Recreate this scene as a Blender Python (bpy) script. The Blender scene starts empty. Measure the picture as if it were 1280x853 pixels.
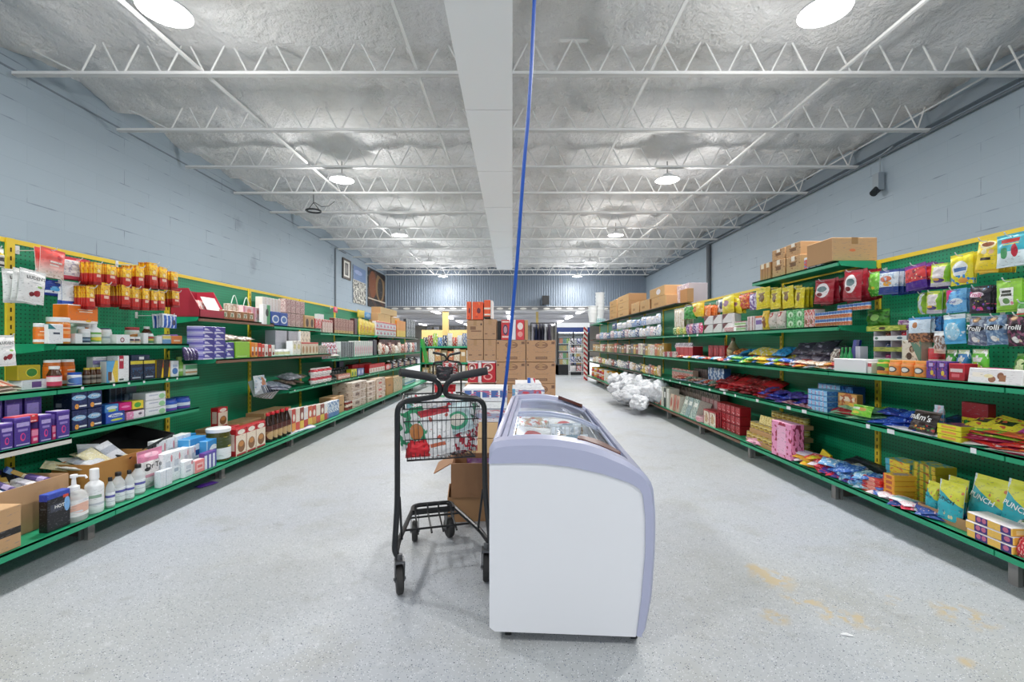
DEBUG = 0; LAMP_W, LAMP_P, WORLD, EXPO = 29, 22, .85, .0
import bpy, bmesh, math, random
from mathutils import Vector, Matrix, noise
random.seed(11)
R = math.radians
SC = bpy.context.scene
COL = SC.collection
# the camera's constants, used to turn measured directions into places in the room (metres)
F, CX, CY, HC = 569.0, 642.5, 430.5, 1.15
def XP(x, Y): return (x-CX)*Y/F
def ZP(y, Y): return HC-(y-CY)*Y/F
def YX(x, X): return F*abs(X)/abs(x-CX)

def lin(h, a=1.0):
    h = h.lstrip('#')
    v = [int(h[i:i+2], 16)/255 for i in (0, 2, 4)]
    return tuple((c/12.92 if c <= .04045 else ((c+.055)/1.055)**2.4) for c in v)+(a,)

_mats = {}
def newmat(name):
    m = bpy.data.materials.new(name); m.use_nodes = True
    nt = m.node_tree; b = nt.nodes['Principled BSDF']
    return m, nt, b
def mat(col, rough=.5, metal=0, bump=0, bscale=60, spec=.5, name='plain'):
    k = ('m', col, rough, metal, bump, bscale, spec)
    if k in _mats: return _mats[k]
    m, nt, b = newmat(name)
    b.inputs['Base Color'].default_value = lin(col)
    b.inputs['Roughness'].default_value = rough
    b.inputs['Metallic'].default_value = metal
    b.inputs['Specular IOR Level'].default_value = spec
    if bump:
        n = nt.nodes.new('ShaderNodeTexNoise'); n.inputs['Scale'].default_value = bscale
        t = nt.nodes.new('ShaderNodeTexCoord'); nt.links.new(t.outputs['Object'], n.inputs['Vector'])
        bp = nt.nodes.new('ShaderNodeBump'); bp.inputs['Strength'].default_value = bump; bp.inputs['Distance'].default_value = .01
        nt.links.new(n.outputs['Fac'], bp.inputs['Height']); nt.links.new(bp.outputs['Normal'], b.inputs['Normal'])
    _mats[k] = m
    return m
def glassy(col, alpha_rough=.05, trans=.9, name='clear_plastic'):
    k = ('g', col, alpha_rough, trans)
    if k in _mats: return _mats[k]
    m, nt, b = newmat(name)
    nt.nodes.remove(b)
    out = nt.nodes['Material Output']
    tr = nt.nodes.new('ShaderNodeBsdfTransparent'); tr.inputs['Color'].default_value = lin(col)
    gl = nt.nodes.new('ShaderNodeBsdfPrincipled'); gl.inputs['Base Color'].default_value = lin(col); gl.inputs['Roughness'].default_value = alpha_rough
    mx = nt.nodes.new('ShaderNodeMixShader'); mx.inputs[0].default_value = 1-trans
    nt.links.new(tr.outputs[0], mx.inputs[1]); nt.links.new(gl.outputs[0], mx.inputs[2]); nt.links.new(mx.outputs[0], out.inputs['Surface'])
    _mats[k] = m
    return m
def emis(col, s):
    k = ('e', col, s)
    if k in _mats: return _mats[k]
    m, nt, b = newmat('lamp_and_fill')
    b.inputs['Base Color'].default_value = lin('#ffffff')
    b.inputs['Emission Color'].default_value = lin(col); b.inputs['Emission Strength'].default_value = s
    _mats[k] = m
    return m
# printed packaging: flat colour fields over the UV square of a face
def pm(base, *layers, rough=.38):
    k = ('p', base, layers, rough)
    if k in _mats: return _mats[k]
    if not layers: return mat(base, rough, name='print')
    m, nt, b = newmat('print')
    N, L = nt.nodes.new, nt.links.new
    b.inputs['Roughness'].default_value = rough
    uv = N('ShaderNodeTexCoord'); sp = N('ShaderNodeSeparateXYZ'); L(uv.outputs['UV'], sp.inputs[0])
    def cmp(o, a, c):
        n = N('ShaderNodeMath'); n.operation = 'COMPARE'; L(o, n.inputs[0]); n.inputs[1].default_value = (a+c)/2; n.inputs[2].default_value = abs(c-a)/2
        return n.outputs[0]
    def mul(p, q):
        n = N('ShaderNodeMath'); n.operation = 'MULTIPLY'; L(p, n.inputs[0]); L(q, n.inputs[1]); return n.outputs[0]
    cur = None
    for l in layers:
        t = l[0]; col = [c for c in l[1:] if isinstance(c, str)][0]; l = (t,)+tuple(c for c in l[1:] if not isinstance(c, str))+(col,)
        if t == 'b': f = cmp(sp.outputs[1], l[1], l[2])
        elif t == 'c': f = cmp(sp.outputs[0], l[1], l[2])
        elif t == 'r': f = mul(cmp(sp.outputs[0], l[1], l[2]), cmp(sp.outputs[1], l[3], l[4]))
        elif t == 'e':
            s = N('ShaderNodeVectorMath'); s.operation = 'SUBTRACT'; L(uv.outputs['UV'], s.inputs[0]); s.inputs[1].default_value = (l[1], l[2], 0)
            d = N('ShaderNodeVectorMath'); d.operation = 'MULTIPLY'; L(s.outputs[0], d.inputs[0]); d.inputs[1].default_value = (1/l[3], 1/l[4], 0)
            e = N('ShaderNodeVectorMath'); e.operation = 'LENGTH'; L(d.outputs[0], e.inputs[0])
            q = N('ShaderNodeMath'); q.operation = 'LESS_THAN'; L(e.outputs['Value'], q.inputs[0]); q.inputs[1].default_value = 1
            f = q.outputs[0]
        elif t == 'd':  # diagonal field: u*a + v > c
            a = N('ShaderNodeMath'); a.operation = 'MULTIPLY_ADD'; L(sp.outputs[0], a.inputs[0]); a.inputs[1].default_value = l[1]; L(sp.outputs[1], a.inputs[2])
            q = N('ShaderNodeMath'); q.operation = 'GREATER_THAN'; L(a.outputs[0], q.inputs[0]); q.inputs[1].default_value = l[2]; f = q.outputs[0]
        elif t == 's':  # repeated vertical stripes (n, duty)
            a = N('ShaderNodeMath'); a.operation = 'MULTIPLY'; L(sp.outputs[0], a.inputs[0]); a.inputs[1].default_value = l[1]
            fr = N('ShaderNodeMath'); fr.operation = 'FRACT'; L(a.outputs[0], fr.inputs[0])
            q = N('ShaderNodeMath'); q.operation = 'LESS_THAN'; L(fr.outputs[0], q.inputs[0]); q.inputs[1].default_value = l[2]; f = q.outputs[0]
        elif t == 'n':  # mottled artwork (scale, threshold) inside an optional v range
            n = N('ShaderNodeTexNoise'); n.inputs['Scale'].default_value = l[1]; n.inputs['Detail'].default_value = 1
            L(uv.outputs['UV'], n.inputs['Vector'])
            q = N('ShaderNodeMath'); q.operation = 'GREATER_THAN'; L(n.outputs['Fac'], q.inputs[0]); q.inputs[1].default_value = l[2]; f = q.outputs[0]
            if len(l) > 4: f = mul(f, cmp(sp.outputs[1], l[3], l[4]))
        elif t == 'v':  # fruit or sweets: round dots in a v range
            n = N('ShaderNodeTexVoronoi'); n.inputs['Scale'].default_value = l[1]; L(uv.outputs['UV'], n.inputs['Vector'])
            q = N('ShaderNodeMath'); q.operation = 'LESS_THAN'; L(n.outputs['Distance'], q.inputs[0]); q.inputs[1].default_value = l[2]; f = q.outputs[0]
            if len(l) > 4: f = mul(f, cmp(sp.outputs[1], l[3], l[4]))
        elif t == 'g':  # printed gradient up the face
            r = N('ShaderNodeMapRange'); L(sp.outputs[1], r.inputs[0]); r.inputs[1].default_value = l[1]; r.inputs[2].default_value = l[2]; f = r.outputs[0]
        mx = N('ShaderNodeMix'); mx.data_type = 'RGBA'; L(f, mx.inputs[0])
        if cur is None: mx.inputs[6].default_value = lin(base)
        else: L(cur, mx.inputs[6])
        mx.inputs[7].default_value = lin(col)
        cur = mx.outputs[2]
    # fine print: broken rows of small marks, as packaging carries
    mp = N('ShaderNodeMapping'); L(uv.outputs['UV'], mp.inputs[0]); mp.inputs['Scale'].default_value = (9, 26, 1)
    n = N('ShaderNodeTexNoise'); n.inputs['Scale'].default_value = 1.0; n.inputs['Detail'].default_value = 2; L(mp.outputs[0], n.inputs['Vector'])
    q = N('ShaderNodeMapRange'); L(n.outputs['Fac'], q.inputs[0]); q.inputs[1].default_value = .60; q.inputs[2].default_value = .66; q.inputs[4].default_value = .5
    mx = N('ShaderNodeMix'); mx.data_type = 'RGBA'; L(q.outputs[0], mx.inputs[0]); L(cur, mx.inputs[6])
    mx.inputs[7].default_value = lin('#77757c'); cur = mx.outputs[2]
    L(cur, b.inputs['Base Color'])
    _mats[k] = m
    return m

# ---------- objects ----------
def link(name, me, parent=None, loc=(0, 0, 0), rot=(0, 0, 0)):
    o = bpy.data.objects.new(name, me); COL.objects.link(o)
    o.location = loc; o.rotation_euler = rot if isinstance(rot, (tuple, list, Vector)) or hasattr(rot, 'x') else (0, 0, rot)
    if parent: o.parent = parent
    return o
def tag(o, label, cat, group=None, kind=None):
    o['label'] = label; o['category'] = cat
    if group: o['group'] = group
    if kind: o['kind'] = kind
    return o
def empty(name, loc=(0, 0, 0), rot=0):
    o = link(name, None, None, loc, rot); o.empty_display_size = .05
    return o
def dup(o, parent=None):
    c = o.copy(); COL.objects.link(c)
    c.parent = parent
    for ch in o.children: dup(ch, c)
    return c
def struct(o): o['kind'] = 'structure'; return o

# ---------- meshes ----------
class MB:
    def __init__(s): s.v = []; s.f = []; s.m = []; s.uv = []
    def face(s, idx, mi=0, uv=None): s.f.append(tuple(idx)); s.m.append(mi); s.uv.append(uv)
    def box(s, x0, x1, y0, y1, z0, z1, mi=0):
        b = len(s.v)
        s.v += [(x, y, z) for z in (z0, z1) for y in (y0, y1) for x in (x0, x1)]
        q = [(0, 0), (1, 0), (1, 1), (0, 1)]
        for f in ((0, 1, 5, 4), (3, 2, 6, 7), (2, 0, 4, 6), (1, 3, 7, 5), (4, 5, 7, 6), (2, 3, 1, 0)): s.face([b+i for i in f], mi, q)
        return s
    def prism(s, poly, a, b, axis='y', mi=0):
        n = len(poly); o = len(s.v)
        for t in (a, b):
            for p in poly:
                s.v.append({'y': (p[0], t, p[1]), 'x': (t, p[0], p[1]), 'z': (p[0], p[1], t)}[axis])
        s.face(range(o, o+n), mi); s.face(range(o+2*n-1, o+n-1, -1), mi)
        for i in range(n):
            j = (i+1) % n; s.face((o+i, o+n+i, o+n+j, o+j), mi)
        return s
    def strip(s, A, B, mi=0):
        o = len(s.v); n = len(A); s.v += list(A)+list(B)
        for i in range(n-1): s.face((o+i, o+i+1, o+n+i+1, o+n+i), mi, [(i/(n-1), 0), ((i+1)/(n-1), 0), ((i+1)/(n-1), 1), (i/(n-1), 1)])
        return s
    def tube(s, pts, r, n=8, closed=False, mi=0, cap=True):
        P = [Vector(p) for p in pts]; N = len(P)
        up = None; rings = []
        for i, p in enumerate(P):
            if closed: t = (P[(i+1) % N]-P[i-1])
            else: t = P[min(i+1, N-1)]-P[max(i-1, 0)]
            t.normalize()
            if up is None: up = t.orthogonal().normalized()
            up = (up-t*up.dot(t))
            up = up.normalized() if up.length > 1e-5 else t.orthogonal().normalized()
            sd = t.cross(up); o = len(s.v)
            rr = r[i] if isinstance(r, (list, tuple)) else r
            s.v += [tuple(p+up*(math.cos(a)*rr)+sd*(math.sin(a)*rr)) for a in (2*math.pi*k/n for k in range(n))]
            rings.append(o)
        M = N if closed else N-1
        for i in range(M):
            a, b = rings[i], rings[(i+1) % N]
            for k in range(n): s.face((a+k, a+(k+1) % n, b+(k+1) % n, b+k), mi)
        if not closed and cap:
            s.face([rings[0]+k for k in range(n-1, -1, -1)], mi); s.face([rings[-1]+k for k in range(n)], mi)
        return s
    def lathe(s, prof, n=14, mi=0, c=(0, 0, 0), sq=1.0, sx=1, sy=1):
        o = len(s.v); m = len(prof); H = max(p[1] for p in prof)-min(p[1] for p in prof) or 1; z0 = min(p[1] for p in prof)
        for (r, z) in prof:
            for k in range(n):
                a = -math.pi*1.5+2*math.pi*k/n
                ca, sa = math.cos(a), math.sin(a)
                q = (abs(ca)**(2/sq)+abs(sa)**(2/sq))**(-sq/2) if sq != 1.0 else 1
                s.v.append((c[0]+r*ca*q*sx, c[1]+r*sa*q*sy, c[2]+z))
        for i in range(m-1):
            for k in range(n):
                k2 = (k+1) % n; u0, u1 = k/n, (k+1)/n; v0, v1 = (prof[i][1]-z0)/H, (prof[i+1][1]-z0)/H
                s.face((o+i*n+k, o+i*n+k2, o+(i+1)*n+k2, o+(i+1)*n+k), mi, [(u0, v0), (u1, v0), (u1, v1), (u0, v1)])
        if prof[0][0] > 1e-4: s.face([o+k for k in range(n-1, -1, -1)], mi)
        if prof[-1][0] > 1e-4: s.face([o+(m-1)*n+k for k in range(n)], mi)
        return s
    def mesh(s, name, mats, smooth=False, merge=False):
        me = bpy.data.meshes.new(name); me.from_pydata([tuple(v) for v in s.v], [], s.f)
        for m in (mats if isinstance(mats, (list, tuple)) else [mats]): me.materials.append(m)
        uvl = me.uv_layers.new(name='UVMap')
        for p, mi, uv in zip(me.polygons, s.m, s.uv):
            p.material_index = mi; p.use_smooth = smooth
            if uv:
                for li, c in zip(p.loop_indices, uv): uvl.data[li].uv = c
        bm = bmesh.new(); bm.from_mesh(me)
        if merge: bmesh.ops.remove_doubles(bm, verts=bm.verts, dist=1e-5)
        bmesh.ops.recalc_face_normals(bm, faces=bm.faces); bm.to_mesh(me); bm.free()
        if smooth: me.set_sharp_from_angle(angle=R(40))
        return me
    def obj(s, name, mats, parent=None, loc=(0, 0, 0), rot=(0, 0, 0), smooth=False):
        return link(name, s.mesh(name, mats, smooth), parent, loc, rot)
def fillet(pts, rad, k=5):
    P = [Vector(p) for p in pts]; out = [P[0]]
    for i in range(1, len(P)-1):
        a, b, c = P[i-1], P[i], P[i+1]
        r = min(rad, (a-b).length*.49, (c-b).length*.49)
        p, q = b+(a-b).normalized()*r, b+(c-b).normalized()*r
        for j in range(k+1):
            t = j/k; out.append(p*(1-t)**2+b*2*t*(1-t)+q*t*t)
    out.append(P[-1])
    return out
_txt = {}
def text_mesh(s, size, m, depth=.0006):
    k = (s, round(size, 4), m.name)
    if k in _txt: return _txt[k]
    cu = bpy.data.curves.new('lettering', 'FONT'); cu.body = s; cu.size = size; cu.align_x = 'CENTER'; cu.align_y = 'CENTER'; cu.extrude = depth; cu.resolution_u = 2; cu.offset = size*.012
    o = bpy.data.objects.new('tmp', cu); COL.objects.link(o)
    bpy.context.view_layer.update()
    me = bpy.data.meshes.new_from_object(o.evaluated_get(bpy.context.evaluated_depsgraph_get()))
    bpy.data.objects.remove(o); me.materials.clear(); me.materials.append(m)
    me.transform(Matrix.Rotation(R(90), 4, 'X'))   # stands in the xz plane and faces -y
    _txt[k] = me
    return me
# ---------- the setting ----------
WL, WR, YB, YF = -5.2, 5.4, 18.6, -6.0      # side walls, far wall, open shop front behind the camera
ZJ = HC+2.74                                 # underside of the joists
def floor_mat():
    m, nt, b = newmat('epoxy_floor'); N, L = nt.nodes.new, nt.links.new
    tc = N('ShaderNodeTexCoord')
    def noi(sc, det=2): n = N('ShaderNodeTexNoise'); n.inputs['Scale'].default_value = sc; n.inputs['Detail'].default_value = det; L(tc.outputs['Object'], n.inputs['Vector']); return n.outputs['Fac']
    def ramp(o, a, c):
        r = N('ShaderNodeMapRange'); L(o, r.inputs[0]); r.inputs[1].default_value = a; r.inputs[2].default_value = c; return r.outputs[0]
    def mixc(f, a, c):
        x = N('ShaderNodeMix'); x.data_type = 'RGBA'
        if f is not None: L(f, x.inputs[0])
        if isinstance(a, str): x.inputs[6].default_value = lin(a)
        else: L(a, x.inputs[6])
        x.inputs[7].default_value = lin(c); return x.outputs[2]
    c = mixc(ramp(noi(.5, 4), .35, .7), '#adb2bb', '#acaeab')
    c = mixc(ramp(noi(2.2, 6), .52, .85), c, '#9c9c97')
    def flakes(sc, rad, keep, col, c):
        v = N('ShaderNodeTexVoronoi'); v.inputs['Scale'].default_value = sc; L(tc.outputs['Object'], v.inputs['Vector'])
        lt = N('ShaderNodeMath'); lt.operation = 'LESS_THAN'; L(v.outputs['Distance'], lt.inputs[0]); lt.inputs[1].default_value = rad
        sx = N('ShaderNodeSeparateXYZ'); L(v.outputs['Color'], sx.inputs[0])
        g = N('ShaderNodeMath'); g.operation = 'LESS_THAN'; L(sx.outputs[0], g.inputs[0]); g.inputs[1].default_value = keep
        p = N('ShaderNodeMath'); p.operation = 'MULTIPLY'; L(lt.outputs[0], p.inputs[0]); L(g.outputs[0], p.inputs[1])
        return mixc(p.outputs[0], c, col)
    c = mixc(ramp(noi(7, 7), .60, .95), c, '#8f8f8c'); c = mixc(ramp(noi(26, 4), .60, .95), c, '#cfd2d6'); c = flakes(105, .30, .30, '#8d939e', c); c = flakes(150, .27, .16, '#3d4350', c); c = flakes(60, .16, .10, '#3a3f49', c); c = flakes(170, .28, .22, '#e2e5e8', c)
    b.inputs['Roughness'].default_value = .45; b.inputs['Specular IOR Level'].default_value = .25
    # worn brown patches
    for (x, y, r, th) in ((1.27, 2.235, .12, .43), (1.24, 2.33, .07, .42), (1.30, 2.05, .10, .50), (1.10, 1.92, .07, .44), (1.37, 1.92, .10, .50), (1.90, 1.93, .13, .48), (1.44, 1.9, .08, .5), (1.64, 1.64, .04, .38), (1.68, 2.06, .07, .52)):
        s = N('ShaderNodeVectorMath'); s.operation = 'DISTANCE'; L(tc.outputs['Object'], s.inputs[0]); s.inputs[1].default_value = (x, y, 0)
        d = ramp(s.outputs['Value'], r, r*.4)
        n = noi(16+r*30, 3); g = N('ShaderNodeMath'); g.operation = 'MULTIPLY'; L(ramp(n, th, th+.1), g.inputs[0]); L(d, g.inputs[1])
        c = mixc(g.outputs[0], c, '#b7a98e')
    L(c, b.inputs['Base Color'])
    return m
def block_wall_mat():
    m, nt, b = newmat('painted_block'); N, L = nt.nodes.new, nt.links.new
    tc = N('ShaderNodeTexCoord'); sp = N('ShaderNodeSeparateXYZ'); L(tc.outputs['Object'], sp.inputs[0])
    cb = N('ShaderNodeCombineXYZ'); L(sp.outputs[1], cb.inputs[0]); L(sp.outputs[2], cb.inputs[1])
    br = N('ShaderNodeTexBrick'); L(cb.outputs[0], br.inputs['Vector'])
    for k, v in (('Scale', 1), ('Mortar Size', .006), ('Brick Width', .81), ('Row Height', .205), ('Mortar Smooth', .3), ('Bias', 0)): br.inputs[k].default_value = v
    br.inputs['Color1'].default_value = lin('#97a5b1'); br.inputs['Color2'].default_value = lin('#94a2ae'); br.inputs['Mortar'].default_value = lin('#92a0ac')
    n = N('ShaderNodeTexNoise'); n.inputs['Scale'].default_value = 1.3; n.inputs['Detail'].default_value = 8; L(tc.outputs['Object'], n.inputs['Vector'])
    r = N('ShaderNodeMapRange'); L(n.outputs['Fac'], r.inputs[0]); r.inputs[1].default_value = .66; r.inputs[2].default_value = .8
    x = N('ShaderNodeMix'); x.data_type = 'RGBA'; L(r.outputs[0], x.inputs[0]); L(br.outputs['Color'], x.inputs[6]); x.inputs[7].default_value = lin('#7c8995'); ck = N('ShaderNodeTexNoise'); ck.inputs['Scale'].default_value = 2.6; ck.inputs['Detail'].default_value = 4; L(tc.outputs['Object'], ck.inputs['Vector'])
    cr = N('ShaderNodeMapRange'); L(ck.outputs['Fac'], cr.inputs[0]); cr.inputs[1].default_value = .55; cr.inputs[2].default_value = .68; cm = N('ShaderNodeMath'); cm.operation = 'MULTIPLY'; L(cr.outputs[0], cm.inputs[0]); L(br.outputs['Fac'], cm.inputs[1])
    y = N('ShaderNodeMix'); y.data_type = 'RGBA'; L(cm.outputs[0], y.inputs[0]); L(x.outputs[2], y.inputs[6]); y.inputs[7].default_value = lin('#66737e'); L(y.outputs[2], b.inputs['Base Color'])
    bp = N('ShaderNodeBump'); bp.inputs['Strength'].default_value = .12; bp.inputs['Distance'].default_value = .01; bp.invert = True
    L(br.outputs['Fac'], bp.inputs['Height']); L(bp.outputs['Normal'], b.inputs['Normal']); b.inputs['Roughness'].default_value = .6
    return m
FLOOR = floor_mat(); BLOCK = block_wall_mat()
struct(MB().box(-12, 12, YF, 46, -.1, 0).obj('floor', FLOOR))
struct(MB().box(WL-.2, WL, YF, YB, 0, 5.2).obj('wall_left', BLOCK))
struct(MB().box(WR, WR+.2, YF, YB, 0, 5.2).obj('wall_right', BLOCK))
# a ledge of darker steel along the top of the right wall, and the thin conduits on it
struct(MB().box(WR-.1, WR, YF, YB, HC+2.80, HC+2.97).obj('trim_1', mat('#7f8a94', .6)))
struct(MB().tube([(WR-.05, YF, HC+2.74), (WR-.05, YB, HC+2.74)], .02).obj('trim_2', mat('#5c656d', .6)))
struct(MB().tube([(WR-.12, YF, HC+3.0), (WR-.12, YB, HC+3.0)], .012).obj('trim_3', mat('#c9ccce', .5)))
struct(MB().box(WL, WL+.006, YF, YB, HC+2.84, HC+2.86).obj('trim_4', mat('#6f7a84', .7)))
# far header wall of ribbed sheet, over the opening into the next room
hb = MB(); zb, zt, n = 2.70, 5.2, 110
pr = []
for i in range(n):
    x0 = WL+(WR-WL)*i/n; w = (WR-WL)/n
    pr += [(x0, 0), (x0+w*.62, 0), (x0+w*.70, .028), (x0+w*.92, .028)]
pr.append((WR, 0))
hb.strip([(x, YB-y, zb) for x, y in pr], [(x, YB-y, zt) for x, y in pr]); hb.box(WL, WR, YB+.01, YB+.15, zb, zt)
struct(hb.obj('wall_back', mat('#828e9c', .5)))
# cellular steel beam under the header; pale ovals paint light through its holes
bb = MB(); bb.box(WL, WR, YB-.1, YB+.1, 2.66, 2.70); bb.box(WL, WR, YB-.1, YB+.1, 2.50, 2.54)
bb.box(WL, WR, YB-.06, YB+.02, 2.54, 2.66, 1)
struct(bb.obj('trim_5', [mat('#a3a4a6', .5), mat('#77787b', .6)]))
ov = MB()
for i in range(22):
    x = WL+.35+i*.475
    ov.prism([(x+.14*math.cos(a), 2.60+.045*math.sin(a)) for a in (2*math.pi*k/16 for k in range(16))], YB-.075, YB-.061)
struct(ov.obj('trim_6', mat('#c9c7c1', .5)))
# sprayed foam deck
cb = MB(); nx, ny = 84, 170; y0 = YF; y1 = YB+.05; x0, x1 = WL-.05, WR+.05
jy = [4.647+1.2192*k for k in range(-8, 12)]
for j in range(ny+1):
    for i in range(nx+1):
        x = x0+(x1-x0)*i/nx; y = y0+(y1-y0)*j/ny
        p = Vector((x, y, 0))
        dj = min(abs(y-q) for q in jy)
        z = HC+3.13+.055*noise.fractal(p*1.6, .9, 2.1, 4)+.05*noise.noise(p*6)+.012*math.sin(x*18+2*noise.noise(p*.8))-.09*math.exp(-(dj/.2)**2)+.03*math.cos(x*41)*(.4+noise.noise(p))
        cb.v.append((x, y, z))
for j in range(ny):
    for i in range(nx):
        a = j*(nx+1)+i; cb.face((a, a+1, a+nx+2, a+nx+1))
foam, nt, b = newmat('spray_foam'); N, L = nt.nodes.new, nt.links.new
tc = N('ShaderNodeTexCoord'); n1 = N('ShaderNodeTexNoise'); n1.inputs['Scale'].default_value = 11; n1.inputs['Detail'].default_value = 8; n1.inputs['Roughness'].default_value = .65; L(tc.outputs['Object'], n1.inputs['Vector'])
bp = N('ShaderNodeBump'); bp.inputs['Strength'].default_value = 1; bp.inputs['Distance'].default_value = .09; L(n1.outputs['Fac'], bp.inputs['Height']); L(bp.outputs['Normal'], b.inputs['Normal'])
n2 = N('ShaderNodeTexNoise'); n2.inputs['Scale'].default_value = 1.1; n2.inputs['Detail'].default_value = 7; L(tc.outputs['Object'], n2.inputs['Vector'])
x = N('ShaderNodeMix'); x.data_type = 'RGBA'; r = N('ShaderNodeMapRange'); r.inputs[1].default_value = .35; r.inputs[2].default_value = .75; L(n2.outputs['Fac'], r.inputs[0]); L(r.outputs[0], x.inputs[0])
x.inputs[6].default_value = lin('#f0f0f1'); x.inputs[7].default_value = lin('#dddcd9'); L(x.outputs[2], b.inputs['Base Color']); b.inputs['Roughness'].default_value = .8
struct(cb.obj('ceiling', foam, smooth=True))
struct(MB().box(WL-.2, WR+.2, YF, YB+.2, HC+3.5, HC+3.6).obj('ceiling_deck', mat('#cccccc', .8)))
# next room
nb = MB(); nb.box(-12, 12, YB+.2, 46, 2.95, 3.05); struct(nb.obj('ceiling_far_room', mat('#d5d5d8', .7)))
struct(MB().box(-12, 12, 45.5, 46, 0, 3).obj('wall_far_room', mat('#d4cfc6', .7)))
struct(MB().box(-12.2, -12, YB, 46, 0, 3).obj('wall_far_left', mat('#c9c6c0', .7)))
struct(MB().box(12, 12.2, YB, 46, 0, 3).obj('wall_far_right', mat('#c9c6c0', .7)))
struct(MB().box(-12, WL-.2, YB, YB+.1, 0, 3).obj('wall_side_left', mat('#c9c6c0', .7)))
struct(MB().box(WR+.2, 12, YB, YB+.1, 0, 3).obj('wall_side_right', mat('#c9c6c0', .7)))
for i in range(9):
    struct(MB().box(-12, 12, 20.5+i*2.6, 20.6+i*2.6, 2.8, 2.95).obj('trim_%d' % (10+i), mat('#b4b4b8', .7)))
# boxed beam down the middle
bm_ = MB()
def bp_(y, x, z): return (x, y, z)
ya, yb = YF, 16.5
xa0, xa1, xb0, xb1 = -.50, .02, -.62, -.055
def bx_at(t): return xa0+(xb0-xa0)*t, xa1+(xb1-xa1)*t
zb0, zb1 = HC+2.70, HC+3.12
k = 12
for i in range(k):
    t0, t1 = i/k, (i+1)/k-.0006
    A, B = bx_at(t0), bx_at(t1); Y0, Y1 = ya+(yb-ya)*t0, ya+(yb-ya)*t1
    o = len(bm_.v); bm_.v += [(A[0], Y0, zb0), (A[1], Y0, zb0), (A[1], Y0, zb1), (A[0], Y0, zb1), (B[0], Y1, zb0), (B[1], Y1, zb0), (B[1], Y1, zb1), (B[0], Y1, zb1)]
    for f in ((0, 1, 5, 4), (1, 2, 6, 5), (3, 0, 4, 7), (0, 3, 2, 1), (4, 5, 6, 7)): bm_.face([o+q for q in f])
beam = bm_.obj('trim_7', mat('#f3f4f6', .5)); struct(beam)

# ---------- joists ----------
STEEL = mat('#e3e3e2', .5)
ordi = ['first', 'second', 'third', 'fourth', 'fifth', 'sixth', 'seventh', 'eighth', 'ninth', 'tenth', 'eleventh', 'twelfth', 'thirteenth', 'fourteenth', 'fifteenth', 'sixteenth', 'seventeenth', 'eighteenth', 'nineteenth', 'twentieth', 'twenty-first', 'twenty-second', 'twenty-third', 'twenty-fourth', 'twenty-fifth', 'twenty-sixth', 'twenty-seventh', 'twenty-eighth', 'twenty-ninth', 'thirtieth']
def make_joist():
    t = empty('bar_joist')
    for nm, z0, hw in (('bottom_chord', 0, .028), ('top_chord', .36, .028)):
        c = MB(); c.box(WL+.1, WR-.05, -hw, -.006, z0, z0+.035); c.box(WL+.1, WR-.05, .006, hw, z0, z0+.035); c.box(WL+.1, WR-.05, -hw, hw, z0, z0+.006)
        c.obj(nm, STEEL, t)
    w = MB(); x = WL+.75; p = .44; pts = [(WL+.15, 0, .33), (x, 0, .03)]
    while x < WR-.6:
        pts += [(x+.03, 0, .03), (x+p/2-.02, 0, .36), (x+p/2+.02, 0, .36), (x+p-.03, 0, .03)]; x += p
    pts.append((WR-.1, 0, .33))
    for a, c in zip(pts, pts[1:]):
        if abs(a[2]-c[2]) > .1: w.tube([a, c], .0095, 6)
    w.obj('web', STEEL, t)
    return t
J0 = make_joist(); nj = 0
for k in range(-4, 12):
    Y = 4.647+1.2192*k
    j = J0 if k == -4 else dup(J0)
    j.location = (0, Y, ZJ)
    tag(j, 'white open-web steel joist under the foam ceiling, '+(ordi[k]+' from the near end' if k >= 0 else ordi[-k-1]+' one behind the camera'), 'ceiling joist', 'white ceiling joists')
for i, X in enumerate((-3.2, -.99, 3.35, 1.4)):
    b_ = MB().box(X-.014, X+.014, YF, YB-.1, ZJ+.05, ZJ+.075).obj('bridging_bar', STEEL)
    tag(b_, 'thin white bridging bar along the ceiling, '+['nearer the left wall', 'just left of the boxed beam', 'nearer the right wall', 'just right of the boxed beam'][i], 'bar')

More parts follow.
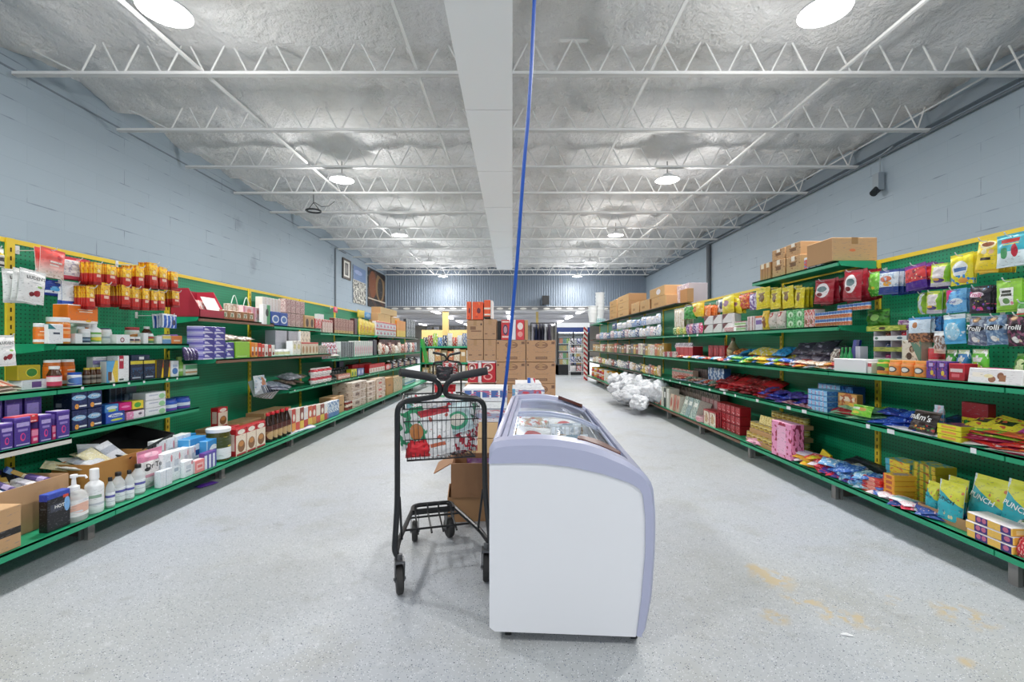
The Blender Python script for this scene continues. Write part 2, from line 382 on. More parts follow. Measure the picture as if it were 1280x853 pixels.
# ---------- high bay lamps ----------
LAMP = emis('#ffffff', 14)
def make_lamp():
    t = empty('high_bay_lamp')
    h = MB(); h.lathe([(.0, .10), (.05, .10), (.07, .085), (.075, .05), (.15, .035), (.185, .02), (.188, .0), (.16, .0)], 28)
    h.obj('housing', mat('#d9dadb', .4), t, smooth=True)
    l = MB(); l.lathe([(0, -.012), (.09, -.010), (.155, .0)], 28); l.obj('lens', LAMP, t, smooth=True)
    s = MB(); s.tube([(0, 0, .10), (0, 0, .3)], .008, 6); s.obj('hanger', mat('#8a8a88', .5), t)
    return t
L0 = make_lamp(); first = True
LZ = HC+2.6
for si, X in enumerate((-2.73, 2.43)):
    for k in range(-2, 5):
        Y = 3.56+3.6576*k-(.7 if k == 4 else 0)
        t = L0 if first else dup(L0); first = False
        t.location = (X, Y, LZ)
        tag(t, 'round white high-bay lamp glowing in the %s row, ' % ('left', 'right')[si]+(ordi[k]+' from the near end' if k >= 0 else ordi[-k-1]+' one behind the camera'), 'ceiling lamp', 'high bay lamps')
        ld = bpy.data.lights.new('lamp_light', 'AREA'); ld.shape = 'DISK'; ld.size = .34; ld.energy = LAMP_W; ld.color = (1, .985, .96); ld.spread = R(180)
        lo = bpy.data.objects.new('lamp_light', ld); COL.objects.link(lo); lo.parent = t; lo.location = (0, 0, -.02)
        pd = bpy.data.lights.new('lamp_and_fill', 'POINT'); pd.shadow_soft_size = .07; pd.energy = LAMP_P; pd.color = (1, .985, .96)  # unseen point light added below each lamp to brighten ceiling and beam
        po = bpy.data.objects.new('lamp_and_fill', pd); COL.objects.link(po); po.parent = t; po.location = (0, 0, -.26)
# far room strip lights
SL = emis('#ffffff', 5); n = 0
for X in (-7.5, -3.9, -.3, 3.3, 6.9):
    for k in range(4):
        Y = 22.5+k*5
        o = MB().box(X-.09, X+.09, Y-1.2, Y+1.2, 2.72, 2.79).obj('ceiling_strip_light', SL)
        tag(o, 'long white strip light in the far room, %s row across, %s back' % (ordi[[-7.5, -3.9, -.3, 3.3, 6.9].index(X)], ordi[k]), 'ceiling lamp', 'far room strip lights')
for X in (-4, 4):
    for Y in (24, 34):
        ld = bpy.data.lights.new('far_light', 'AREA'); ld.shape = 'RECTANGLE'; ld.size = 4; ld.size_y = 8; ld.energy = 420
        lo = bpy.data.objects.new('far_light', ld); COL.objects.link(lo); lo.location = (X, Y, 2.7)

# ---------- wall things ----------
def pipe(name, pts, r, col, label, cat): return tag(MB().tube(fillet(pts, .08), r, 8).obj(name, mat(col, .5)), label, cat)
pipe('conduit', [(WL+.025, 13.2, 0), (WL+.025, 13.2, 3.95), (WL+.025, 14.0, 3.95)], .022, '#7b848c', 'grey conduit pipe running down the left block wall', 'pipe')
pipe('conduit', [(WR-.06, 12.5, 0), (WR-.06, 12.5, 3.9)], .06, '#4f565d', 'dark grey conduit pipe running down the right block wall', 'pipe')
def picture(name, Ya, Yb, z0, z1, m, fr, label):
    t = empty(name, (WL+.012, (Ya+Yb)/2, (z0+z1)/2)); w, h = (Yb-Ya)/2, (z1-z0)/2
    if fr:
        f = MB(); d = .06
        f.box(0, .03, -w, w, -h, -h+d); f.box(0, .03, -w, w, h-d, h); f.box(0, .03, -w, -w+d, -h+d, h-d); f.box(0, .03, w-d, w, -h+d, h-d)
        f.obj('frame', mat('#4a4038', .4), t)
    p = MB(); p.v += [(.012, -w, -h), (.012, w, -h), (.012, w, h), (.012, -w, h), (0, -w, -h), (0, w, -h), (0, w, h), (0, -w, h)]
    p.face((0, 1, 2, 3), 0, [(0, 0), (1, 0), (1, 1), (0, 1)]); p.face((7, 6, 5, 4)); p.face((0, 4, 5, 1)); p.face((1, 5, 6, 2)); p.face((2, 6, 7, 3)); p.face((3, 7, 4, 0))
    p.obj('print', m, t)
    tag(t, label, 'picture')
picture('framed_picture', 13.75, 14.42, 3.16, 3.78, pm('#d8d4cc', ('r', .3, .7, .2, .8, '#3a3a3a'), ('e', .5, .5, .12, .25, '#8c8780')), 1, 'small dark-framed picture high on the block wall')
picture('wall_poster', 14.65, 15.9, 2.5, 3.72, pm('#b9b6ac', ('b', .62, 1, '#6f86ad'), ('n', 9, .5, 0, .6, '#4d4b45'), ('n', 14, .58, 0, .6, '#e2ded4'), ('e', .4, .84, .3, .06, '#9aa8cc')), 0, 'tall poster with blue sky over a pale crowd, beside the framed picture')
picture('wall_poster', 16.15, 18.3, 2.5, 3.9, pm('#2b2420', ('n', 4, .52, '#5a4030'), ('e', .25, .6, .2, .35, '#7d4a2c'), ('e', .68, .6, .26, .4, '#8f7350'), ('e', .68, .55, .16, .3, '#3c3833'), ('d', .25, 1.05, '#2b2420'), ('b', .2, .23, '#cfc3ae')), 0, 'large dark brown poster beside the far corner')
# security light on the right wall
t = empty('wall_lamp', (WR-.02, 6.72, 3.45))
MB().box(-.09, 0, -.11, .0, -.05, .2).obj('junction_box', mat('#8d979f', .5), t)
MB().tube([(-.05, -.05, -.02), (-.14, -.08, -.1)], .05, 12).obj('lamp_head', mat('#22262a', .4), t)
MB().tube(fillet([(-.03, -.06, .2), (-.03, -.06, .45), (-.03, -.3, .5)], .08), .012, 6).obj('cable', mat('#98a2aa', .5), t)
tag(t, 'grey junction box with black lamp head on the right wall', 'security light')
t = empty('wall_speaker', (XP(682, 18.4), 18.35, 2.88))
MB().box(-.14, .14, -.12, .1, -.13, .22).obj('case', mat('#1c1d20', .5), t); MB().box(-.03, .03, .05, .22, -.05, .05).obj('bracket', mat('#1c1d20', .5), t)
tag(t, 'black speaker mounted on the ribbed far wall', 'speaker')
t = empty('ceiling_ring', (XP(392, 8.6), 8.6, ZJ-.22))
MB().tube([(.13*math.cos(a), .13*math.sin(a), 0) for a in (2*math.pi*k/24 for k in range(24))], .016, 6, True).obj('ring', mat('#222222', .4), t)
g = MB(); g.tube([(-.12, 0, 0), (0, 0, .16), (.12, 0, 0)], .008, 6); g.tube([(0, 0, .14), (0, 0, .4)], .008, 6); g.obj('bracket', mat('#333333', .4), t)
MB().tube([(.02, 0, .16), (.15, 0, .08), (.24, .1, .12), (.32, .2, .24)], .006, 6).obj('lead', mat('#333333', .4), t)
tag(t, 'black ring bracket hanging from a joist near the left wall', 'bracket')
# blue cable dropping from the ceiling to the freezer
pt = [(674, -60, 2.02), (668, 0, 2.02), (664.5, 80, 2.04), (660, 150, 2.07), (655, 205, 2.10), (651, 260, 2.13), (646.5, 325, 2.2), (642, 375, 2.25), (637, 430, 2.3), (633, 470, 2.32), (629.5, 500, 2.45), (625.5, 524, 2.6), (622, 545, 2.62), (620, 600, 2.64), (619, 640, 2.66)]
P3 = [Vector((XP(x, Y), Y, ZP(y, Y))) for x, y, Y in pt]
P3 = [Vector((P3[0].x+.02, 2.02, 4.2))]+P3
o = MB().tube(P3, .0085, 8).obj('hanging_cable', mat('#1d55b4', .4), smooth=True); tag(o, 'bright blue cable hanging from the ceiling down behind the freezer', 'cable')
# ---------- shelving ----------
GREEN = '#14794f'
def peg_mat():
    m, nt, b = newmat('green_pegboard'); N, L = nt.nodes.new, nt.links.new
    tc = N('ShaderNodeTexCoord'); sp = N('ShaderNodeSeparateXYZ'); L(tc.outputs['Object'], sp.inputs[0])
    sq = []
    for i in (1, 2):
        a = N('ShaderNodeMath'); a.operation = 'MULTIPLY'; L(sp.outputs[i], a.inputs[0]); a.inputs[1].default_value = 1/.0254
        f = N('ShaderNodeMath'); f.operation = 'FRACT'; L(a.outputs[0], f.inputs[0])
        s = N('ShaderNodeMath'); s.operation = 'SUBTRACT'; L(f.outputs[0], s.inputs[0]); s.inputs[1].default_value = .5
        p = N('ShaderNodeMath'); p.operation = 'MULTIPLY'; L(s.outputs[0], p.inputs[0]); L(s.outputs[0], p.inputs[1]); sq.append(p)
    d = N('ShaderNodeMath'); d.operation = 'ADD'; L(sq[0].outputs[0], d.inputs[0]); L(sq[1].outputs[0], d.inputs[1])
    c = N('ShaderNodeMath'); c.operation = 'LESS_THAN'; L(d.outputs[0], c.inputs[0]); c.inputs[1].default_value = .034
    x = N('ShaderNodeMix'); x.data_type = 'RGBA'; L(c.outputs[0], x.inputs[0]); x.inputs[6].default_value = lin('#129267'); x.inputs[7].default_value = lin('#07503a'); L(x.outputs[2], b.inputs['Base Color'])
    b.inputs['Roughness'].default_value = .45
    return m
PEG = peg_mat(); GRN = mat('#22a073', .4, name='green_enamel'); YEL = mat('#f0cf3a', .45, name='yellow_enamel'); WOOD = mat('#7a5a45', .5, name='brown_edge')
SLOT = mat('#3a2c10', .8); GREYM = mat('#8f8d8b', .4, .3, name='grey_leg'); DARK = mat('#121314', .6); DWOOD = mat('#4a3a30', .5); TAGW = mat('#eceef0', .5)
LX, LB, RX, RB = 2.355, 2.985, 2.29, 2.716
LU = [2.69+1.2192*k for k in range(-1, 9)]; RU = [3.39+1.2192*k for k in range(-1, 10)]
TOP = HC+.627
def shelf_part(t, s, Ya, Yb, z, xl, xb, m, tags=(), parent=None):
    """one shelf: deck with turned-down front lip and two tapering brackets. s: side sign"""
    b = MB(); g = .004; lo, hi = Ya+g, Yb-g
    xb -= .014; x0, x1 = sorted((s*xl, s*xb))
    b.box(x0, x1, lo, hi, z-.012, z)
    xa, xc = sorted((s*xl, s*(xl+.012))); b.box(xa, xc, lo, hi, z-.036, z-.0005, 1)
    for y in (lo, hi-.004):
        b.prism([(s*(xl+.012), z-.012), (s*xb, z-.012), (s*xb, z-.058), (s*(xb-.05), z-.058), (s*(xl+.03), z-.034)], y, y+.004)
    o = b.obj('shelf', [GRN, m], t)
    for k in range(tags):
        y = lo+.1+(hi-lo-.2)*(k+random.random()*.7)/max(1, tags)
        w = random.uniform(.012, .03) if s > 0 else random.uniform(.005, .011)
        xq, xw = sorted((s*(xl-.0015), s*(xl-.0002)))
        MB().box(xq, xw, y-w, y+w, z-.033 if s > 0 else z-.022, z-.006).obj('price_tag', TAGW, o)
    return o
def section(s, Ya, Yb, shelves, base, label, first=False, top=TOP, trim=True, basem=None, xb=None, xl=None, last=False):
    xb = xb or (LB if s < 0 else RB); xl = xl or (LX if s < 0 else RX)
    t = empty('gondola_section', (0, 0, 0))
    x0, x1 = sorted((s*(xb+.001), s*(xb+.03)))
    MB().box(x0, x1, Ya+.0225, Yb-.0225, .10, top-.028).obj('back_panel', PEG, t)
    if trim: MB().box(x0-.004, x1+.004, Ya+.0225, Yb-.0225, top-.028, top).obj('top_trim', YEL, t)
    def upr(y):
        b = MB(); xa, xc = sorted((s*(xb-.012), s*(xb+.03))); b.box(xa, xc, y-.022, y+.022, 0.0, top)
        for k in range(int(top/.0508)):
            for dy in ((-.0085, .0085) if False else (0,)):
                xs, xq = sorted((s*(xb-.0132), s*(xb-.0118))); b.box(xs, xq, y+dy-.004, y+dy+.004, .02+k*.0508, .045+k*.0508, 1)
        b.obj('upright', [YEL, SLOT], t)
    upr(Ya)
    if last: upr(Yb)
    for sh in shelves: shelf_part(t, s, Ya, Yb, *sh)
    if base is not None:
        z = base; b = MB(); g = .003
        a, c = sorted((s*xl, s*(xb-.014))); b.box(a, c, Ya+g, Yb-g, z-.012, z)
        a, c = sorted((s*xl, s*(xl+.015))); b.box(a, c, Ya+g, Yb-g, z-.04, z-.0005, 1)
        b.obj('base_deck', [GRN, basem or GRN], t)
        for y, nm in ((Ya, 'base_leg'),):
            b = MB(); xq = xl+(.142 if s < 0 else .09)
            a, c = sorted((s*xq, s*(xq+.022))); b.box(a, c, y-.022, y+.022, 0, z-.013)
            a, c = sorted((s*(xq+.035), s*(xq+.05))); b.box(a, c, y-.03, y+.03, 0, z-.013)
            a, c = sorted((s*(xq+.05), s*(xb-.02))); b.box(a, c, y-.016, y+.016, .02, z-.013, 1)
            b.obj('base_leg', [GREYM, mat('#5b4a42', .6)], t)
    tag(t, label, 'shelving', 'green gondola sections')
    return t
LXS, RXS = 2.70, 2.41
lsh = {}
# left run: (z, lip, back, lip material, price tags)
for k in range(9):
    Ya, Yb = LU[k], LU[k+1]
    if k == 0: sh = [(.889, 2.70, LB, GRN, 0), (.603, 2.61, LB, mat('#dcdad2', .5), 0)]
    elif k == 1: sh = [(1.152, 2.70, LB, GRN, 0), (.889, 2.70, LB, GRN, 6), (.613, 2.70, LB, GRN, 0)]
    elif k == 2: sh = [(1.385, 2.70, LB, WOOD, 0), (1.02, 2.55, LB, WOOD, 0)]
    elif k == 3: sh = [(1.365, 2.70, LB, GRN, 0), (1.02, 2.55, LB, WOOD, 0), (.631, 2.53, LB, GRN, 3)]
    else: sh = [(1.32, 2.70, LB, GRN, 2), (.947, 2.54, LB, GRN, 2), (.631, 2.53, LB, GRN, 6)]
    if k > 5: sh = [(1.32, 2.62, LB, mat('#8f9490', .5), 2), (.947, 2.54, LB, GRN, 2), (.631, 2.53, LB, GRN, 4)]
    section(-1, Ya, Yb, sh, .18, 'green pegboard gondola section on the left side, %s bay from the camera' % ordi[k], last=(k == 8), trim=k < 6)
for k in range(10):
    Ya, Yb = RU[k], RU[k+1]
    dk = k >= 5
    m = DWOOD if dk else GRN
    sh = [(.954, 2.34, RB, m, 0), (.627, 2.34, RB, m, 3 if k < 5 else 0)]
    if k >= 1: sh = [(1.29, RXS, RB, m, 4 if k == 3 else 0)]+sh
    if k == 1: sh = [(1.772, RXS, RB, GRN, 0)]+sh
    if k == 9: sh = [(1.772, RXS, RB, GRN, 0)]+sh
    section(1, Ya, Yb, sh, .18, 'green pegboard gondola section on the right side, %s bay from the camera' % ordi[k], last=(k == 9), trim=k < 5, basem=WOOD if k >= 2 else GRN)
section(1, RU[0]-1.2192, RU[0], [(.954, 2.34, RB, GRN, 0), (.627, 2.34, RB, GRN, 0)], .18, 'green pegboard gondola section cut by the right picture edge')
# the white display tray standing on the near left shelf is the shelf front itself; price cards below the candy shelf
# ---------- chest freezer ----------
FZ = empty('chest_freezer', (-.095, 1.747, 0), R(-2.5))
tag(FZ, 'white chest freezer with lavender trim and curved sliding glass lids', 'freezer')
def fl(x, y):   # front-face point in the freezer's own frame
    u = (x-611.5)*.00306
    for _ in range(3):
        Y = 1.747-.0436*u; u = (x-642.5)*Y/F+.095; u = u/.999
    return (u, HC-(y-CY)*(1.747-.0436*u)/F)
LEN, WHITE, LAV = 1.60, mat('#e3e4e8', .35, name='white_enamel'), mat('#adb0c9', .35, name='lavender_plastic')
LINER = mat('#cfd6dc', .4)
outer = [fl(*p) for p in ((611, 580), (611, 562), (613, 556), (619, 552.5), (640, 550.5), (668, 549.3), (696, 550.5), (731, 556), (755, 564), (782, 576), (803, 590), (813, 600), (817.5, 612), (820, 640), (820.3, 665), (819.5, 694), (815.6, 747), (807.5, 790), (803, 797))]
inner = [fl(*p) for p in ((611, 580), (640, 579.3), (672, 579.5), (713, 584), (754, 593), (787, 604), (799, 611), (804, 620), (807, 650), (807, 690), (802, 748), (796, 796))]
body = [fl(611.5, 580)]+inner[1:]+[fl(795, 798), fl(618, 791), fl(611.5, 786)]
zi = .10; Wd = max(p[0] for p in outer)
c = MB(); c.prism(body, .006, .075); c.prism(body, LEN-.075, LEN-.006)
c.box(.002, .05, .075, LEN-.075, .045, .70)
rs = [p for p in inner[5:]]           # curved front wall
for t0, t1 in ((.075, LEN-.075),):
    A = [(p[0], t0, p[1]) for p in rs]; B = [(p[0], t1, p[1]) for p in rs]; c.strip(A, B)
    A2 = [(p[0]-.05, t0, p[1]-.01) for p in rs]; B2 = [(p[0]-.05, t1, p[1]-.01) for p in rs]; c.strip(A2, B2)
c.box(.05, Wd-.06, .075, LEN-.075, .05, zi)
c.obj('cabinet', WHITE, FZ)
MB().box(.051, .062, .12, LEN-.12, .645, .665).obj('fill_strip', emis('#f4f8ff', 7), FZ)  # glowing strip added to brighten the freezer's inside
def ring(poly_o, poly_i, a, b, nm):
    """end trim: the band between the outer outline and the white panel"""
    m = MB(); n = len(poly_o)
    # resample the inner line to the outer's count by matching fraction of length
    def res(pl, ts):
        d = [0]
        for p, q in zip(pl, pl[1:]): d.append(d[-1]+math.hypot(q[0]-p[0], q[1]-p[1]))
        out = []
        for t in ts:
            s = t*d[-1]; i = 0
            while i < len(d)-2 and d[i+1] < s: i += 1
            k = (s-d[i])/max(1e-9, d[i+1]-d[i]); out.append((pl[i][0]+(pl[i+1][0]-pl[i][0])*k, pl[i][1]+(pl[i+1][1]-pl[i][1])*k))
        return out
    ts = [i/47 for i in range(48)]; O, I = res(poly_o, ts), res(poly_i, ts)
    e = .012
    Om = [(p[0]+(q[0]-p[0])*.25, p[1]+(q[1]-p[1])*.25) for p, q in zip(O, I)]
    y = lambda P, t: [(p[0], t, p[1]) for p in P]
    m.strip(y(I, a), y(Om, a)); m.strip(y(Om, a), y(O, a+e)); m.strip(y(O, a+e), y(O, b)); m.strip(y(O, b), y(I, b)); m.strip(y(I, b), y(I, a))
    m.face([len(m.v)+i for i in range(4)]); m.v += [(I[-1][0], a, I[-1][1]), (O[-1][0], a, O[-1][1]), (O[-1][0], b, O[-1][1]), (I[-1][0], b, I[-1][1])]
    return m.obj(nm, LAV, FZ, smooth=True)
ring(outer, inner, 0, .085, 'end_trim'); ring(outer, inner, LEN-.085, LEN, 'end_trim')
def prof(u):   # height of the outline at u
    for p, q in zip(outer[2:], outer[3:]):
        if p[0] <= u <= q[0]: return p[1]+(q[1]-p[1])*(u-p[0])/(q[0]-p[0])
    return outer[3][1]
def curve_slab(mb, us, v0, v1, dz, th):
    A = [(u, v0, prof(u)+dz) for u in us]; B = [(u, v1, prof(u)+dz) for u in us]
    mb.strip(A, B); A2 = [(x, y, z-th) for x, y, z in A]; B2 = [(x, y, z-th) for x, y, z in B]
    mb.strip(A2, B2); mb.strip(A, A2); mb.strip(B, B2)
    mb.face([len(mb.v)+i for i in (0, 1, 2, 3)]); mb.v += [A[0], B[0], B2[0], A2[0]]
    mb.face([len(mb.v)+i for i in (0, 1, 2, 3)]); mb.v += [A[-1], B[-1], B2[-1], A2[-1]]
def ur(a, b, n=8): return [a+(b-a)*i/n for i in range(n+1)]
m = MB(); curve_slab(m, ur(.008, .035, 3), .08, LEN-.08, 0, .05); curve_slab(m, ur(.042, .062, 2), .08, LEN-.08, -.004, .05); m.box(.008, .06, .08, LEN-.08, .69, prof(.03)-.012); m.obj('rear_rail', LAV, FZ)
m = MB(); curve_slab(m, ur(.545, .618, 6), .08, LEN-.08, 0, .04); m.obj('front_rail', LAV, FZ)
fs = [p for p in outer if p[0] > .605 and p[1] < .62 or p[0] > .615]
m = MB(); m.strip([(p[0]-.004, .08, p[1]) for p in outer[11:]], [(p[0]-.004, LEN-.08, p[1]) for p in outer[11:]]); m.obj('front_trim', LAV, FZ)
m = MB(); curve_slab(m, ur(.536, .546, 2), .1, LEN-.1, -.006, .02); m.obj('gasket', mat('#5d6480', .5), FZ)
GL = glassy('#fbfdfe', .03, .94, 'lid_glass'); BROWN = mat('#5b3026', .35)
for nm, v0, v1, dz, hv in (('glass_lid', .10, .83, -.014, .1), ('glass_lid', .78, LEN-.10, -.026, LEN-.1)):
    g = MB(); curve_slab(g, ur(.066, .534, 14), v0, v1, dz, .004); lid = g.obj(nm, GL, FZ, smooth=True)
    fr = MB(); curve_slab(fr, ur(.064, .536, 14), v0, v0+(.055 if v0 < .2 else .022), dz+.003, .012); curve_slab(fr, ur(.064, .536, 14), v1-(.022 if v0 < .2 else .055), v1, dz+.003, .012)
    curve_slab(fr, ur(.064, .084, 3), v0, v1, dz+.003, .01); curve_slab(fr, ur(.522, .537, 3), v0, v1, dz+.003, .01)
    fr.obj('lid_frame', mat('#b6bbd2', .35), lid, smooth=True)
    h = MB(); n = 10; a0, a1 = .345, .515
    us = ur(a0, a1, n); wd = [.058*math.sin(math.pi*i/n)**.7 for i in range(n+1)]
    va = v0+.004 if v0 < .2 else v1-.004
    sg = 1 if v0 < .2 else -1
    va -= sg*.022; A = [(u, va, prof(u)+.004) for u in us]; B = [(u, va+sg*(w+.004), prof(u)+.012) for u, w in zip(us, wd)]
    h.strip(A, B); h.strip([(x, y, z-.02) for x, y, z in A], A); h.strip([(x, y, z-.02) for x, y, z in B], B)
    h.obj('handle', BROWN, lid, smooth=True)
for u in (.07, .56):
    for v in (.06, LEN-.08):
        w = empty('caster', (u, v, 0)); w.parent = FZ
        k = MB(); k.prism([(-.03, .045), (.03, .045), (.008, .012), (-.008, .012)], -.012, .012); k.obj('bracket', mat('#b9bcc4', .3, .5), w)
        k = MB(); k.tube([(-.012, 0, .022), (.012, 0, .022)], .022, 14); k.obj('wheel', mat('#202124', .5), w)
# wire baskets and bags of frozen food inside
FM = Matrix.Translation((-.095, 1.747, 0)) @ Matrix.Rotation(R(-2.5), 4, 'Z')
def wires(x0, x1, y0, y1, z0, z1, st, r, slope=0):
    b = MB(); n = int((x1-x0)/st); k = int((y1-y0)/st)
    for z in (z1, z0+(z1-z0)*.5): b.tube([(x0, y0, z), (x1, y0, z), (x1, y1, z), (x0, y1, z)], r*1.5, 5, True)
    for i in range(n+1):
        x = x0+(x1-x0)*i/n; b.tube([(x, y0, z1), (x, y0, z0), (x, y1, z0), (x, y1, z1)], r, 4)
    for i in range(1, k):
        y = y0+(y1-y0)*i/k; b.tube([(x0, y, z1), (x0, y, z0), (x1, y, z0), (x1, y, z1)], r, 4)
    return b
for i, (a, b) in enumerate(((.09, .50), (.54, 1.0), (1.04, 1.50))):
    o = wires(.075, .50, a, b, .42, .655, .028, .0016).obj('wire_basket', mat('#d5d8da', .35))
    o.matrix_world = FM
    tag(o, 'white wire basket inside the chest freezer, '+['nearest end', 'middle one', 'farthest end'][i], 'basket', 'freezer baskets')
# ---------- shopping carts ----------
BLK = mat('#1b1c1f', .35, name='black_powder_coat'); RUB = mat('#2c2b2b', .6); GRIP = mat('#26272b', .55)
def make_cart(label):
    t = empty('shopping_cart')
    def tb(pts, r, rad=.06, k=6): return fillet(pts, rad, k)
    f = MB()
    for s in (-1, 1):
        pts = [(s*.205, -.0, .155), (s*.228, .005, .19), (s*.213, .06, .40), (s*.213, .075, .60), (s*.213, .075, .875), (s*.09, .075, .885), (s*.012, .06, .90), (s*.012, .04, .955), (s*.06, .015, .995)]
        f.tube(fillet(pts, .075, 6), .0135, 8)
        g = fillet([(s*.222, .005, .175), (s*.205, .12, .19), (s*.115, .5, .20)], .05); f.tube(g, .0125, 8)
        f.tube([(s*.203, .065, .42), (s*.19, .13, .19)], .006, 6)
    f.tube(fillet([(-.115, .45, .20), (-.115, .55, .205), (.115, .55, .205), (.115, .45, .20)], .05), .0125, 8)
    f.tube([(-.15, .4, .19), (.15, .4, .19)], .006, 6); f.tube([(-.17, .25, .185), (.17, .25, .185)], .006, 6)
    f.box(-.10, .10, .505, .53, .165, .19)
    f.obj('frame', BLK, t, smooth=True)
    for s in (-1, 1):
        MB().tube([(s*.04, .025, .985), (s*.09, .005, 1.0), (s*.205, -.03, 1.022)], .019, 10).obj('handle', GRIP, t, smooth=True)
    for x in (-.07, .06):
        w = MB(); w.tube(fillet([(x-.035, .22, .17), (x-.035, .44, .20), (x-.035, .45, .245), (x+.035, .45, .245), (x+.035, .44, .2), (x+.035, .22, .17)], .02), .005, 6); w.obj('rack_loop', BLK, t)
    # basket
    b = MB(); z0, z1 = .585, .865; nw, fw, ya, yb = .193, .165, .085, .50
    def rim(z, e=0, r=.0045): b.tube([(-nw-e, ya-e, z), (nw+e, ya-e, z), (fw+e, yb+e, z), (-fw-e, yb+e, z)], r, 6, True)
    k = .86
    def pt(x, y, z):
        q = k+(1-k)*(z-z0)/(z1-z0); yy = ya+(y-ya)*(.9+.1*(z-z0)/(z1-z0)); return (x*q, yy, z)
    for z, r in ((z1, .005), (z1-.03, .003), (z0+.10, .003), (z0+.19, .003), (z0, .0045)):
        b.tube([pt(-nw, ya, z), pt(nw, ya, z), pt(fw, yb, z), pt(-fw, yb, z)], r, 5, True)
    for i in range(17):
        q = -1+2*i/16; b.tube([pt(nw*q, ya, z1), pt(nw*q, ya, z0), pt(fw*q, yb, z0), pt(fw*q, yb, z1)], .0017, 4)
    for i in range(1, 17):
        q = i/17; w = nw+(fw-nw)*q; y = ya+(yb-ya)*q
        b.tube([pt(-w, y, z1), pt(-w, y, z0), pt(w, y, z0), pt(w, y, z1)], .0017, 4)
    b.obj('basket', BLK, t)
    for nm, x, y, r in (('caster', -.205, -.005, .066), ('caster', .205, -.005, .066), ('caster', -.10, .545, .058), ('caster', .10, .545, .058)):
        c = empty(nm, (x, y, 0), R(random.uniform(-18, 18))); c.parent = t
        MB().lathe([(0, -.013), (r*.5, -.013), (r*.62, -.016), (r*.9, -.016), (r, -.009), (r, .009), (r*.9, .016), (r*.62, .016), (r*.5, .013), (0, .013)], 24).obj('wheel', RUB, c, (0, 0, r), (0, R(90), 0), smooth=True)
        h = MB(); top = .15 if y < .1 else .165
        for sx in (-1, 1): h.prism([(-.03, top), (.03, top), (.012, r-.01), (-.012, r-.01)], sx*.021-.002, sx*.021+.002, 'x')
        h.box(-.022, .022, -.03, .03, top-.004, top+.006); h.tube([(-.028, 0, r), (.028, 0, r)], .007, 8); h.tube([(0, 0, top), (0, 0, top+.03)], .013, 8)
        h.obj('fork', mat('#6a6b6e', .35, .6), c)
    return t
CART = make_cart(''); CART.location = (-.333, 2.165, 0); CART.rotation_euler = (0, 0, R(16))
tag(CART, 'small black wire shopping cart beside the freezer, basket full of gift bags', 'shopping cart')
C2 = dup(CART); C2.location = (XP(558.5, 6.9), 6.9, 0); C2.rotation_euler = (0, 0, R(4)); tag(C2, 'black shopping cart farther down the aisle with red bags in it', 'shopping cart')
# ---------- product kit ----------
rnd = random.Random(5)
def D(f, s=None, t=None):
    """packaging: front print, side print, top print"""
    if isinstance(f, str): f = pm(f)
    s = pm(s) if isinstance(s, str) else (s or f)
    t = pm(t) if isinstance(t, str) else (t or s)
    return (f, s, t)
_bm = {}
def q(v): return round(v/.004)*.004 or .004
def box_mesh(d3, w, d, h):
    w, d, h = q(w), q(d), q(h); k = ('b', d3, w, d, h)
    if k in _bm: return _bm[k]
    bm = bmesh.new(); bmesh.ops.create_cube(bm, size=1)
    for v in bm.verts: v.co = Vector((v.co.x*w, (v.co.y+.5)*d, (v.co.z+.5)*h))
    bmesh.ops.bevel(bm, geom=bm.edges[:], offset=min(.003, .1*min(w, d, h)), segments=1, affect='EDGES')
    uvl = bm.loops.layers.uv.new('UVMap')
    for f in bm.faces:
        n = f.normal; a = max(range(3), key=lambda i: abs(n[i]))
        f.material_index = (1, 0, 2)[a] if abs(n[a]) > .9 else 0
        for l in f.loops:
            c = l.vert.co
            l[uvl].uv = ((c.x/w+.5, c.z/h), (c.y/d, c.z/h), (c.x/w+.5, c.y/d))[(1, 0, 2)[a] if abs(n[a]) > .9 else 0]
    me = bpy.data.meshes.new('carton'); bm.to_mesh(me); bm.free()
    for m in d3: me.materials.append(m)
    _bm[k] = me
    return me
def bulge(u, v, t, cr=.07):
    a = max(0, 1-abs(2*u-1)**2.6)**.55
    vv = (v-cr*.7)/(1-cr*1.8)
    b = max(0, math.sin(math.pi*min(1, max(0, vv))))**.45 if 0 < vv < 1 else 0
    return .0012+t*.5*a*b
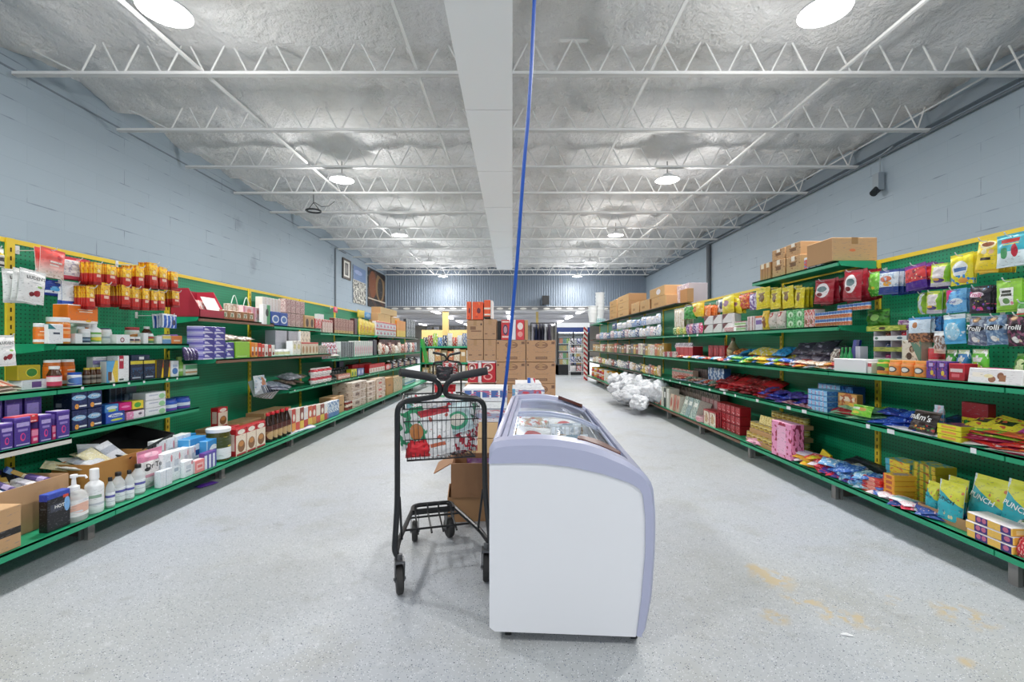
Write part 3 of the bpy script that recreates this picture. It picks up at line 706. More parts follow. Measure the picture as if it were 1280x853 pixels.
def pouch_mesh(m, w, h, t, cr=.07, both=False):
    w, h, t = q(w), q(h), q(t); k = ('p', m, w, h, t, cr)
    if k in _bm: return _bm[k]
    o = MB(); nu, nv = 12, 16; seed = rnd.random()*50
    vs = sorted(set([0, cr*.7, 1-cr*1.1]+[i/nv for i in range(nv+1)]))
    nv = len(vs)-1
    for sd in (-1, 1):
        b = len(o.v)
        for j, v in enumerate(vs):
            for i in range(nu+1):
                u = i/nu; bb = bulge(u, v, t, cr)
                wr = noise.noise(Vector((u*5+seed, v*6, sd*3)))*t*.20*(1 if bb > .003 else .25)
                pinch = 1-.05*math.sin(math.pi*v)*(t/.05 if t < .05 else 1)
                o.v.append(((u-.5)*w*pinch, sd*(bb+max(-bb*.7, wr) if bb > .003 else bb)+(wr if bb <= .003 else 0)*0, v*h))
        for j in range(nv):
            for i in range(nu):
                a = b+j*(nu+1)+i
                o.face((a, a+1, a+nu+2, a+nu+1), 0, [(i/nu, vs[j]), ((i+1)/nu, vs[j]), ((i+1)/nu, vs[j+1]), (i/nu, vs[j+1])])
    n1 = (nu+1)*(nv+1)
    ring = [i for i in range(nu+1)]+[j*(nu+1)+nu for j in range(1, nv+1)]+[nv*(nu+1)+i for i in range(nu-1, -1, -1)]+[j*(nu+1) for j in range(nv-1, 0, -1)]
    for a, b in zip(ring, ring[1:]+ring[:1]): o.face((a, b, b+n1, a+n1), 0, [(.01, .01)]*4)
    me = o.mesh('pouch', m, smooth=True); _bm[k] = me
    return me
def letters(parent, s, width, m, x, y, z, maxh=None, tilt=0, rz=0, fn=None, nm='lettering'):
    me = text_mesh(s, .1, m); xs = [v.co.x for v in me.vertices]; wd = max(xs)-min(xs); zs = [v.co.z for v in me.vertices]; hh = max(zs)-min(zs)
    sc = width/wd
    if maxh and hh*sc > maxh: sc = maxh/hh
    k = ('t', s, m.name, round(sc, 4), tilt, parent.data.name if fn else '')
    if k in _bm: me = _bm[k]
    else:
        me = me.copy(); me.transform(Matrix.Rotation(R(tilt), 4, 'Y') @ Matrix.Scale(sc, 4))
        if fn:
            for v in me.vertices: v.co.y = v.co.y*.6+fn(v.co.x+x, v.co.z+z)
        _bm[k] = me
    return link(nm, me, parent, (x, 0 if fn else y, z), (0, 0, rz))
WT, BT = mat('#f6f6f4', .5, name='white_ink'), mat('#17181c', .5, name='black_ink')
MAXD = [9]
def BX(d3, d0=.06, text=None, name='carton', tape=None):
    def mk(w, h):
        d = min(d0, MAXD[0])
        o = link(name, box_mesh(d3, w, d, h))
        if text:
            for s, tw, tz, m in text: letters(o, s, w*tw, m, 0, -.001, h*tz)
        if tape:
            tm = mat(tape, .35); b = MB(); tw = .024
            b.box(-tw, tw, -.0012, d+.0012, h-.0002, h+.0010); b.box(-tw, tw, -.0012, -.0002, h*.72, h+.001); b.obj('tape', tm, o)
        return o
    return mk
def BAG(m, t=.03, text=None, name='bag', cr=.07):
    def mk(w, h):
        o = link(name, pouch_mesh(m, w, h, t, cr))
        if text:
            for s, tw, tz, tm, tl in text:
                fn = lambda X, Z: -bulge(min(1, max(0, X/w+.5)), min(1, max(0, Z/h)), q(t), cr)*1.02-.0015-q(t)*.24
                letters(o, s, w*tw, tm, 0, 0, h*tz, tilt=tl, fn=fn)
        return o
    return mk
def lath(prof, n=16, **k): m = MB(); m.lathe(prof, n, **k); return m
def BOT(body, label, cap, sh=.66, cr=.55, ch=.14, name='bottle', nk=.8, sq=1.0, lab=(.1, .56), handle=False):
    """bottle: body, printed label, screw cap"""
    def mk(w, h):
        r = w/2*.98; k = ('bo', body, label, cap, q(w), q(h), sh, cr, ch, sq)
        if k not in _bm:
            b = lath([(0, 0), (r*.9, 0), (r, h*.03), (r, h*sh), (r*.93, h*(sh+.05)), (r*cr*.9, h*(1-ch-.03)), (r*cr*.85, h*(1-ch*.6)), (0, h*(1-ch*.6))], 18, c=(0, r, 0), sq=sq).mesh('b', body, True)
            l = lath([(r*1.012, h*lab[0]), (r*1.012, h*lab[1])], 18, c=(0, r, 0), sq=sq)
            l = l.mesh('l', label, True)
            c = lath([(r*cr, h*(1-ch)), (r*cr*1.04, h*(1-ch*.9)), (r*cr, h*.99), (r*cr*.86, h), (0, h)], 16, c=(0, r, 0)).mesh('c', cap, True)
            _bm[k] = (b, l, c)
        b, l, c = _bm[k]
        o = link(name, b); link('label', l, o); link('cap', c, o)
        return o
    return mk
def JAR(body, label, lid, name='jar', lr=.96, lh=.17, lab=(.08, .74), sq=1.0):
    def mk(w, h):
        r = w/2*.98; k = ('ja', body, label, lid, q(w), q(h), lr, sq)
        if k not in _bm:
            b = lath([(0, 0), (r*.92, 0), (r, h*.03), (r, h*.76), (r*.93, h*(1-lh-.01)), (r*.9, h*(1-lh*.5)), (0, h*(1-lh*.5))], 20, c=(0, r, 0), sq=sq).mesh('b', body, True)
            l = lath([(r*1.012, h*lab[0]), (r*1.012, h*lab[1])], 20, c=(0, r, 0), sq=sq).mesh('l', label, True)
            c = lath([(r*lr, h*(1-lh)), (r*lr*1.02, h*(1-lh*.8)), (r*lr*1.02, h*.985), (r*lr*.95, h), (0, h)], 20, c=(0, r, 0)).mesh('c', lid, True)
            _bm[k] = (b, l, c)
        b, l, c = _bm[k]; o = link(name, b); link('label', l, o); link('lid', c, o)
        return o
    return mk
def CAN(label, name='can', top='#d9dadb', n=14):
    def mk(w, h):
        r = w/2*.97; k = ('ca', label, q(w), q(h))
        if k not in _bm:
            b = lath([(r*.94, h*.03), (r, h*.05), (r, h*.95), (r*.94, h*.97)], n, c=(0, r, 0)).mesh('b', label, True)
            t = MB(); t.lathe([(0, h*.965), (r*.86, h*.965), (r*.88, h), (r*.97, h), (r*.97, h*.955)], n, c=(0, r, 0)); t.lathe([(0, 0), (r*.97, 0), (r*.97, h*.045)], n, c=(0, r, 0))
            _bm[k] = (b, t.mesh('t', mat(top, .3, .6), True))
        b, t = _bm[k]; o = link(name, b); link('can_rim', t, o)
        return o
    return mk
# ---------- placing ----------
LABELS = {}
PX = {}
def lab(o, text, cat, grp=None):
    cnt = lambda: len(text.replace('-', ' ').split())
    if cnt() > 16: text = text.replace('from the near end', 'along')
    if cnt() > 16: text = text.replace(' layer', '')
    if cnt() > 16: text = text.replace(' the ', ' ', 1)
    if cnt() > 16: text = text.replace(' the ', ' ', 1)
    if o.name.split('.')[0] == 'bag': o.name = {'bag': 'candy_bag' if o.location.x > 1 else 'snack_bag', 'pack': 'candy_pack' if o.location.x > 1 else 'wrapped_pack', 'packet': 'snack_packet', 'sachet': 'candy_sachet', 'toy': 'toy_pack', 'tag': 'hanging_tag', 'pouch': 'snack_pouch'}.get(cat, cat+'_bag')
    tag(o, text, cat, grp)
def near(i, n, nm='near end'):
    if n == 1: return ''
    if n == 2: return ', '+('nearer', 'farther')[i]+' of two'
    if i == n-1: return ', last from the '+nm
    return ', %s from the %s' % (ordi[i], nm)
LAY = {2: ['lower layer', 'upper layer'], 3: ['bottom layer', 'middle layer', 'top layer'], 4: ['bottom layer', 'second layer', 'third layer', 'top layer'], 5: ['bottom layer', 'second layer', 'third layer', 'fourth layer', 'top layer']}
def row(s, xl, z, xa, xb, yt, mk, n=1, label='', cat='box', grp=None, off=.02, layers=1, fill=.95, jit=1.5, rz=0, h=None, lean=0):
    """n products side by side on a shelf between two sight lines xa (near) and xb (far), fronts `off` behind the lip"""
    X = xl+off; Ya, Yb = YX(xa, X), YX(xb, X)
    if h is None: h = (ZP(yt, Ya)-z)/layers
    w = (Yb-Ya)/n; proto = None; out = []; MAXD[0] = max(.02, (LB if s < 0 else RB)-.03-X)
    for L in range(layers):
        for i in range(n):
            if proto is None: proto = o = mk(w*fill, h*.985); MAXD[0] = 9
            else: o = dup(proto)
            o.location = (s*X, Ya+w*(i+.5), z+h*L+.0008)
            o.rotation_euler = (R(-lean), 0, (R(90) if s < 0 else R(-90))+R(rz+rnd.uniform(-jit, jit)))
            t = label+near(i, n)+((', '+LAY[layers][L]) if layers > 1 else '')
            lab(o, t, cat, grp or (label if n*layers > 1 else None)); out.append(o)
    return out
def hook_obj(s, Y, z, X, xb, what):
    b = MB(); a, c = s*(xb-.001), s*(X-.02)
    b.tube([(a, Y, z), (c, Y, z), (c-s*.012, Y, z+.006), (c-s*.02, Y, z+.018)], .0028, 6)
    x0, x1 = sorted((a, a-s*.004)); b.box(x0, x1, Y-.012, Y+.012, z-.02, z+.03)
    o = b.obj('peg_hook', mat('#d8dadb', .3, .4)); tag(o, ('white wire peg hook '+what)[:110], 'hook', 'peg hooks')
    return o
def hang(s, xa, xb_, yt, yb, X, mk, n, label, what, cat='bag', gap=.022, fan=4, bx=None, sway=6):
    """n bags hanging one behind the other on a peg hook"""
    bx = bx or (LB if s < 0 else RB); xm = (xa+xb_)/2; Y = YX(xm, X); w = abs(YX(xb_, X)-YX(xa, X)); h = (yb-yt)*Y/F; zt = ZP(yt, Y)
    hook_obj(s, Y, zt-.012, X, bx, 'holding the '+what)
    proto = None
    for i in range(n):
        o = proto = mk(w, h) if proto is None else None
        if o is None: o = dup(P0)
        P0 = o if i == 0 else P0
        proto = P0
        o.location = (s*(X+i*gap), Y+rnd.uniform(-.006, .006), zt-h)
        o.rotation_euler = (R(rnd.uniform(-3, 1)), R(rnd.uniform(-fan, fan)), (R(90) if s < 0 else R(-90))+R(rnd.uniform(-sway, sway)))
        t = label if n == 1 else label+', '+('front one' if i == 0 else 'last one at the back' if i == n-1 else ordi[i]+' from the front')
        lab(o, t, cat, None if n == 1 else what)
def pile(s, xl, z, xa, xb, mks, n, size, label, cat='bag', off=.03, layers=1, tilt=(5, 18), yaw=18, dx=.03, grp=None, ends=None):
    """bags or packs lying on a shelf, layered; size = width along shelf, length into the shelf, thickness"""
    w, l, t = size; X = xl+off; Ya, Yb = YX(xa, X), YX(xb, X); cols = -(-n//layers); protos = {}
    for i in range(n):
        c, L = i//layers, i % layers; mk = rnd.choice(mks) if isinstance(mks, (list, tuple)) else mks
        if mk not in protos: o = protos[mk] = mk(w, l)
        else: o = dup(protos[mk])
        a = R(-90+rnd.uniform(*tilt)); zz = z+t*.55+L*t*1.02
        o.location = (s*(X+rnd.uniform(0, dx)+L*.006), Ya+(Yb-Ya)*(c+.5)/cols+rnd.uniform(-.01, .01), zz)
        o.rotation_euler = (a, R(rnd.uniform(-7, 7)), (R(90) if s < 0 else R(-90))+R(rnd.uniform(-yaw, yaw)*1.4))
        nm = mk.__dict__.get('nm') if hasattr(mk, '__dict__') else None
        lb = (nm+' '+label) if nm else label
        t_ = lb+near(c, cols)+((', '+LAY[layers][L]) if layers > 1 else '')
        lab(o, t_, cat, grp or label)
def N(mk, nm): mk.nm = nm; return mk
def one(s, X, Y, z, mk, w, h, label, cat='box', rot=None, grp=None):
    o = mk(w, h); o.location = (s*X, Y, z); o.rotation_euler = rot or (0, 0, R(90) if s < 0 else R(-90)); lab(o, label, cat, grp)
    return o
def face(x0, x1, yt, yb, Y, mk, label, cat='box', grp=None, rz=0, lean=0):
    """a product whose front looks down the aisle at distance Y, spanning two sight lines"""
    w = XP(x1, Y)-XP(x0, Y); z = ZP(yb, Y); h = (yb-yt)*Y/F
    o = mk(w*.985, h*.985); o.location = ((XP(x0, Y)+XP(x1, Y))/2, Y, z); o.rotation_euler = (R(-lean), 0, R(rz)); lab(o, label, cat, grp)
    return o
def open_carton(w, d, h, col='#c49d72', th=.006, flaps=(), name='open_carton'):
    t = empty(name); m = mat(col, .7, bump=.08, bscale=40, name='cardboard')
    b = MB(); b.box(-w/2, w/2, 0, th, 0, h); b.box(-w/2, w/2, d-th, d, 0, h); b.box(-w/2, -w/2+th, th, d-th, 0, h); b.box(w/2-th, w/2, th, d-th, 0, h); b.box(-w/2+th, w/2-th, th, d-th, 0, th)
    b.obj('carton_body', m, t)
    for f, a in flaps:
        k = MB(); L = min(w, d)*.45
        if f in 'fb': k.box(-w/2, w/2, -L, 0, -th/2, th/2); o = k.obj('flap', m, t, (0, 0 if f == 'f' else d, h), (R(a), 0, 0 if f == 'f' else R(180)))
        else: k.box(-d/2, d/2, -L, 0, -th/2, th/2); o = k.obj('flap', m, t, (w/2 if f == 'r' else -w/2, d/2, h), (R(a), 0, R(90) if f == 'r' else R(-90)))
    return t
CARD = '#c39c72'
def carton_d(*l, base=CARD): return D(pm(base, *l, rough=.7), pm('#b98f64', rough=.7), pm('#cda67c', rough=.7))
# ================= left side =================
WH = '#eef0f2'; wcap = mat('#f1f2f3', .35, name='white_cap'); bcap = mat('#1b1b1d', .4, name='black_cap')
whp = mat('#eceef0', .35, name='white_plastic'); amber = mat('#4a2a18', .2, name='amber_plastic')
orj = pm('#ee7a1f', ('b', 0, .2, '#f4f2ee'), ('r', .35, .75, .45, .62, '#f3a765'), ('r', .4, .7, .75, .82, '#fbe3cc'))
# --- bags hung on the near left pegboard ---
hang(-1, 47, 80, 311, 347, 2.78, BAG(pm('#f3e3da', ('g', .1, .62, '#e8564f'), ('e', .72, .72, .14, .1, '#c8202c'), ('r', .3, .8, .5, .56, '#f7ece6'), ('r', .3, .7, .4, .45, '#f7ece6'), ('n', 9, .6, 0, .25, '#d9b9a6')), .035), 2, 'coral pink bag fading to cream at the top of the left pegboard', 'coral pink bags')
hang(-1, 80, 112, 323, 350, 2.80, BAG(pm('#efecec', ('b', .86, 1, '#c9263a'), ('b', 0, .14, '#d8566a'), ('n', 7, .56, .2, .8, '#b8b4c6')), .02), 5, 'white sachet with red ends hanging beside the coral bags', 'white sachets with red ends', 'sachet', gap=.018)
ludm = pm('#f2f1f0', ('e', .62, .3, .13, .09, '#a3242e'), ('e', .42, .26, .1, .07, '#7d1c25'), ('e', .7, .5, .1, .035, '#8fbf5a'), ('r', .3, .75, .6, .63, '#cfd0d2'))
def lud(w, h): return BAG(ludm, .03, [("LUDEN'S", .7, .74, BT, 0)], 'cough_drop_bag')(w, h)
hang(-1, 20, 54, 337, 379, 2.72, lud, 3, 'white cough drop bag printed with cherries on the left pegboard', 'cherry cough drop bags', gap=.035, fan=7, sway=12)
hang(-1, -6, 22, 419, 458, 2.62, lud, 1, 'white cherry cough drop bag hanging low in front of the yellow post', 'low cherry cough drop bag')
hang(-1, -20, 6, 309, 333, 2.72, BAG(pm('#e9e6dc', ('b', .3, .5, '#1e1e20'), ('b', .62, .75, '#e2c22c'), ('b', .05, .15, '#1e1e20')), .03), 1, 'black yellow and white striped bag cut by the picture edge', 'striped bag')
hang(-1, 57, 80, 351, 370, 2.84, BAG(pm('#1d3f9c', ('e', .5, .4, .3, .2, '#5bb0e8'), ('b', .15, .3, '#dfe8f4'), ('n', 6, .62, '#14246a')), .025), 2, 'dark blue mint bag behind the cough drops', 'dark blue mint bags')
hang(-1, 78, 107, 353, 388, 2.80, BAG(pm('#eceef2', ('b', 0, .3, '#2f56b4'), ('e', .5, .62, .14, .1, '#7d918c'), ('r', .2, .8, .4, .45, '#b9c0cc')), .03), 2, 'white bag with a blue base hanging above the orange carton', 'white and blue bags')
yr = BAG(pm('#c92a22', ('b', .5, 1, '#f2c21e'), ('n', 8, .58, .5, 1, '#e28a18'), ('r', .25, .75, .34, .46, '#f0c8b4'), ('e', .5, .62, .18, .08, '#f6dfa0'), ('b', 0, .12, '#9c1c1a')), .018, name='sachet')
for i, (a, b, t, d) in enumerate(((110, 124, 328, 356), (126, 143, 331, 357), (147, 162, 335, 360), (163, 178, 333, 360), (182, 196, 329, 361), (194, 208, 334, 362), (210, 221, 340, 362))):
    hang(-1, a+(b-a)*.42, b+2, t, d, 2.70, yr, 8, 'yellow and red candy sachet in the upper row, %s bunch' % ordi[i], 'upper %s bunch of yellow red sachets' % ordi[i], 'sachet', gap=.0135, fan=2, sway=3)
for i, (a, b, t, d) in enumerate(((103, 117, 358, 387), (119, 136, 354, 384), (145, 160, 357, 384), (160, 172, 359, 387), (173, 184, 361, 388), (184, 194, 363, 388), (193, 205, 364, 388), (211, 223, 364, 384))):
    hang(-1, a+(b-a)*.42, b+2, t, d, 2.70, yr, 8, 'yellow and red candy sachet in the lower row, %s bunch' % ordi[i], 'lower %s bunch of yellow red sachets' % ordi[i], 'sachet', gap=.0135, fan=2, sway=3)
hang(-1, 203, 221, 393, 410, 2.72, BAG(pm('#2f63bd', ('s', 4, .3, '#dfe7f2'), ('e', .75, .4, .14, .2, '#1b2c55'), ('b', .88, 1, '#eef2f6')), .016, name='blister_card'), 5, 'blue and white blister card hanging near the second post', 'blue blister cards', 'card', gap=.016)
# --- shelf A (eye level) ---
A = 1.152
one(-1, 2.715, 2.765, A, JAR(mat('#d8873c', .2), orj, wcap, 'vitamin_jar'), .112, .16, 'orange vitamin jar with white lid at the near end of the eye-level shelf', 'jar')
row(-1, 2.70, A, 48, 60, 404, JAR(mat('#d8873c', .2), orj, wcap, 'vitamin_jar'), 1, 'slim orange vitamin jar next to the big orange jar', 'jar', off=.03)
one(-1, 2.80, 3.0, A, JAR(mat('#d8873c', .2), orj, wcap, 'vitamin_jar'), .12, .13, 'orange vitamin jar behind the teal and white box', 'jar')
row(-1, 2.70, A, 60.5, 80, 405, BX(D(pm(WH, ('b', .74, 1, '#1f7f86'), ('d', .6, 1.05, '#e9edf0'), ('r', .3, .75, .48, .58, '#3c4a5c')), WH), .07), 1, 'white vitamin box with teal top in front of the orange jars', 'box', off=.005)
one(-1, 2.745, 2.905, A+.131, BX(D(pm('#ef7b22', ('b', 0, .14, '#f4f1ec'), ('b', .94, 1, '#f1ede6'), ('r', .35, .8, .6, .66, '#fbe0c8'), ('r', .3, .8, .72, .76, '#fbe0c8'), ('e', .66, .13, .1, .06, '#f0b41e')), '#ee7a1f', '#f1ede6'), .10), .20, .115, 'orange and white carton lying on top of the vitamin jars', 'box')
row(-1, 2.70, A, 94, 104, 417, BX(D(pm(WH, ('b', .9, 1, '#d7dde2')), WH), .05), 1, 'small plain white box beside the teal labelled box', off=.02)
row(-1, 2.70, A, 96, 107, 408, BX(D(pm('#dfe8ea', ('b', .3, .8, '#7fc0c2'), ('n', 8, .6, .3, .8, '#e8f2f2')), WH), .05), 1, 'pale teal box standing behind the small plain white box', off=.09)
row(-1, 2.70, A, 105, 117, 411, JAR(whp, pm('#28415c', ('b', .55, 1, '#dfe3e6'), ('r', .2, .8, .2, .4, '#8aa0b8')), wcap, 'pill_bottle'), 1, 'white pill bottle with navy label beside a green-labelled bottle', 'bottle', off=.03)
row(-1, 2.70, A, 117.5, 131, 404, BOT(whp, pm('#6fb557', ('b', .5, .8, '#e7efe0'), ('e', .5, .3, .2, .2, '#f0d54c')), wcap, name='pill_bottle', cr=.42), 1, 'tall white bottle with green label on the eye-level shelf', 'bottle', off=.03)
row(-1, 2.70, A, 131.5, 144, 410, JAR(whp, pm('#e9ebee', ('r', .2, .8, .4, .6, '#b6c0cc')), mat('#3c4d66', .4), 'pill_bottle', lr=.7), 1, 'white pill bottle with navy cap behind the green-labelled bottle', 'bottle', off=.06)
row(-1, 2.70, A, 146, 163, 418, BX(D(pm(WH, ('e', .4, .42, .16, .26, '#8d4a54'), ('e', .4, .42, .1, .16, '#e8d8da')), WH), .06), 1, 'white box with a round maroon emblem on the eye-level shelf', off=.01)
row(-1, 2.70, A, 163.5, 178, 421, JAR(whp, pm('#efe9e2', ('b', .2, .36, '#c9a04a'), ('b', .5, .75, '#b94a44'), ('r', .1, .5, .5, .9, '#4a3a44')), wcap, 'pill_bottle'), 2, 'short white pill bottle with red and gold label', 'bottle', off=.02)
row(-1, 2.70, A, 166, 179, 409, JAR(whp, pm('#eee6dc', ('e', .5, .5, .25, .3, '#d88c4a')), mat('#b9474a', .4), 'pill_bottle'), 1, 'white pill bottle with red lid behind the short ones', 'bottle', off=.1)
row(-1, 2.70, A, 179.5, 186, 416, BX(D(WH), .05), 1, 'narrow white box between pill bottles', off=.02)
row(-1, 2.70, A, 184, 193, 408, BOT(amber, pm('#5a3a28', ('b', .3, .7, '#c9b49a')), wcap, name='syrup_bottle', cr=.6), 1, 'amber bottle with white cap on the eye-level shelf', 'bottle', off=.09)
row(-1, 2.70, A, 187, 195, 417, JAR(whp, pm('#4f8f62', ('b', .35, .6, '#d9c24c'), ('b', .68, .9, '#c43c3a')), wcap, 'pill_bottle', lr=.8), 1, 'pill bottle with green yellow and red label', 'bottle', off=.02)
row(-1, 2.70, A, 196, 203, 420, BX(D(WH), .05), 1, 'little white box before the blue and yellow box', off=.02)
row(-1, 2.70, A, 203.5, 214, 419, BX(D(pm('#dcd9c9', ('b', 0, .5, '#6f9fcf'), ('b', .62, .9, '#e8d26a')), WH), .05), 1, 'pale box with blue base and yellow band', off=.02)
row(-1, 2.70, A, 214.5, 228, 420, BX(D(pm('#ec8a3c', ('r', .2, .8, .3, .5, '#f6d9bc')), '#d9d2c8'), .06), 1, 'orange box at the far end of the eye-level shelf', off=.02)
one(-1, 2.75, YX(217, 2.75), A+.049, BX(D(pm('#9a78bd', ('r', .1, .7, .3, .6, '#c9b3dc')), '#8a68ad'), .06), .10, .028, 'purple box lying on top of the orange box')
# --- shelf B ---
B = .889
row(-1, 2.70, B, 27, 62, 470, BX(D(pm('#e3e3ea', ('r', .35, .7, .2, .8, '#6b4a8c'), ('b', .9, 1, '#c7c8d6')), WH), .09), 1, 'white box with purple panel lying below the olive box', off=.06, h=.055)
one(-1, 2.765, YX(37, 2.765), B+.057, BX(D(pm('#b9a61e', ('e', .6, .5, .26, .32, '#e4d648'), ('e', .6, .5, .23, .27, '#2d7d2f')), '#8e8416'), .07), .125, .085, 'olive yellow box with a green oval on the second left shelf')
pile(-1, 2.70, B, -30, 26, [N(BX(D(pm('#f3d3c6', ('s', 3, .45, '#e46a54'), ('b', 0, .2, '#4a3a2a')), '#f1dccf'), .012, name='card_pack'), 'pink')], 8, (.11, .13, .016), 'striped card pack sliding off the near second shelf', 'pack', layers=2, tilt=(12, 25), yaw=8, off=.01)
row(-1, 2.70, B, 64, 99, 450, JAR(mat('#c86a2c', .2), orj, wcap, 'vitamin_jar', lr=.9, lh=.12), 2, 'orange vitamin jar with white lid on the second left shelf', 'jar', off=.09)
row(-1, 2.70, B, 67, 82, 458, BOT(amber, pm('#f0dfe2', ('b', 0, .42, '#c93a5a'), ('b', .9, 1, '#c93a5a')), wcap, name='syrup_bottle', cr=.72, sh=.6), 1, 'small amber bottle with pink label in front of orange jars', 'bottle', off=.01)
row(-1, 2.70, B, 93, 107, 466, JAR(mat('#e6e9ee', .3), pm('#dfe6f0', ('e', .5, .5, .3, .35, '#5a84c8'), ('b', 0, .15, '#2f56b0')), mat('#2a58b4', .3), 'ointment_tub'), 1, 'blue-lidded white tub beside the amber bottle', 'tub', off=.01)
row(-1, 2.70, B, 108, 129, 460, BOT(amber, pm('#8a8276', ('b', .4, .7, '#3d352b')), mat('#cdb63c', .4), name='vial', cr=.8, ch=.12), 3, 'brown vial with yellow cap', 'bottle', off=.02)
row(-1, 2.70, B, 116, 145, 446, BX(D(pm('#eae9ee', ('b', .7, .86, '#8f84b4'), ('e', .6, .55, .14, .2, '#7d5a4a'), ('r', .1, .9, .9, .93, '#c9c6d6')), WH), .05), 1, 'white box with purple heading behind the vials', off=.10)
row(-1, 2.70, B, 133, 149, 451, BX(D(pm('#efe9d8', ('d', 2.0, 1.4, '#e8c84a'), ('d', -2.0, -.4, '#5aa6d8'), ('r', .1, .4, .1, .5, '#6a4c3a')), WH), .05), 1, 'box with yellow and blue diagonal wedges on the second shelf', off=.02)
row(-1, 2.70, B, 147, 162, 445, BX(D(pm('#eceef0', ('r', .1, .5, .5, 1, '#b8203f'), ('r', .15, .45, .8, .88, '#f0d8dc'), ('r', .1, .5, .05, .12, '#32504e')), pm('#eef0f2', ('b', .5, .9, '#f4f5f6'))), .075), 1, 'large white box with a red panel on the second shelf', off=.02)
navy = D(pm('#12233f', ('b', .78, .94, '#d8c83c'), ('r', .1, .9, .5, .62, '#24466f'), ('n', 7, .6, 0, .5, '#1f5a80'), ('r', .12, .8, .1, .16, '#aebccc')), '#0f1c33')
row(-1, 2.70, B, 163, 195, 450, BX(navy, .08), 2, 'navy box with yellow lettering on the second left shelf', off=.02)
row(-1, 2.70, B+.111, 164, 188, 436, BX(D(pm('#16304f', ('r', .4, .66, .3, .8, '#e6eaee')), '#14263f'), .09), 1, 'navy box with a white square on top of two navy boxes', off=.03, h=.075)
row(-1, 2.70, B, 196, 213, 450, BX(D(pm('#f2c81c', ('d', .9, 1.35, '#d23324'), ('d', -3, -1.9, '#2c2a24')), '#e6b818'), .06), 2, 'yellow box with red corner on the second left shelf', off=.02)
row(-1, 2.70, B, 213.5, 224, 451, BX(D(pm('#e8edf2', ('e', .5, .35, .35, .2, '#4a7dbd'), ('r', .2, .8, .6, .75, '#b9c9dc')), WH), .06), 1, 'white box with blue swoosh beside the green tube', off=.02)
row(-1, 2.70, B, 224.5, 231, 446, BOT(mat('#7fb84a', .3), pm('#8fc25a', ('r', .2, .8, .3, .6, '#d9ecc0')), mat('#8aa858', .4), name='lotion_tube', cr=.7, ch=.2), 1, 'tall light green tube on the second left shelf', 'tube', off=.03)
row(-1, 2.70, B, 232, 247, 456, BX(D(pm('#dfe6d8', ('b', .55, .95, '#5aa878'), ('b', .2, .35, '#c8a070')), WH), .05), 1, 'small green and white box at the end of the second shelf', off=.02)
# --- white tray: purple boxes ---
pur = D(pm('#4b3292', ('r', .12, .9, .68, .82, '#b9a8e0'), ('r', .2, .8, .52, .6, '#9a86cc'), ('e', .5, .32, .16, .14, '#e23f86'), ('e', .52, .33, .1, .09, '#4b3292'), ('r', .1, .9, .05, .09, '#c9bfe6'), ('b', .93, 1, '#6f54b4')), pm('#3f2a7c', ('r', .2, .8, .5, .9, '#7f6ab8'), ('r', .2, .8, .1, .4, '#5a459a')), pm('#cdbfe6', ('r', .1, .9, .2, .8, '#ece8f4')))
pinkb = D(pm('#d42a6e', ('b', .55, .95, '#e88aac'), ('r', .2, .8, .2, .4, '#f0b8cc')), '#b8245c')
Tz = .603
for i, (a, b, t) in enumerate(((-22, -3, 533), (0, 17, 531), (18, 39, 523), (50, 65, 519), (71, 88, 514))):
    row(-1, 2.61, Tz, a, b, t, BX(pur, .07), 1, 'purple box with a pink ring mark on the white tray'+near(i, 5), off=.012)
row(-1, 2.61, Tz, 39.5, 49, 537, BX(pinkb, .05), 1, 'small hot pink box between purple boxes on the tray', off=.02)
row(-1, 2.61, Tz, 65.5, 70.5, 533, BX(pinkb, .05), 1, 'narrow hot pink box near the end of the white tray', off=.02)
row(-1, 2.61, Tz, -10, 17, 521, BX(D(pm('#e05a86', ('n', 9, .55, '#f3b2c6')), '#d44a78'), .05), 1, 'pink box lying across the purple boxes', off=.10, h=.105)
row(-1, 2.61, Tz+.118, 17, 49, 500, BX(D(pm('#d8333f', ('v', 4, .3, '#f6d4d0')), '#c82a36', '#e67a86'), .06), 1, 'red box with white flower dots lying on purple boxes', off=.02, h=.045)
for i, (a, b, t) in enumerate(((-12, 4, 499), (6, 29, 498), (31, 53, 496))):
    row(-1, 2.61, Tz, a, b, t, BX(D(pm('#3c2880', ('r', .1, .8, .6, .85, '#8f7fc4'), ('r', .5, .8, .45, .55, '#4aa08c')), '#2f2068'), .05), 1, 'tall purple box at the back of the tray'+near(i, 3), off=.14)
# --- shelf C ---
C_ = .613
nvb = D(pm('#15285c', ('e', .45, .6, .45, .14, '#8fc0e4'), ('e', .3, .16, .13, .13, '#eea23c'), ('r', .45, .95, .12, .2, '#e8eef4'), ('n', 4, .62, '#2d3f78')), pm('#10183a', ('r', .55, .85, .15, .35, '#8a8a9a')))
row(-1, 2.70, C_, 90, 128, 488, BX(nvb, .12, [('Always', .6, .62, WT)]), 2, 'navy pad carton on the third left shelf', off=.02, layers=2)
blb = D(pm('#1f56c0', ('e', .5, .68, .4, .16, '#e6eef6'), ('e', .55, .28, .32, .1, '#c8d84a'), ('d', 2.5, 2.9, '#173a8a')), '#1a3f94')
row(-1, 2.70, C_, 132, 157, 517, BX(blb, .09, [('Always', .5, .68, mat('#1f56c0', .4))]), 1, 'bright blue pad pack with yellow-green band', 'pack', off=.02)
row(-1, 2.70, C_+.068, 131, 149, 503, BX(D(pm('#4a8fd0', ('e', .5, .6, .4, .2, '#cfe4f2'), ('e', .5, .3, .3, .15, '#bcd05a')), '#2a5fb4'), .09), 1, 'light blue pack on top of the bright blue pack', 'pack', off=.03, h=.06)
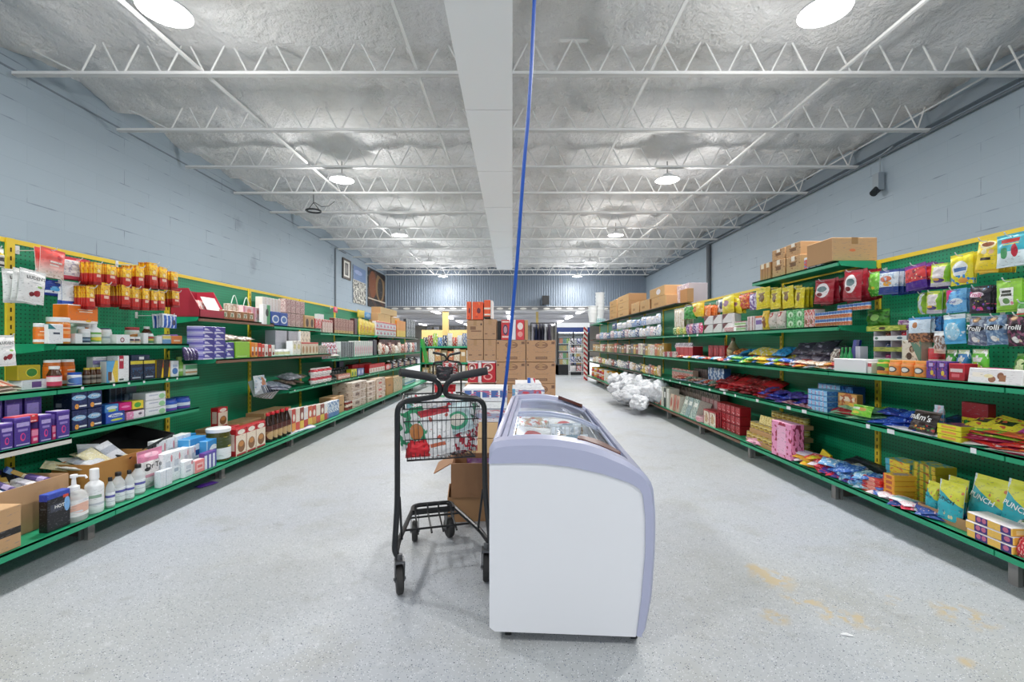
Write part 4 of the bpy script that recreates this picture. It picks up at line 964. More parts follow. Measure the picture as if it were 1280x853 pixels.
row(-1, 2.70, C_, 158, 181, 516, BX(D(pm('#eadfe8', ('c', 0, .38, '#e58ab8'), ('n', 6, .6, '#f6eef2'), ('e', .75, .6, .1, .16, '#6a5a70')), '#d898bc'), .09), 1, 'pink and white box below the magenta box', off=.02)
row(-1, 2.70, C_+.067, 149, 165, 504, BX(D(pm('#d4137a', ('e', .5, .5, .35, .12, '#ee8cc0')), '#b81068'), .09), 1, 'magenta box stacked on the third left shelf', off=.03, h=.062)
row(-1, 2.70, C_+.067, 165.5, 180, 503, BX(D(pm('#ecd640', ('e', .45, .5, .3, .3, '#4aa83c')), '#dcc42c'), .09), 1, 'yellow box with green oval beside the magenta box', off=.03, h=.062)
row(-1, 2.70, C_, 181.5, 208, 492, BX(D(pm('#e9ebee', ('e', .8, .4, .16, .35, '#9ad09a'), ('r', .15, .6, .55, .7, '#b9c0d0')), pm('#b9c0ca')), .10), 1, 'white box with green leaf on the third left shelf', off=.02, layers=3)
row(-1, 2.70, C_, 136, 172, 484, BX(D(pm('#1c2f4a', ('s', 5, .2, '#47617f'), ('c', .6, 1, '#5a7088')), '#24344c'), .05), 1, 'dark clear-fronted navy box at the back of the third shelf', off=.19)
row(-1, 2.70, C_, 160, 184, 492, BX(D(pm('#aab4c4', ('s', 4, .35, '#5a6a84')), '#8a98ac'), .05), 1, 'grey box with dark stripes behind the white boxes', off=.16)
row(-1, 2.70, C_, 210, 243, 500, JAR(mat('#2456b8', .3), pm('#2a5cc0', ('r', .2, .7, .3, .7, '#dce6f4'), ('b', 0, .2, '#7a4ab0')), mat('#1b3f92', .3), 'blue_pack', lr=.9), 2, 'blue rounded pack at the far end of the third shelf', 'pack', off=.03)
# --- base shelf, near left ---
G = .18; xl = LX
one(-1, 2.365, YX(8, 2.365)-.085, G+.001, BX(carton_d(('r', 0, 1, .34, .5, '#262422'), ('e', .25, .93, .3, .05, '#3aa0d0')), .22), .30, .205, 'tan shipping carton with a black band at the near end of the base shelf', 'carton')
o = open_carton(.44, .27, .245, '#c79f78'); o.location = (-2.50, 2.335, G+.001); o.rotation_euler = (0, 0, R(90)); tag(o, 'open tan carton of cosmetics on the near left base shelf', 'carton')
o = open_carton(.42, .24, .245, '#b98546'); o.location = (-2.53, 2.935, G+.001); o.rotation_euler = (0, 0, R(90)); tag(o, 'open brown carton of white packets behind the clear bottles', 'carton')
cosm = [N(BX(D('#1c1b20'), .02, name='cosmetic_box'), 'black'), N(BX(D(pm('#c9a24a', ('b', .3, .5, '#efe3c0'))), .02, name='cosmetic_box'), 'gold'), N(BX(D(pm('#e9e7ea', ('b', .3, .7, '#b9b6c0'))), .022, name='cosmetic_box'), 'white'), N(BX(D(pm('#2e4f9c', ('b', .6, .9, '#8fb0dc'))), .02, name='cosmetic_box'), 'blue'), N(BX(D('#2b2832', '#4a4550'), .018, name='cosmetic_box'), 'charcoal'), N(BX(D(pm('#5c4a8a', ('b', .2, .5, '#c8b8e0'))), .02, name='cosmetic_box'), 'purple')]
k = 0
for iy in range(5):
    for ix in range(4):
        for L in range(2):
            mk = cosm[(iy*3+ix*2+L*5) % 6]; a = rnd.uniform(-50, 50)
            o = mk(.05 if L else .06, .10 if L else .09); tl = rnd.uniform(8, 40)
            o.location = (-2.535-ix*.06-rnd.uniform(0, .02), 2.15+iy*.085+rnd.uniform(-.015, .015), G+.20+L*.03+ix*.01); o.rotation_euler = (R(-90+tl), R(rnd.uniform(-15, 15)), R(90+a))
            lab(o, '%s cosmetic box jumbled in the open carton, %s across, %s back, %s' % (mk.nm, ordi[iy], ordi[ix], ('lower', 'upper')[L]), 'cosmetics', 'cosmetics in the open carton')
            k += 1
pks = [N(BAG(pm('#ece9e2', ('r', .2, .8, .4, .6, '#cfcac0')), .02, name='packet'), 'white'), N(BAG(pm('#e2d9b0', ('n', 6, .6, '#f0ead2')), .02, name='packet'), 'cream'), N(BAG(pm('#d4d7de', ('b', .4, .7, '#aab0bc')), .02, name='packet'), 'grey')]
for i in range(12):
    mk = pks[i % 3]; o = mk(.11, .14); o.location = (-2.60-(i % 2)*.09, 2.78+(i//2)*.055, G+.20+.012*(i % 3)); o.rotation_euler = (R(-60+rnd.uniform(-15, 15)), R(rnd.uniform(-20, 20)), R(90+rnd.uniform(-40, 40)))
    lab(o, mk.nm+' packet heaped in the open brown carton'+near(i, 12), 'packet', 'packets in the brown carton')
one(-1, 2.385, (YX(60, 2.385)+YX(88, 2.385))/2, G+.001, BX(D(pm('#15161c', ('d', -.9, -.02, '#15161c'), ('d', 1.25, .62, '#15161c'), ('b', .86, 1, '#2d46a8'), ('r', .12, .62, .5, .7, '#3b4050'), ('e', .84, .62, .13, .2, '#7fb4e8'), ('r', .66, .9, .8, .88, '#d8492c')), pm('#101014', ('b', .82, 1, '#2c3f9c'), ('r', .2, .8, .6, .64, '#4a4a50')), pm('#3f5fc4')), .05, [('HOT', .42, .62, WT)]), .122, .195, 'black and blue boxed set standing before the open carton')
w = MB(); w.prism([(-.1, 0), (.1, 0), (.1, .13)], 0, .002)
def pump(w, h):
    k = ('pump', q(w), q(h))
    r = w/2
    o = link('pump_bottle', lath([(0, 0), (r*.92, 0), (r, h*.03), (r, h*.5), (r*.8, h*.6), (r*.4, h*.66), (0, h*.66)], 18, c=(0, r, 0), sq=.8).mesh('b', glassy('#eef0f0', .08, .5, 'clear_bottle'), True))
    lath([(r*1.012, h*.12), (r*1.012, h*.46)], 18, c=(0, r, 0), sq=.8).obj('label', pm('#f1efee', ('e', .5, .5, .2, .3, '#e8b8a4'), ('n', 5, .6, '#d8dde6')), o, smooth=True)
    c = MB(); c.lathe([(r*.46, h*.63), (r*.46, h*.72), (r*.2, h*.75), (r*.16, h*.9), (r*.3, h*.91), (r*.3, h*.97), (0, h*.98)], 14, c=(0, r, 0)); c.tube([(0, r, h*.94), (0, -r*.15, h*.95), (0, -r*.3, h*.9)], r*.1, 8); c.obj('pump', wcap, o, smooth=True)
    return o
row(-1, xl, G, 92, 117, 595, pump, 1, 'clear pump bottle of hand wash at the base shelf edge', 'bottle', off=.012)
row(-1, xl, G, 118, 136, 588, BOT(whp, pm('#eef0f2', ('r', .15, .5, .55, .7, '#8fae9a'), ('r', .2, .8, .2, .3, '#c3c9d2')), wcap, name='lotion_bottle', sh=.6, cr=.5, ch=.24), 1, 'white lotion bottle with tall white cap', 'bottle', off=.025)
clr = glassy('#eef2f3', .08, .5, 'clear_bottle')
cl = BOT(clr, pm('#eef0f4', ('r', .1, .8, .62, .8, '#5a5aa8'), ('r', .1, .7, .3, .36, '#c9ccd4')), bcap, name='lotion_bottle', sh=.62, cr=.45, ch=.13, lab=(.06, .5))
for i, (a, b, t) in enumerate(((138, 147, 598), (148, 161, 592), (162, 171, 589), (173, 186, 582))):
    row(-1, xl, G, a, b, t, cl, 1, 'clear bottle with white label and black cap'+near(i, 4), 'bottle', off=.03+.02*(i % 2))
row(-1, xl, G, 170, 203, 566, BAG(pm('#f0ecec', ('b', .72, 1, '#d884a4'), ('e', .5, .87, .3, .06, '#e7b2c6'), ('b', .3, .38, '#e0a3b4'), ('e', .25, .52, .1, .05, '#2c2a2c')), .06, [('Dr Teal', .7, .6, BT, 0)], 'bath_salt_bag'), 1, 'white and pink bath salt bag behind the clear bottles', 'bag', off=.12)
t = empty('black_crate', (-2.74, YX(140, 2.74)+.12, G+.19), 0)
c = MB(); W2, D2, H2 = .24, .15, .11
for (x0, x1, y0, y1) in ((-W2, W2, -D2, -D2+.004), (-W2, W2, D2-.004, D2), (-W2, -W2+.004, -D2, D2), (W2-.004, W2, -D2, D2)): c.box(x0, x1, y0, y1, 0, H2)
c.box(-W2, W2, -D2, D2, 0, .004)
for i in range(9): c.box(-W2+.02+i*.055, -W2+.035+i*.055, -D2-.006, -D2, 0, H2)
c.box(-W2-.008, W2+.008, -D2-.008, -D2+.004, H2-.012, H2); c.box(-W2-.008, W2+.008, D2-.004, D2+.008, H2-.012, H2); c.box(-W2-.008, -W2+.004, -D2, D2, H2-.012, H2); c.box(W2-.004, W2+.008, -D2, D2, H2-.012, H2)
c.obj('crate_body', mat('#17181a', .5), t); t.rotation_euler = (R(14), R(-8), R(98)); tag(t, 'black ribbed plastic crate tipped over the open cartons', 'crate')
med = D(pm('#e6eaf0', ('r', .2, .7, .3, .42, '#aab4c4'), ('r', .2, .75, .5, .72, '#c5cdd8'), ('e', .85, .8, .1, .12, '#d48a94')), pm('#eff2f5', ('r', .3, .7, .3, .7, '#d5dce4')), '#f2f4f6')
mk = BX(med, .07, name='medicine_box')
pos = [(197, 222, 552, .17, 'tilted'), (221, 240, 549, .17, ''), (205, 228, 568, .06, ''), (229, 247, 563, .06, ''), (230, 243, 577, .02, ''), (200, 217, 590, .02, ''), (209, 219, 590, .03, '')]
row(-1, xl, G, 205, 226, 568, mk, 2, 'tall white medicine box in the front row of the base shelf', 'box', off=.055, jit=6)
row(-1, xl, G, 200, 216, 590, BX(D(pm('#e6eaf0', ('s', 4, .3, '#cbd3de'))), .04), 2, 'low white medicine box before the bath salt bag', off=.02, jit=5)
row(-1, xl, G, 229, 243, 578, mk, 1, 'small white medicine box beside the pink striped box', off=.03, jit=5)
row(-1, xl, G, 196, 240, 552, mk, 4, 'white medicine box in the back row of the base shelf', off=.22, jit=10)
row(-1, xl, G, 228, 246, 562, mk, 2, 'white medicine box in the middle row of the base shelf', off=.12, jit=10)
row(-1, xl, G+.105, 190, 215, 545, BAG(pm('#b8475a', ('n', 6, .5, '#e8b8c0')), .04), 2, 'pink and red packet on top of the medicine boxes', 'packet', off=.36, h=.06)
row(-1, xl, G, 244, 256, 577, BX(D(pm('#ee8a8a', ('r', .15, .85, .25, .75, '#f4c0bc'), ('r', .25, .75, .4, .6, '#e06a6a')), '#f2dede'), .05), 1, 'pink striped box in front of the blue wipes', off=.02)
wip = pm('#2f8fd4', ('e', .5, .5, .34, .3, '#e7eff6'), ('r', .3, .7, .42, .6, '#1c4f96'), ('c', 0, .06, '#9fd0ee'))
for i, (a, b, t, of) in enumerate(((236, 258, 550, .13), (257, 277, 552, .08), (230, 246, 545, .30))):
    row(-1, xl, G, a, b, t, BX(D(wip, '#4aa4e0', '#3f9adc'), .10), 1, 'sky blue wipes pack on the left base shelf'+near(i, 3), 'pack', off=of, jit=8)
row(-1, xl, G, 256, 271, 567, BX(D(pm('#4a4aa0', ('s', 3, .55, '#dfe8f4'), ('b', .85, 1, '#5a4aa8')), '#6a3a8c'), .05), 1, 'blue and purple box with white bottles printed on it', off=.02)
# base shelf, second bay onwards
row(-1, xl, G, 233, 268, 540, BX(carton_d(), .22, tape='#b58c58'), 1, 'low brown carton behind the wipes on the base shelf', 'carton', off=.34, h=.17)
row(-1, xl, G, 270, 328, 519, BX(carton_d(), .2, tape='#b58c58'), 1, 'long brown carton behind the red mix boxes', 'carton', off=.32, h=.20)
mix = D(pm('#efe0cc', ('b', .76, 1, '#c4262e'), ('e', .5, .86, .36, .09, '#f4ece0'), ('e', .5, .33, .36, .22, '#8a5a30'), ('e', .5, .42, .24, .1, '#c98a4a'), ('r', .05, .95, 0, .08, '#b8242c')), pm('#b8232b', ('r', .2, .8, .2, .8, '#e8cfc4')), '#b0202a')
row(-1, xl, G, 295, 332, 537, BX(mix, .07, name='mix_box'), 3, 'red and cream pancake mix box in the base shelf row', off=.03)
row(-1, xl, G, 268, 300, 540, BX(mix, .07, name='mix_box'), 2, 'red and cream pancake mix box behind the pickle jar', off=.12)
row(-1, xl, G, 300, 336, 535, BX(mix, .07, name='mix_box'), 3, 'red and cream pancake mix box in the rear row', off=.13)
one(-1, 2.70, YX(279, 2.70), G+.205, BX(mix, .07, name='mix_box'), .135, .18, 'single pancake mix box standing on the long brown carton')
row(-1, xl, G, 277, 295, 537, JAR(mat('#4a4a1c', .15), pm('#3d4a20', ('v', 6, .3, '#d8c24a'), ('b', 0, .5, '#e6ebee')), wcap, 'pickle_jar', lr=1.0, lh=.12), 1, 'glass jar of pickles with broad white lid', 'jar', off=.03)
row(-1, xl, G, 330, 364, 511, BX(carton_d(), .2, tape='#b58c58'), 1, 'brown carton behind the dark syrup bottles', 'carton', off=.28, h=.24)
syr = BOT(mat('#2a1712', .15, name='dark_syrup'), pm('#54251c', ('b', .3, .6, '#8f6a44'), ('e', .5, .3, .2, .3, '#caa878')), mat('#c3202c', .35), name='syrup_bottle', sh=.55, cr=.4, ch=.1)
row(-1, xl, G, 337, 366, 517, syr, 5, 'dark syrup bottle with red cap in the front row', 'bottle', off=.04)
row(-1, xl, G, 341, 368, 516, syr, 4, 'dark syrup bottle with red cap in the second row', 'bottle', off=.13)
jc = [('#c43c2c', '#e8a03c'), ('#efe2d2', '#d84a34'), ('#8a3a2a', '#e2c23c'), ('#e6e6ea', '#c8402c'), ('#d05a2c', '#f0c850')]
for i in range(9):
    a = 365+i*5.1; b = a+4.9
    row(-1, xl, G, a, b, 512-i*.9, BX(D(pm(jc[i % 5][0], ('b', 0, .4, jc[i % 5][1]), ('e', .5, .62, .3, .16, '#f2ebe0')), '#d8d2cc'), .07), 1, 'juice carton with orange fruit print behind the syrup bottles'+near(i, 9), 'carton', 'juice cartons', off=.06)
pile(-1, xl, G, 368, 388, [N(BX(D(pm('#e6e8f0', ('b', .4, .8, '#8a90c8'))), .015), 'lilac')], 3, (.2, .16, .02), 'flat pack lying at the base shelf edge', 'pack', yaw=30, off=.0, tilt=(0, 4))
row(-1, xl, G, 409, 424, 504, BX(D(pm('#dfe8f0', ('n', 6, .5, '#6a90c0'), ('b', 0, .3, '#4a78b8')), WH), .07), 2, 'blue and white carton before the brown drum', off=.06)
one(-1, 2.47, YX(421, 2.47)+.05, G+.002, BX(D(pm('#ece8da')), .14), .25, .012, 'flat cream sheet pack lying on the base shelf lip', 'pack')
row(-1, xl, G, 417, 430, 502, BX(carton_d(('r', .2, .8, .4, .5, '#8a6a48')), .2, tape='#a88454'), 1, 'brown carton just past the juice cartons', 'carton', off=.10, h=.24)
row(-1, xl, G, 434, 447, 500, CAN(pm('#8a3024', ('b', .4, .7, '#e8d8c8'), ('n', 5, .6, '#2c1c18')), n=10), 5, 'small red and cream tin on the far base shelf', 'tin', off=.06, h=.13)
wtr = D(pm('#d3bfae', ('n', 5, .55, '#a88a70'), ('b', .86, 1, '#ebe0d6'), ('r', .2, .5, .4, .7, '#7a5a48')), pm('#c8b4a2', ('n', 5, .6, '#8a6a54')), '#e2d6ca')
row(-1, xl, G, 440, 458, 479, BX(wtr, .3), 1, 'shrink-wrapped brown case in the big far stack', 'case', off=.06, layers=3)
row(-1, xl, G, 459, 470, 478, BX(wtr, .3), 1, 'shrink-wrapped brown case in the next stack', 'case', off=.06, layers=4)
row(-1, xl, G, 470.5, 482, 474, BX(D(pm('#dac8b8', ('n', 6, .58, '#9a7458'), ('e', .4, .3, .2, .14, '#c8342c')), '#cbb5a0'), .3), 1, 'pale brown case with a red mark', 'case', off=.04, layers=3)
row(-1, xl, G, 483, 491, 473, BX(carton_d(('r', .3, .7, .5, .6, '#8a6a48'), base='#b98a54'), .3), 1, 'tall tan carton near the end of the left run', 'carton', off=.05)
row(-1, xl, G, 492, 503, 472, BX(D(pm('#c9b08a', ('n', 7, .55, '#9a9a7a')), '#b89c74'), .3), 2, 'tan and green case at the end of the left run', 'case', off=.05)
row(-1, xl, G, 506, 520, 473, BX(D(pm('#e6ebee', ('b', .2, .5, '#6aa0c8')), WH), .2), 2, 'white and blue case at the far end of the left base', 'case', off=.2, h=.12)
# --- left side, second bay onwards: upper shelves ---
T = 1.385; tx = 2.70
t = empty('display_box', (-2.715, 4.10, T+.001), R(90))
c = MB(); Dp = .255; H2 = .165; sidep = [(0, 0), (Dp, 0), (Dp, .25), (.10, .25), (0, .07)]
c.prism(sidep, -H2, -H2+.005, 'x'); c.prism(sidep, H2-.005, H2, 'x')
c.box(-H2, H2, 0, .004, 0, .07); c.box(-H2, H2, Dp-.004, Dp, 0, .25); c.box(-H2, H2, 0, Dp, 0, .004)
c.obj('box_body', mat('#b02a40', .5), t)
for i in range(5):
    o = MB().box(-.15+i*.062, -.095+i*.062, .03, .055, .035, .185).obj('card', pm('#efe6e2', ('n', 3, .55, '#d8584c')), t, rot=(R(-24), 0, 0))
MB().box(-.03, .16, -.012, -.008, .06, .21).obj('front_card', mat('#f0efee', .5), t, rot=(R(-28), 0, 0))
tag(t, 'crimson cardboard display box with a white card on the brown top shelf', 'box')
def giftbag(w, h):
    o = link('gift_bag', box_mesh(D(pm('#a8764c', ('r', .25, .75, .3, .75, '#e8e2d4'), ('e', .5, .5, .14, .2, '#7a8a6a'), ('b', 0, .16, '#b54c38'), ('n', 5, .6, '#7c5434')), '#9c6a42', '#c8b898'), w, .07, h))
    return o
gb = row(-1, tx, T, 277, 318, 387, giftbag, 5, 'brown photo-printed gift box in the top shelf row', 'box', off=.02)
for Yh, X_ in ((YX(293, 2.80), 2.80), (YX(308, 2.80), 2.80)):
    o = empty('gift_bag', (-X_, Yh, T)); link('bag_body', box_mesh(D(pm('#e6ddd2', ('n', 5, .55, '#c8a894'))), .16, .06, .17), o, rot=(0, 0, R(90)))
    b = MB(); b.tube([(.0, -.05+.1*i/10, .17+.085*math.sin(math.pi*i/10)) for i in range(11)], .004, 6); b.obj('handle', mat('#dff0e8', .5), o)
    tag(o, 'gift bag with a white cord handle behind the photo boxes, '+('nearer' if Yh < 5 and Yh == YX(293, 2.80) else 'farther')+' one', 'bag')
pkb = D(pm('#eec6cc', ('c', .0, .18, '#d88aa0'), ('e', .6, .7, .22, .16, '#e08a84'), ('n', 6, .58, 0, .5, '#c890b4')), pm('#f0d4d6', ('c', .4, .6, '#c86a8a')), '#f0cfd4')
row(-1, tx, T, 304, 328, 382, BX(pkb, .12), 2, 'pink patterned gift box on the brown top shelf', off=.05)
T3 = 1.365
row(-1, tx, T3, 329, 338, 385, BX(D(pm('#eef0ee', ('c', .5, 1, '#4aa06a'), ('e', .55, .6, .2, .2, '#20302c')), WH), .05), 1, 'white and green doll box beside the blue boxes', off=-.02, h=.215)
row(-1, tx, T3, 339, 360, 388, BX(D(pm('#1f4fa8', ('e', .5, .45, .4, .3, '#dfe8f2'), ('e', .52, .45, .28, .2, '#4a78c0')), '#1a3f8a'), .07), 2, 'royal blue toy box with white ring', off=.0, h=.155)
row(-1, tx, T3, 328, 356, 372, BX(D(pm('#f0eae4', ('c', .9, 1, '#d8a888')), '#efe6dc'), .08), 7, 'cream book-like box standing in the upper row', 'box', off=.10, h=.32)
flo = D(pm('#c9a9a4', ('n', 9, .5, '#9a5a60'), ('n', 14, .6, '#e8d8cc')), pm('#dccac2', ('n', 10, .55, '#a87070')), '#c8b0a4')
row(-1, tx, T3, 357, 381, 373, BX(flo, .09), 4, 'floral rose patterned box on the top shelf', off=.04, layers=2)
row(-1, tx, T3, 381, 393, 394, BX(D(pm('#c49a68', ('e', .5, .4, .28, .34, '#4a2c1c'), ('b', .85, 1, '#d8b888')), '#b08a5c'), .06), 2, 'tan box with a dark arched window', off=.02)
T4 = 1.32
xs = D(pm('#d8c4bc', ('n', 8, .52, '#b8343c'), ('b', .85, 1, '#c22a34')), '#c8a8a0')
row(-1, tx, T4, 394, 402, 398, BX(D(pm('#d82f38', ('b', 0, .3, '#3a6a4a'), ('n', 6, .55, '#efe6e2')), '#b8262e'), .08), 2, 'red holiday tin past the arched boxes', off=.03)
row(-1, tx, T4, 398, 405, 392, BX(D(pm('#dfe9ee', ('b', .3, .6, '#8ac0d4')), WH), .06), 1, 'white and aqua pack perched above the holiday tins', 'pack', off=.12)
row(-1, tx, T4, 403, 416, 399, BX(D(pm('#dab4ac', ('b', .8, 1, '#b8342c'), ('n', 8, .55, '#f0e0d8')), '#c89a90'), .08), 4, 'pink and red snack box on the far top shelf', off=.03)
row(-1, tx, T4, 418, 442, 397, BX(D(pm('#8f5a50', ('n', 9, .5, '#c89a88'), ('b', 0, .2, '#c8a05a'), ('n', 12, .62, '#5a2028')), '#6a2a2c'), .08), 7, 'dark rose patterned tin box on the far top shelf', off=.03)
row(-1, tx, T4, 443, 447, 398, BX(D('#4a1c24'), .08), 1, 'narrow maroon box beside the yellow bags', off=.03)
for i in range(5): row(-1, tx, T4, 448+i*4, 452+i*4, 397+i*1.5, BAG(pm('#ecd050', ('e', .5, .4, .3, .2, '#d89a3c'), ('n', 5, .6, '#f4e490')), .05), 1, 'yellow snack bag on the far top shelf'+near(i, 5), 'bag', 'yellow snack bags', off=.04)
row(-1, tx, T4, 470, 495, 401, BX(D(pm('#e9e2e2', ('b', .8, 1, '#d04a3c'), ('n', 8, .55, 0, .8, '#9a9ac0'), ('r', .2, .6, .2, .5, '#c85a78')), '#d8d2d6'), .08), 6, 'small white and red box far along the top shelf', off=.0, layers=2)
row(-1, tx, T4, 496, 507, 400, BX(D(pm('#ee9a34', ('b', 0, .4, '#f0c040')), '#e08a2a'), .08), 3, 'orange box far along the top shelf', off=.0)
row(-1, tx, T4, 508, 519, 398, BX(D(pm('#3a3c44', ('n', 7, .5, '#b9c0c8')), '#33353c'), .08), 4, 'dark grey box at the far end of the top shelf', off=.0)
row(-1, tx, T4+.19, 473, 488, 388, BX(carton_d(base='#d9b883'), .2, tape='#c8a468'), 1, 'tan carton on top of the far left run, lower nearer one', 'carton', off=.06, h=.28)
row(-1, tx, T4+.19, 489, 500, 389, BX(carton_d(base='#d4b27c'), .25, tape='#c8a468'), 1, 'tan carton on top of the far left run, farther one', 'carton', off=.04, h=.26)
row(-1, tx, T4+.472, 476, 496, 383, BX(carton_d(base='#dcbf8e'), .25, tape='#c8a468'), 1, 'tan carton on the very top of the far left stack', 'carton', off=.06, h=.14)
hang(-1, 417, 422, 384, 391, 2.9, BAG(pm('#e8456a', ('e', .5, .5, .3, .3, '#f08aa4')), .02), 1, 'hot pink tag hanging above the rose patterned tins', 'hot pink tag', 'tag')
hang(-1, 448, 455, 388, 397, 2.9, BAG(pm('#e8cf4a'), .02), 2, 'yellow pouch hanging above the yellow snack bags', 'yellow pouches')
hang(-1, 456, 463, 391, 399, 2.9, BAG(pm('#4a9ad8', ('e', .5, .5, .3, .3, '#8fc0e4')), .02), 2, 'sky blue pouch hanging on the far pegboard', 'sky blue pouches')
# second shelf, brown
S2, sx2 = 1.02, 2.55
pw = D(pm('#5a54b4', ('b', .0, .22, '#e2e0f0'), ('b', .86, 1, '#dddbee'), ('r', .1, .6, .4, .7, '#d8d6f0'), ('d', 1.2, 1.1, '#3f3a94')), pm('#a8a4d8', ('b', .3, .6, '#6a64b8')), '#d4d2ea')
row(-1, sx2, S2, 254, 282, 408, BX(pw, .14), 2, 'purple and white tissue pack in the tall stack', 'pack', off=.03, layers=5)
row(-1, sx2, S2, 283, 293, 428, BX(pw, .14), 1, 'purple and white tissue pack in the short stack', 'pack', off=.03, layers=2)
for i in range(6): row(-1, sx2, S2, 231+i*4.2, 236+i*4.2, 434+i*.4, BAG(pm('#2f2450', ('d', 2.2, 1.9, '#e2dfec'), ('n', 4, .6, '#6a4a94')), .03), 1, 'dark purple and white bag leaning on the brown shelf'+near(i, 6), 'bag', 'dark purple bags', off=.08, lean=12)
row(-1, sx2, S2, 294, 313, 427, BX(D(pm('#93c83d', ('r', .1, .8, .08, .12, '#d5ecb0')), '#84b834', '#a4d458'), .12), 1, 'plain lime green box on the brown shelf', off=.02)
pile(-1, sx2, S2+.145, 284, 316, [N(BAG(pm('#e8a868', ('n', 4, .55, '#a8784c')), .05), 'orange'), N(BAG(pm('#8a7a70', ('n', 5, .5, '#d8ccc0')), .05), 'brown')], 3, (.22, .16, .05), 'snack bag lying on top of the lime green box', 'bag', off=.06, yaw=10)
oc = ['#ee8a2c', '#f0a050', '#d8402c', '#e0584a', '#efe0dc', '#c83a34', '#f1eeec']
for i in range(7): row(-1, sx2, S2, 314+i*4.3, 318+i*4.3, 428+i*.6, BX(D(pm(oc[i], ('r', .2, .8, .4, .7, '#f2e6dc'), ('e', .5, .25, .3, .15, '#8a3a2c')), oc[i]), .09), 1, 'orange to red snack box beside the lime green box'+near(i, 7), 'box', 'snack boxes', off=.03)
row(-1, sx2, S2, 344, 365, 437, JAR(whp, pm('#eeeeea', ('e', .5, .5, .2, .3, '#e0d8a8')), wcap, 'white_tub', lr=.85), 3, 'small white tub on the brown shelf', 'tub', off=.03)
gry = D(pm('#b7b9c4', ('c', .9, 1, '#2c2c30')), '#a8aab4')
row(-1, sx2, S2, 344, 375, 413, BX(gry, .12), 2, 'pale grey box in the block behind the white tubs', off=.16, layers=2)
row(-1, sx2, S2, 366, 376, 426, BX(D(pm('#efeae0', ('e', .5, .6, .3, .2, '#e6dc9c'), ('n', 6, .62, '#b8b4a8')), WH), .08), 2, 'cream box before the photo cartons', off=.03)
row(-1, sx2, S2, 376, 388, 414, BX(D(pm('#e6dccb', ('v', 5, .32, '#5a5048')), WH), .08), 3, 'cream box with dark dots high behind', off=.12)
row(-1, sx2, S2, 377, 398, 428, BX(D(pm('#e3d2bb', ('e', .5, .4, .3, .3, '#b88a60'), ('b', .88, 1, '#c8443c')), '#d8c8b0'), .08), 5, 'cream and brown snack carton on the brown shelf', off=.03)
row(-1, sx2, S2, 399, 409, 432, BX(D(pm('#cfc6bd', ('n', 6, .5, '#8a7a70')), '#b8b0a8'), .08), 3, 'grey beige carton at the end of the brown shelf', off=.03)
# second shelf, far
S3, sx3 = .947, 2.54
row(-1, sx3, S3, 402, 420, 428, BAG(pm('#c8ccd8', ('n', 4, .5, '#b8243c'), ('n', 7, .6, '#efeff2')), .06), 4, 'red and white wrapped pack on the far second shelf', 'pack', off=.08)
pile(-1, sx3, S3, 412, 428, [N(BAG(pm('#e4e0d8', ('n', 5, .6, '#b8b0a0')), .05), 'cream')], 4, (.3, .18, .06), 'pack lying on the far second shelf', 'pack', off=.03, layers=2)
nb_ = D(pm('#1c2a38', ('b', .75, 1, '#2c3c48'), ('c', 0, .12, '#dfe8e8')), '#dce4e4')
row(-1, sx3, S3, 426, 442, 427, BX(nb_, .1, name='notebook'), 9, 'dark notebook with white spine on the far second shelf', 'notebook', off=.04)
row(-1, sx3, S3, 443, 466, 426, BX(D(pm('#d8ddd8', ('c', 0, .2, '#b8ccc4'), ('e', .6, .4, .3, .3, '#d8a0b0'), ('n', 5, .6, '#f0eeea')), '#c8d0cc'), .1, name='notebook'), 9, 'pale notebook with pink print on the far second shelf', 'notebook', off=.04)
row(-1, sx3, S3, 467, 471, 425, BX(D('#3a3848'), .1), 1, 'slate box at the end of the notebooks', off=.04)
tc_ = ['#d8c4b4', '#b86a50', '#e2dcd2', '#7a3030', '#c8a080', '#efe6dc']
for i in range(8): row(-1, sx3, S3, 473+i*4, 476.8+i*4, 428+(i % 3)*2, BAG(pm(tc_[i % 6], ('n', 4, .55, '#efe8e0')), .07), 1, 'small plush toy pack on the far second shelf'+near(i, 8), 'toy', 'plush toy packs', off=.05)
row(-1, sx3, S3, 474, 500, 424, BX(D(pm('#5a1c24', ('n', 6, .6, '#8a3a3a')), '#4a161c'), .08), 4, 'dark maroon box behind the plush packs', off=.22)
for i in range(5): row(-1, sx3, S3, 506+i*3, 508.6+i*3, 428, BAG(pm(['#e8b8b0', '#4a5a70', '#e6dcd2', '#c87a70', '#8a98a8'][i], ('n', 4, .55, '#f4efea')), .06), 1, 'toy pack at the far end of the second shelf'+near(i, 5), 'toy', 'far toy packs', off=.04)
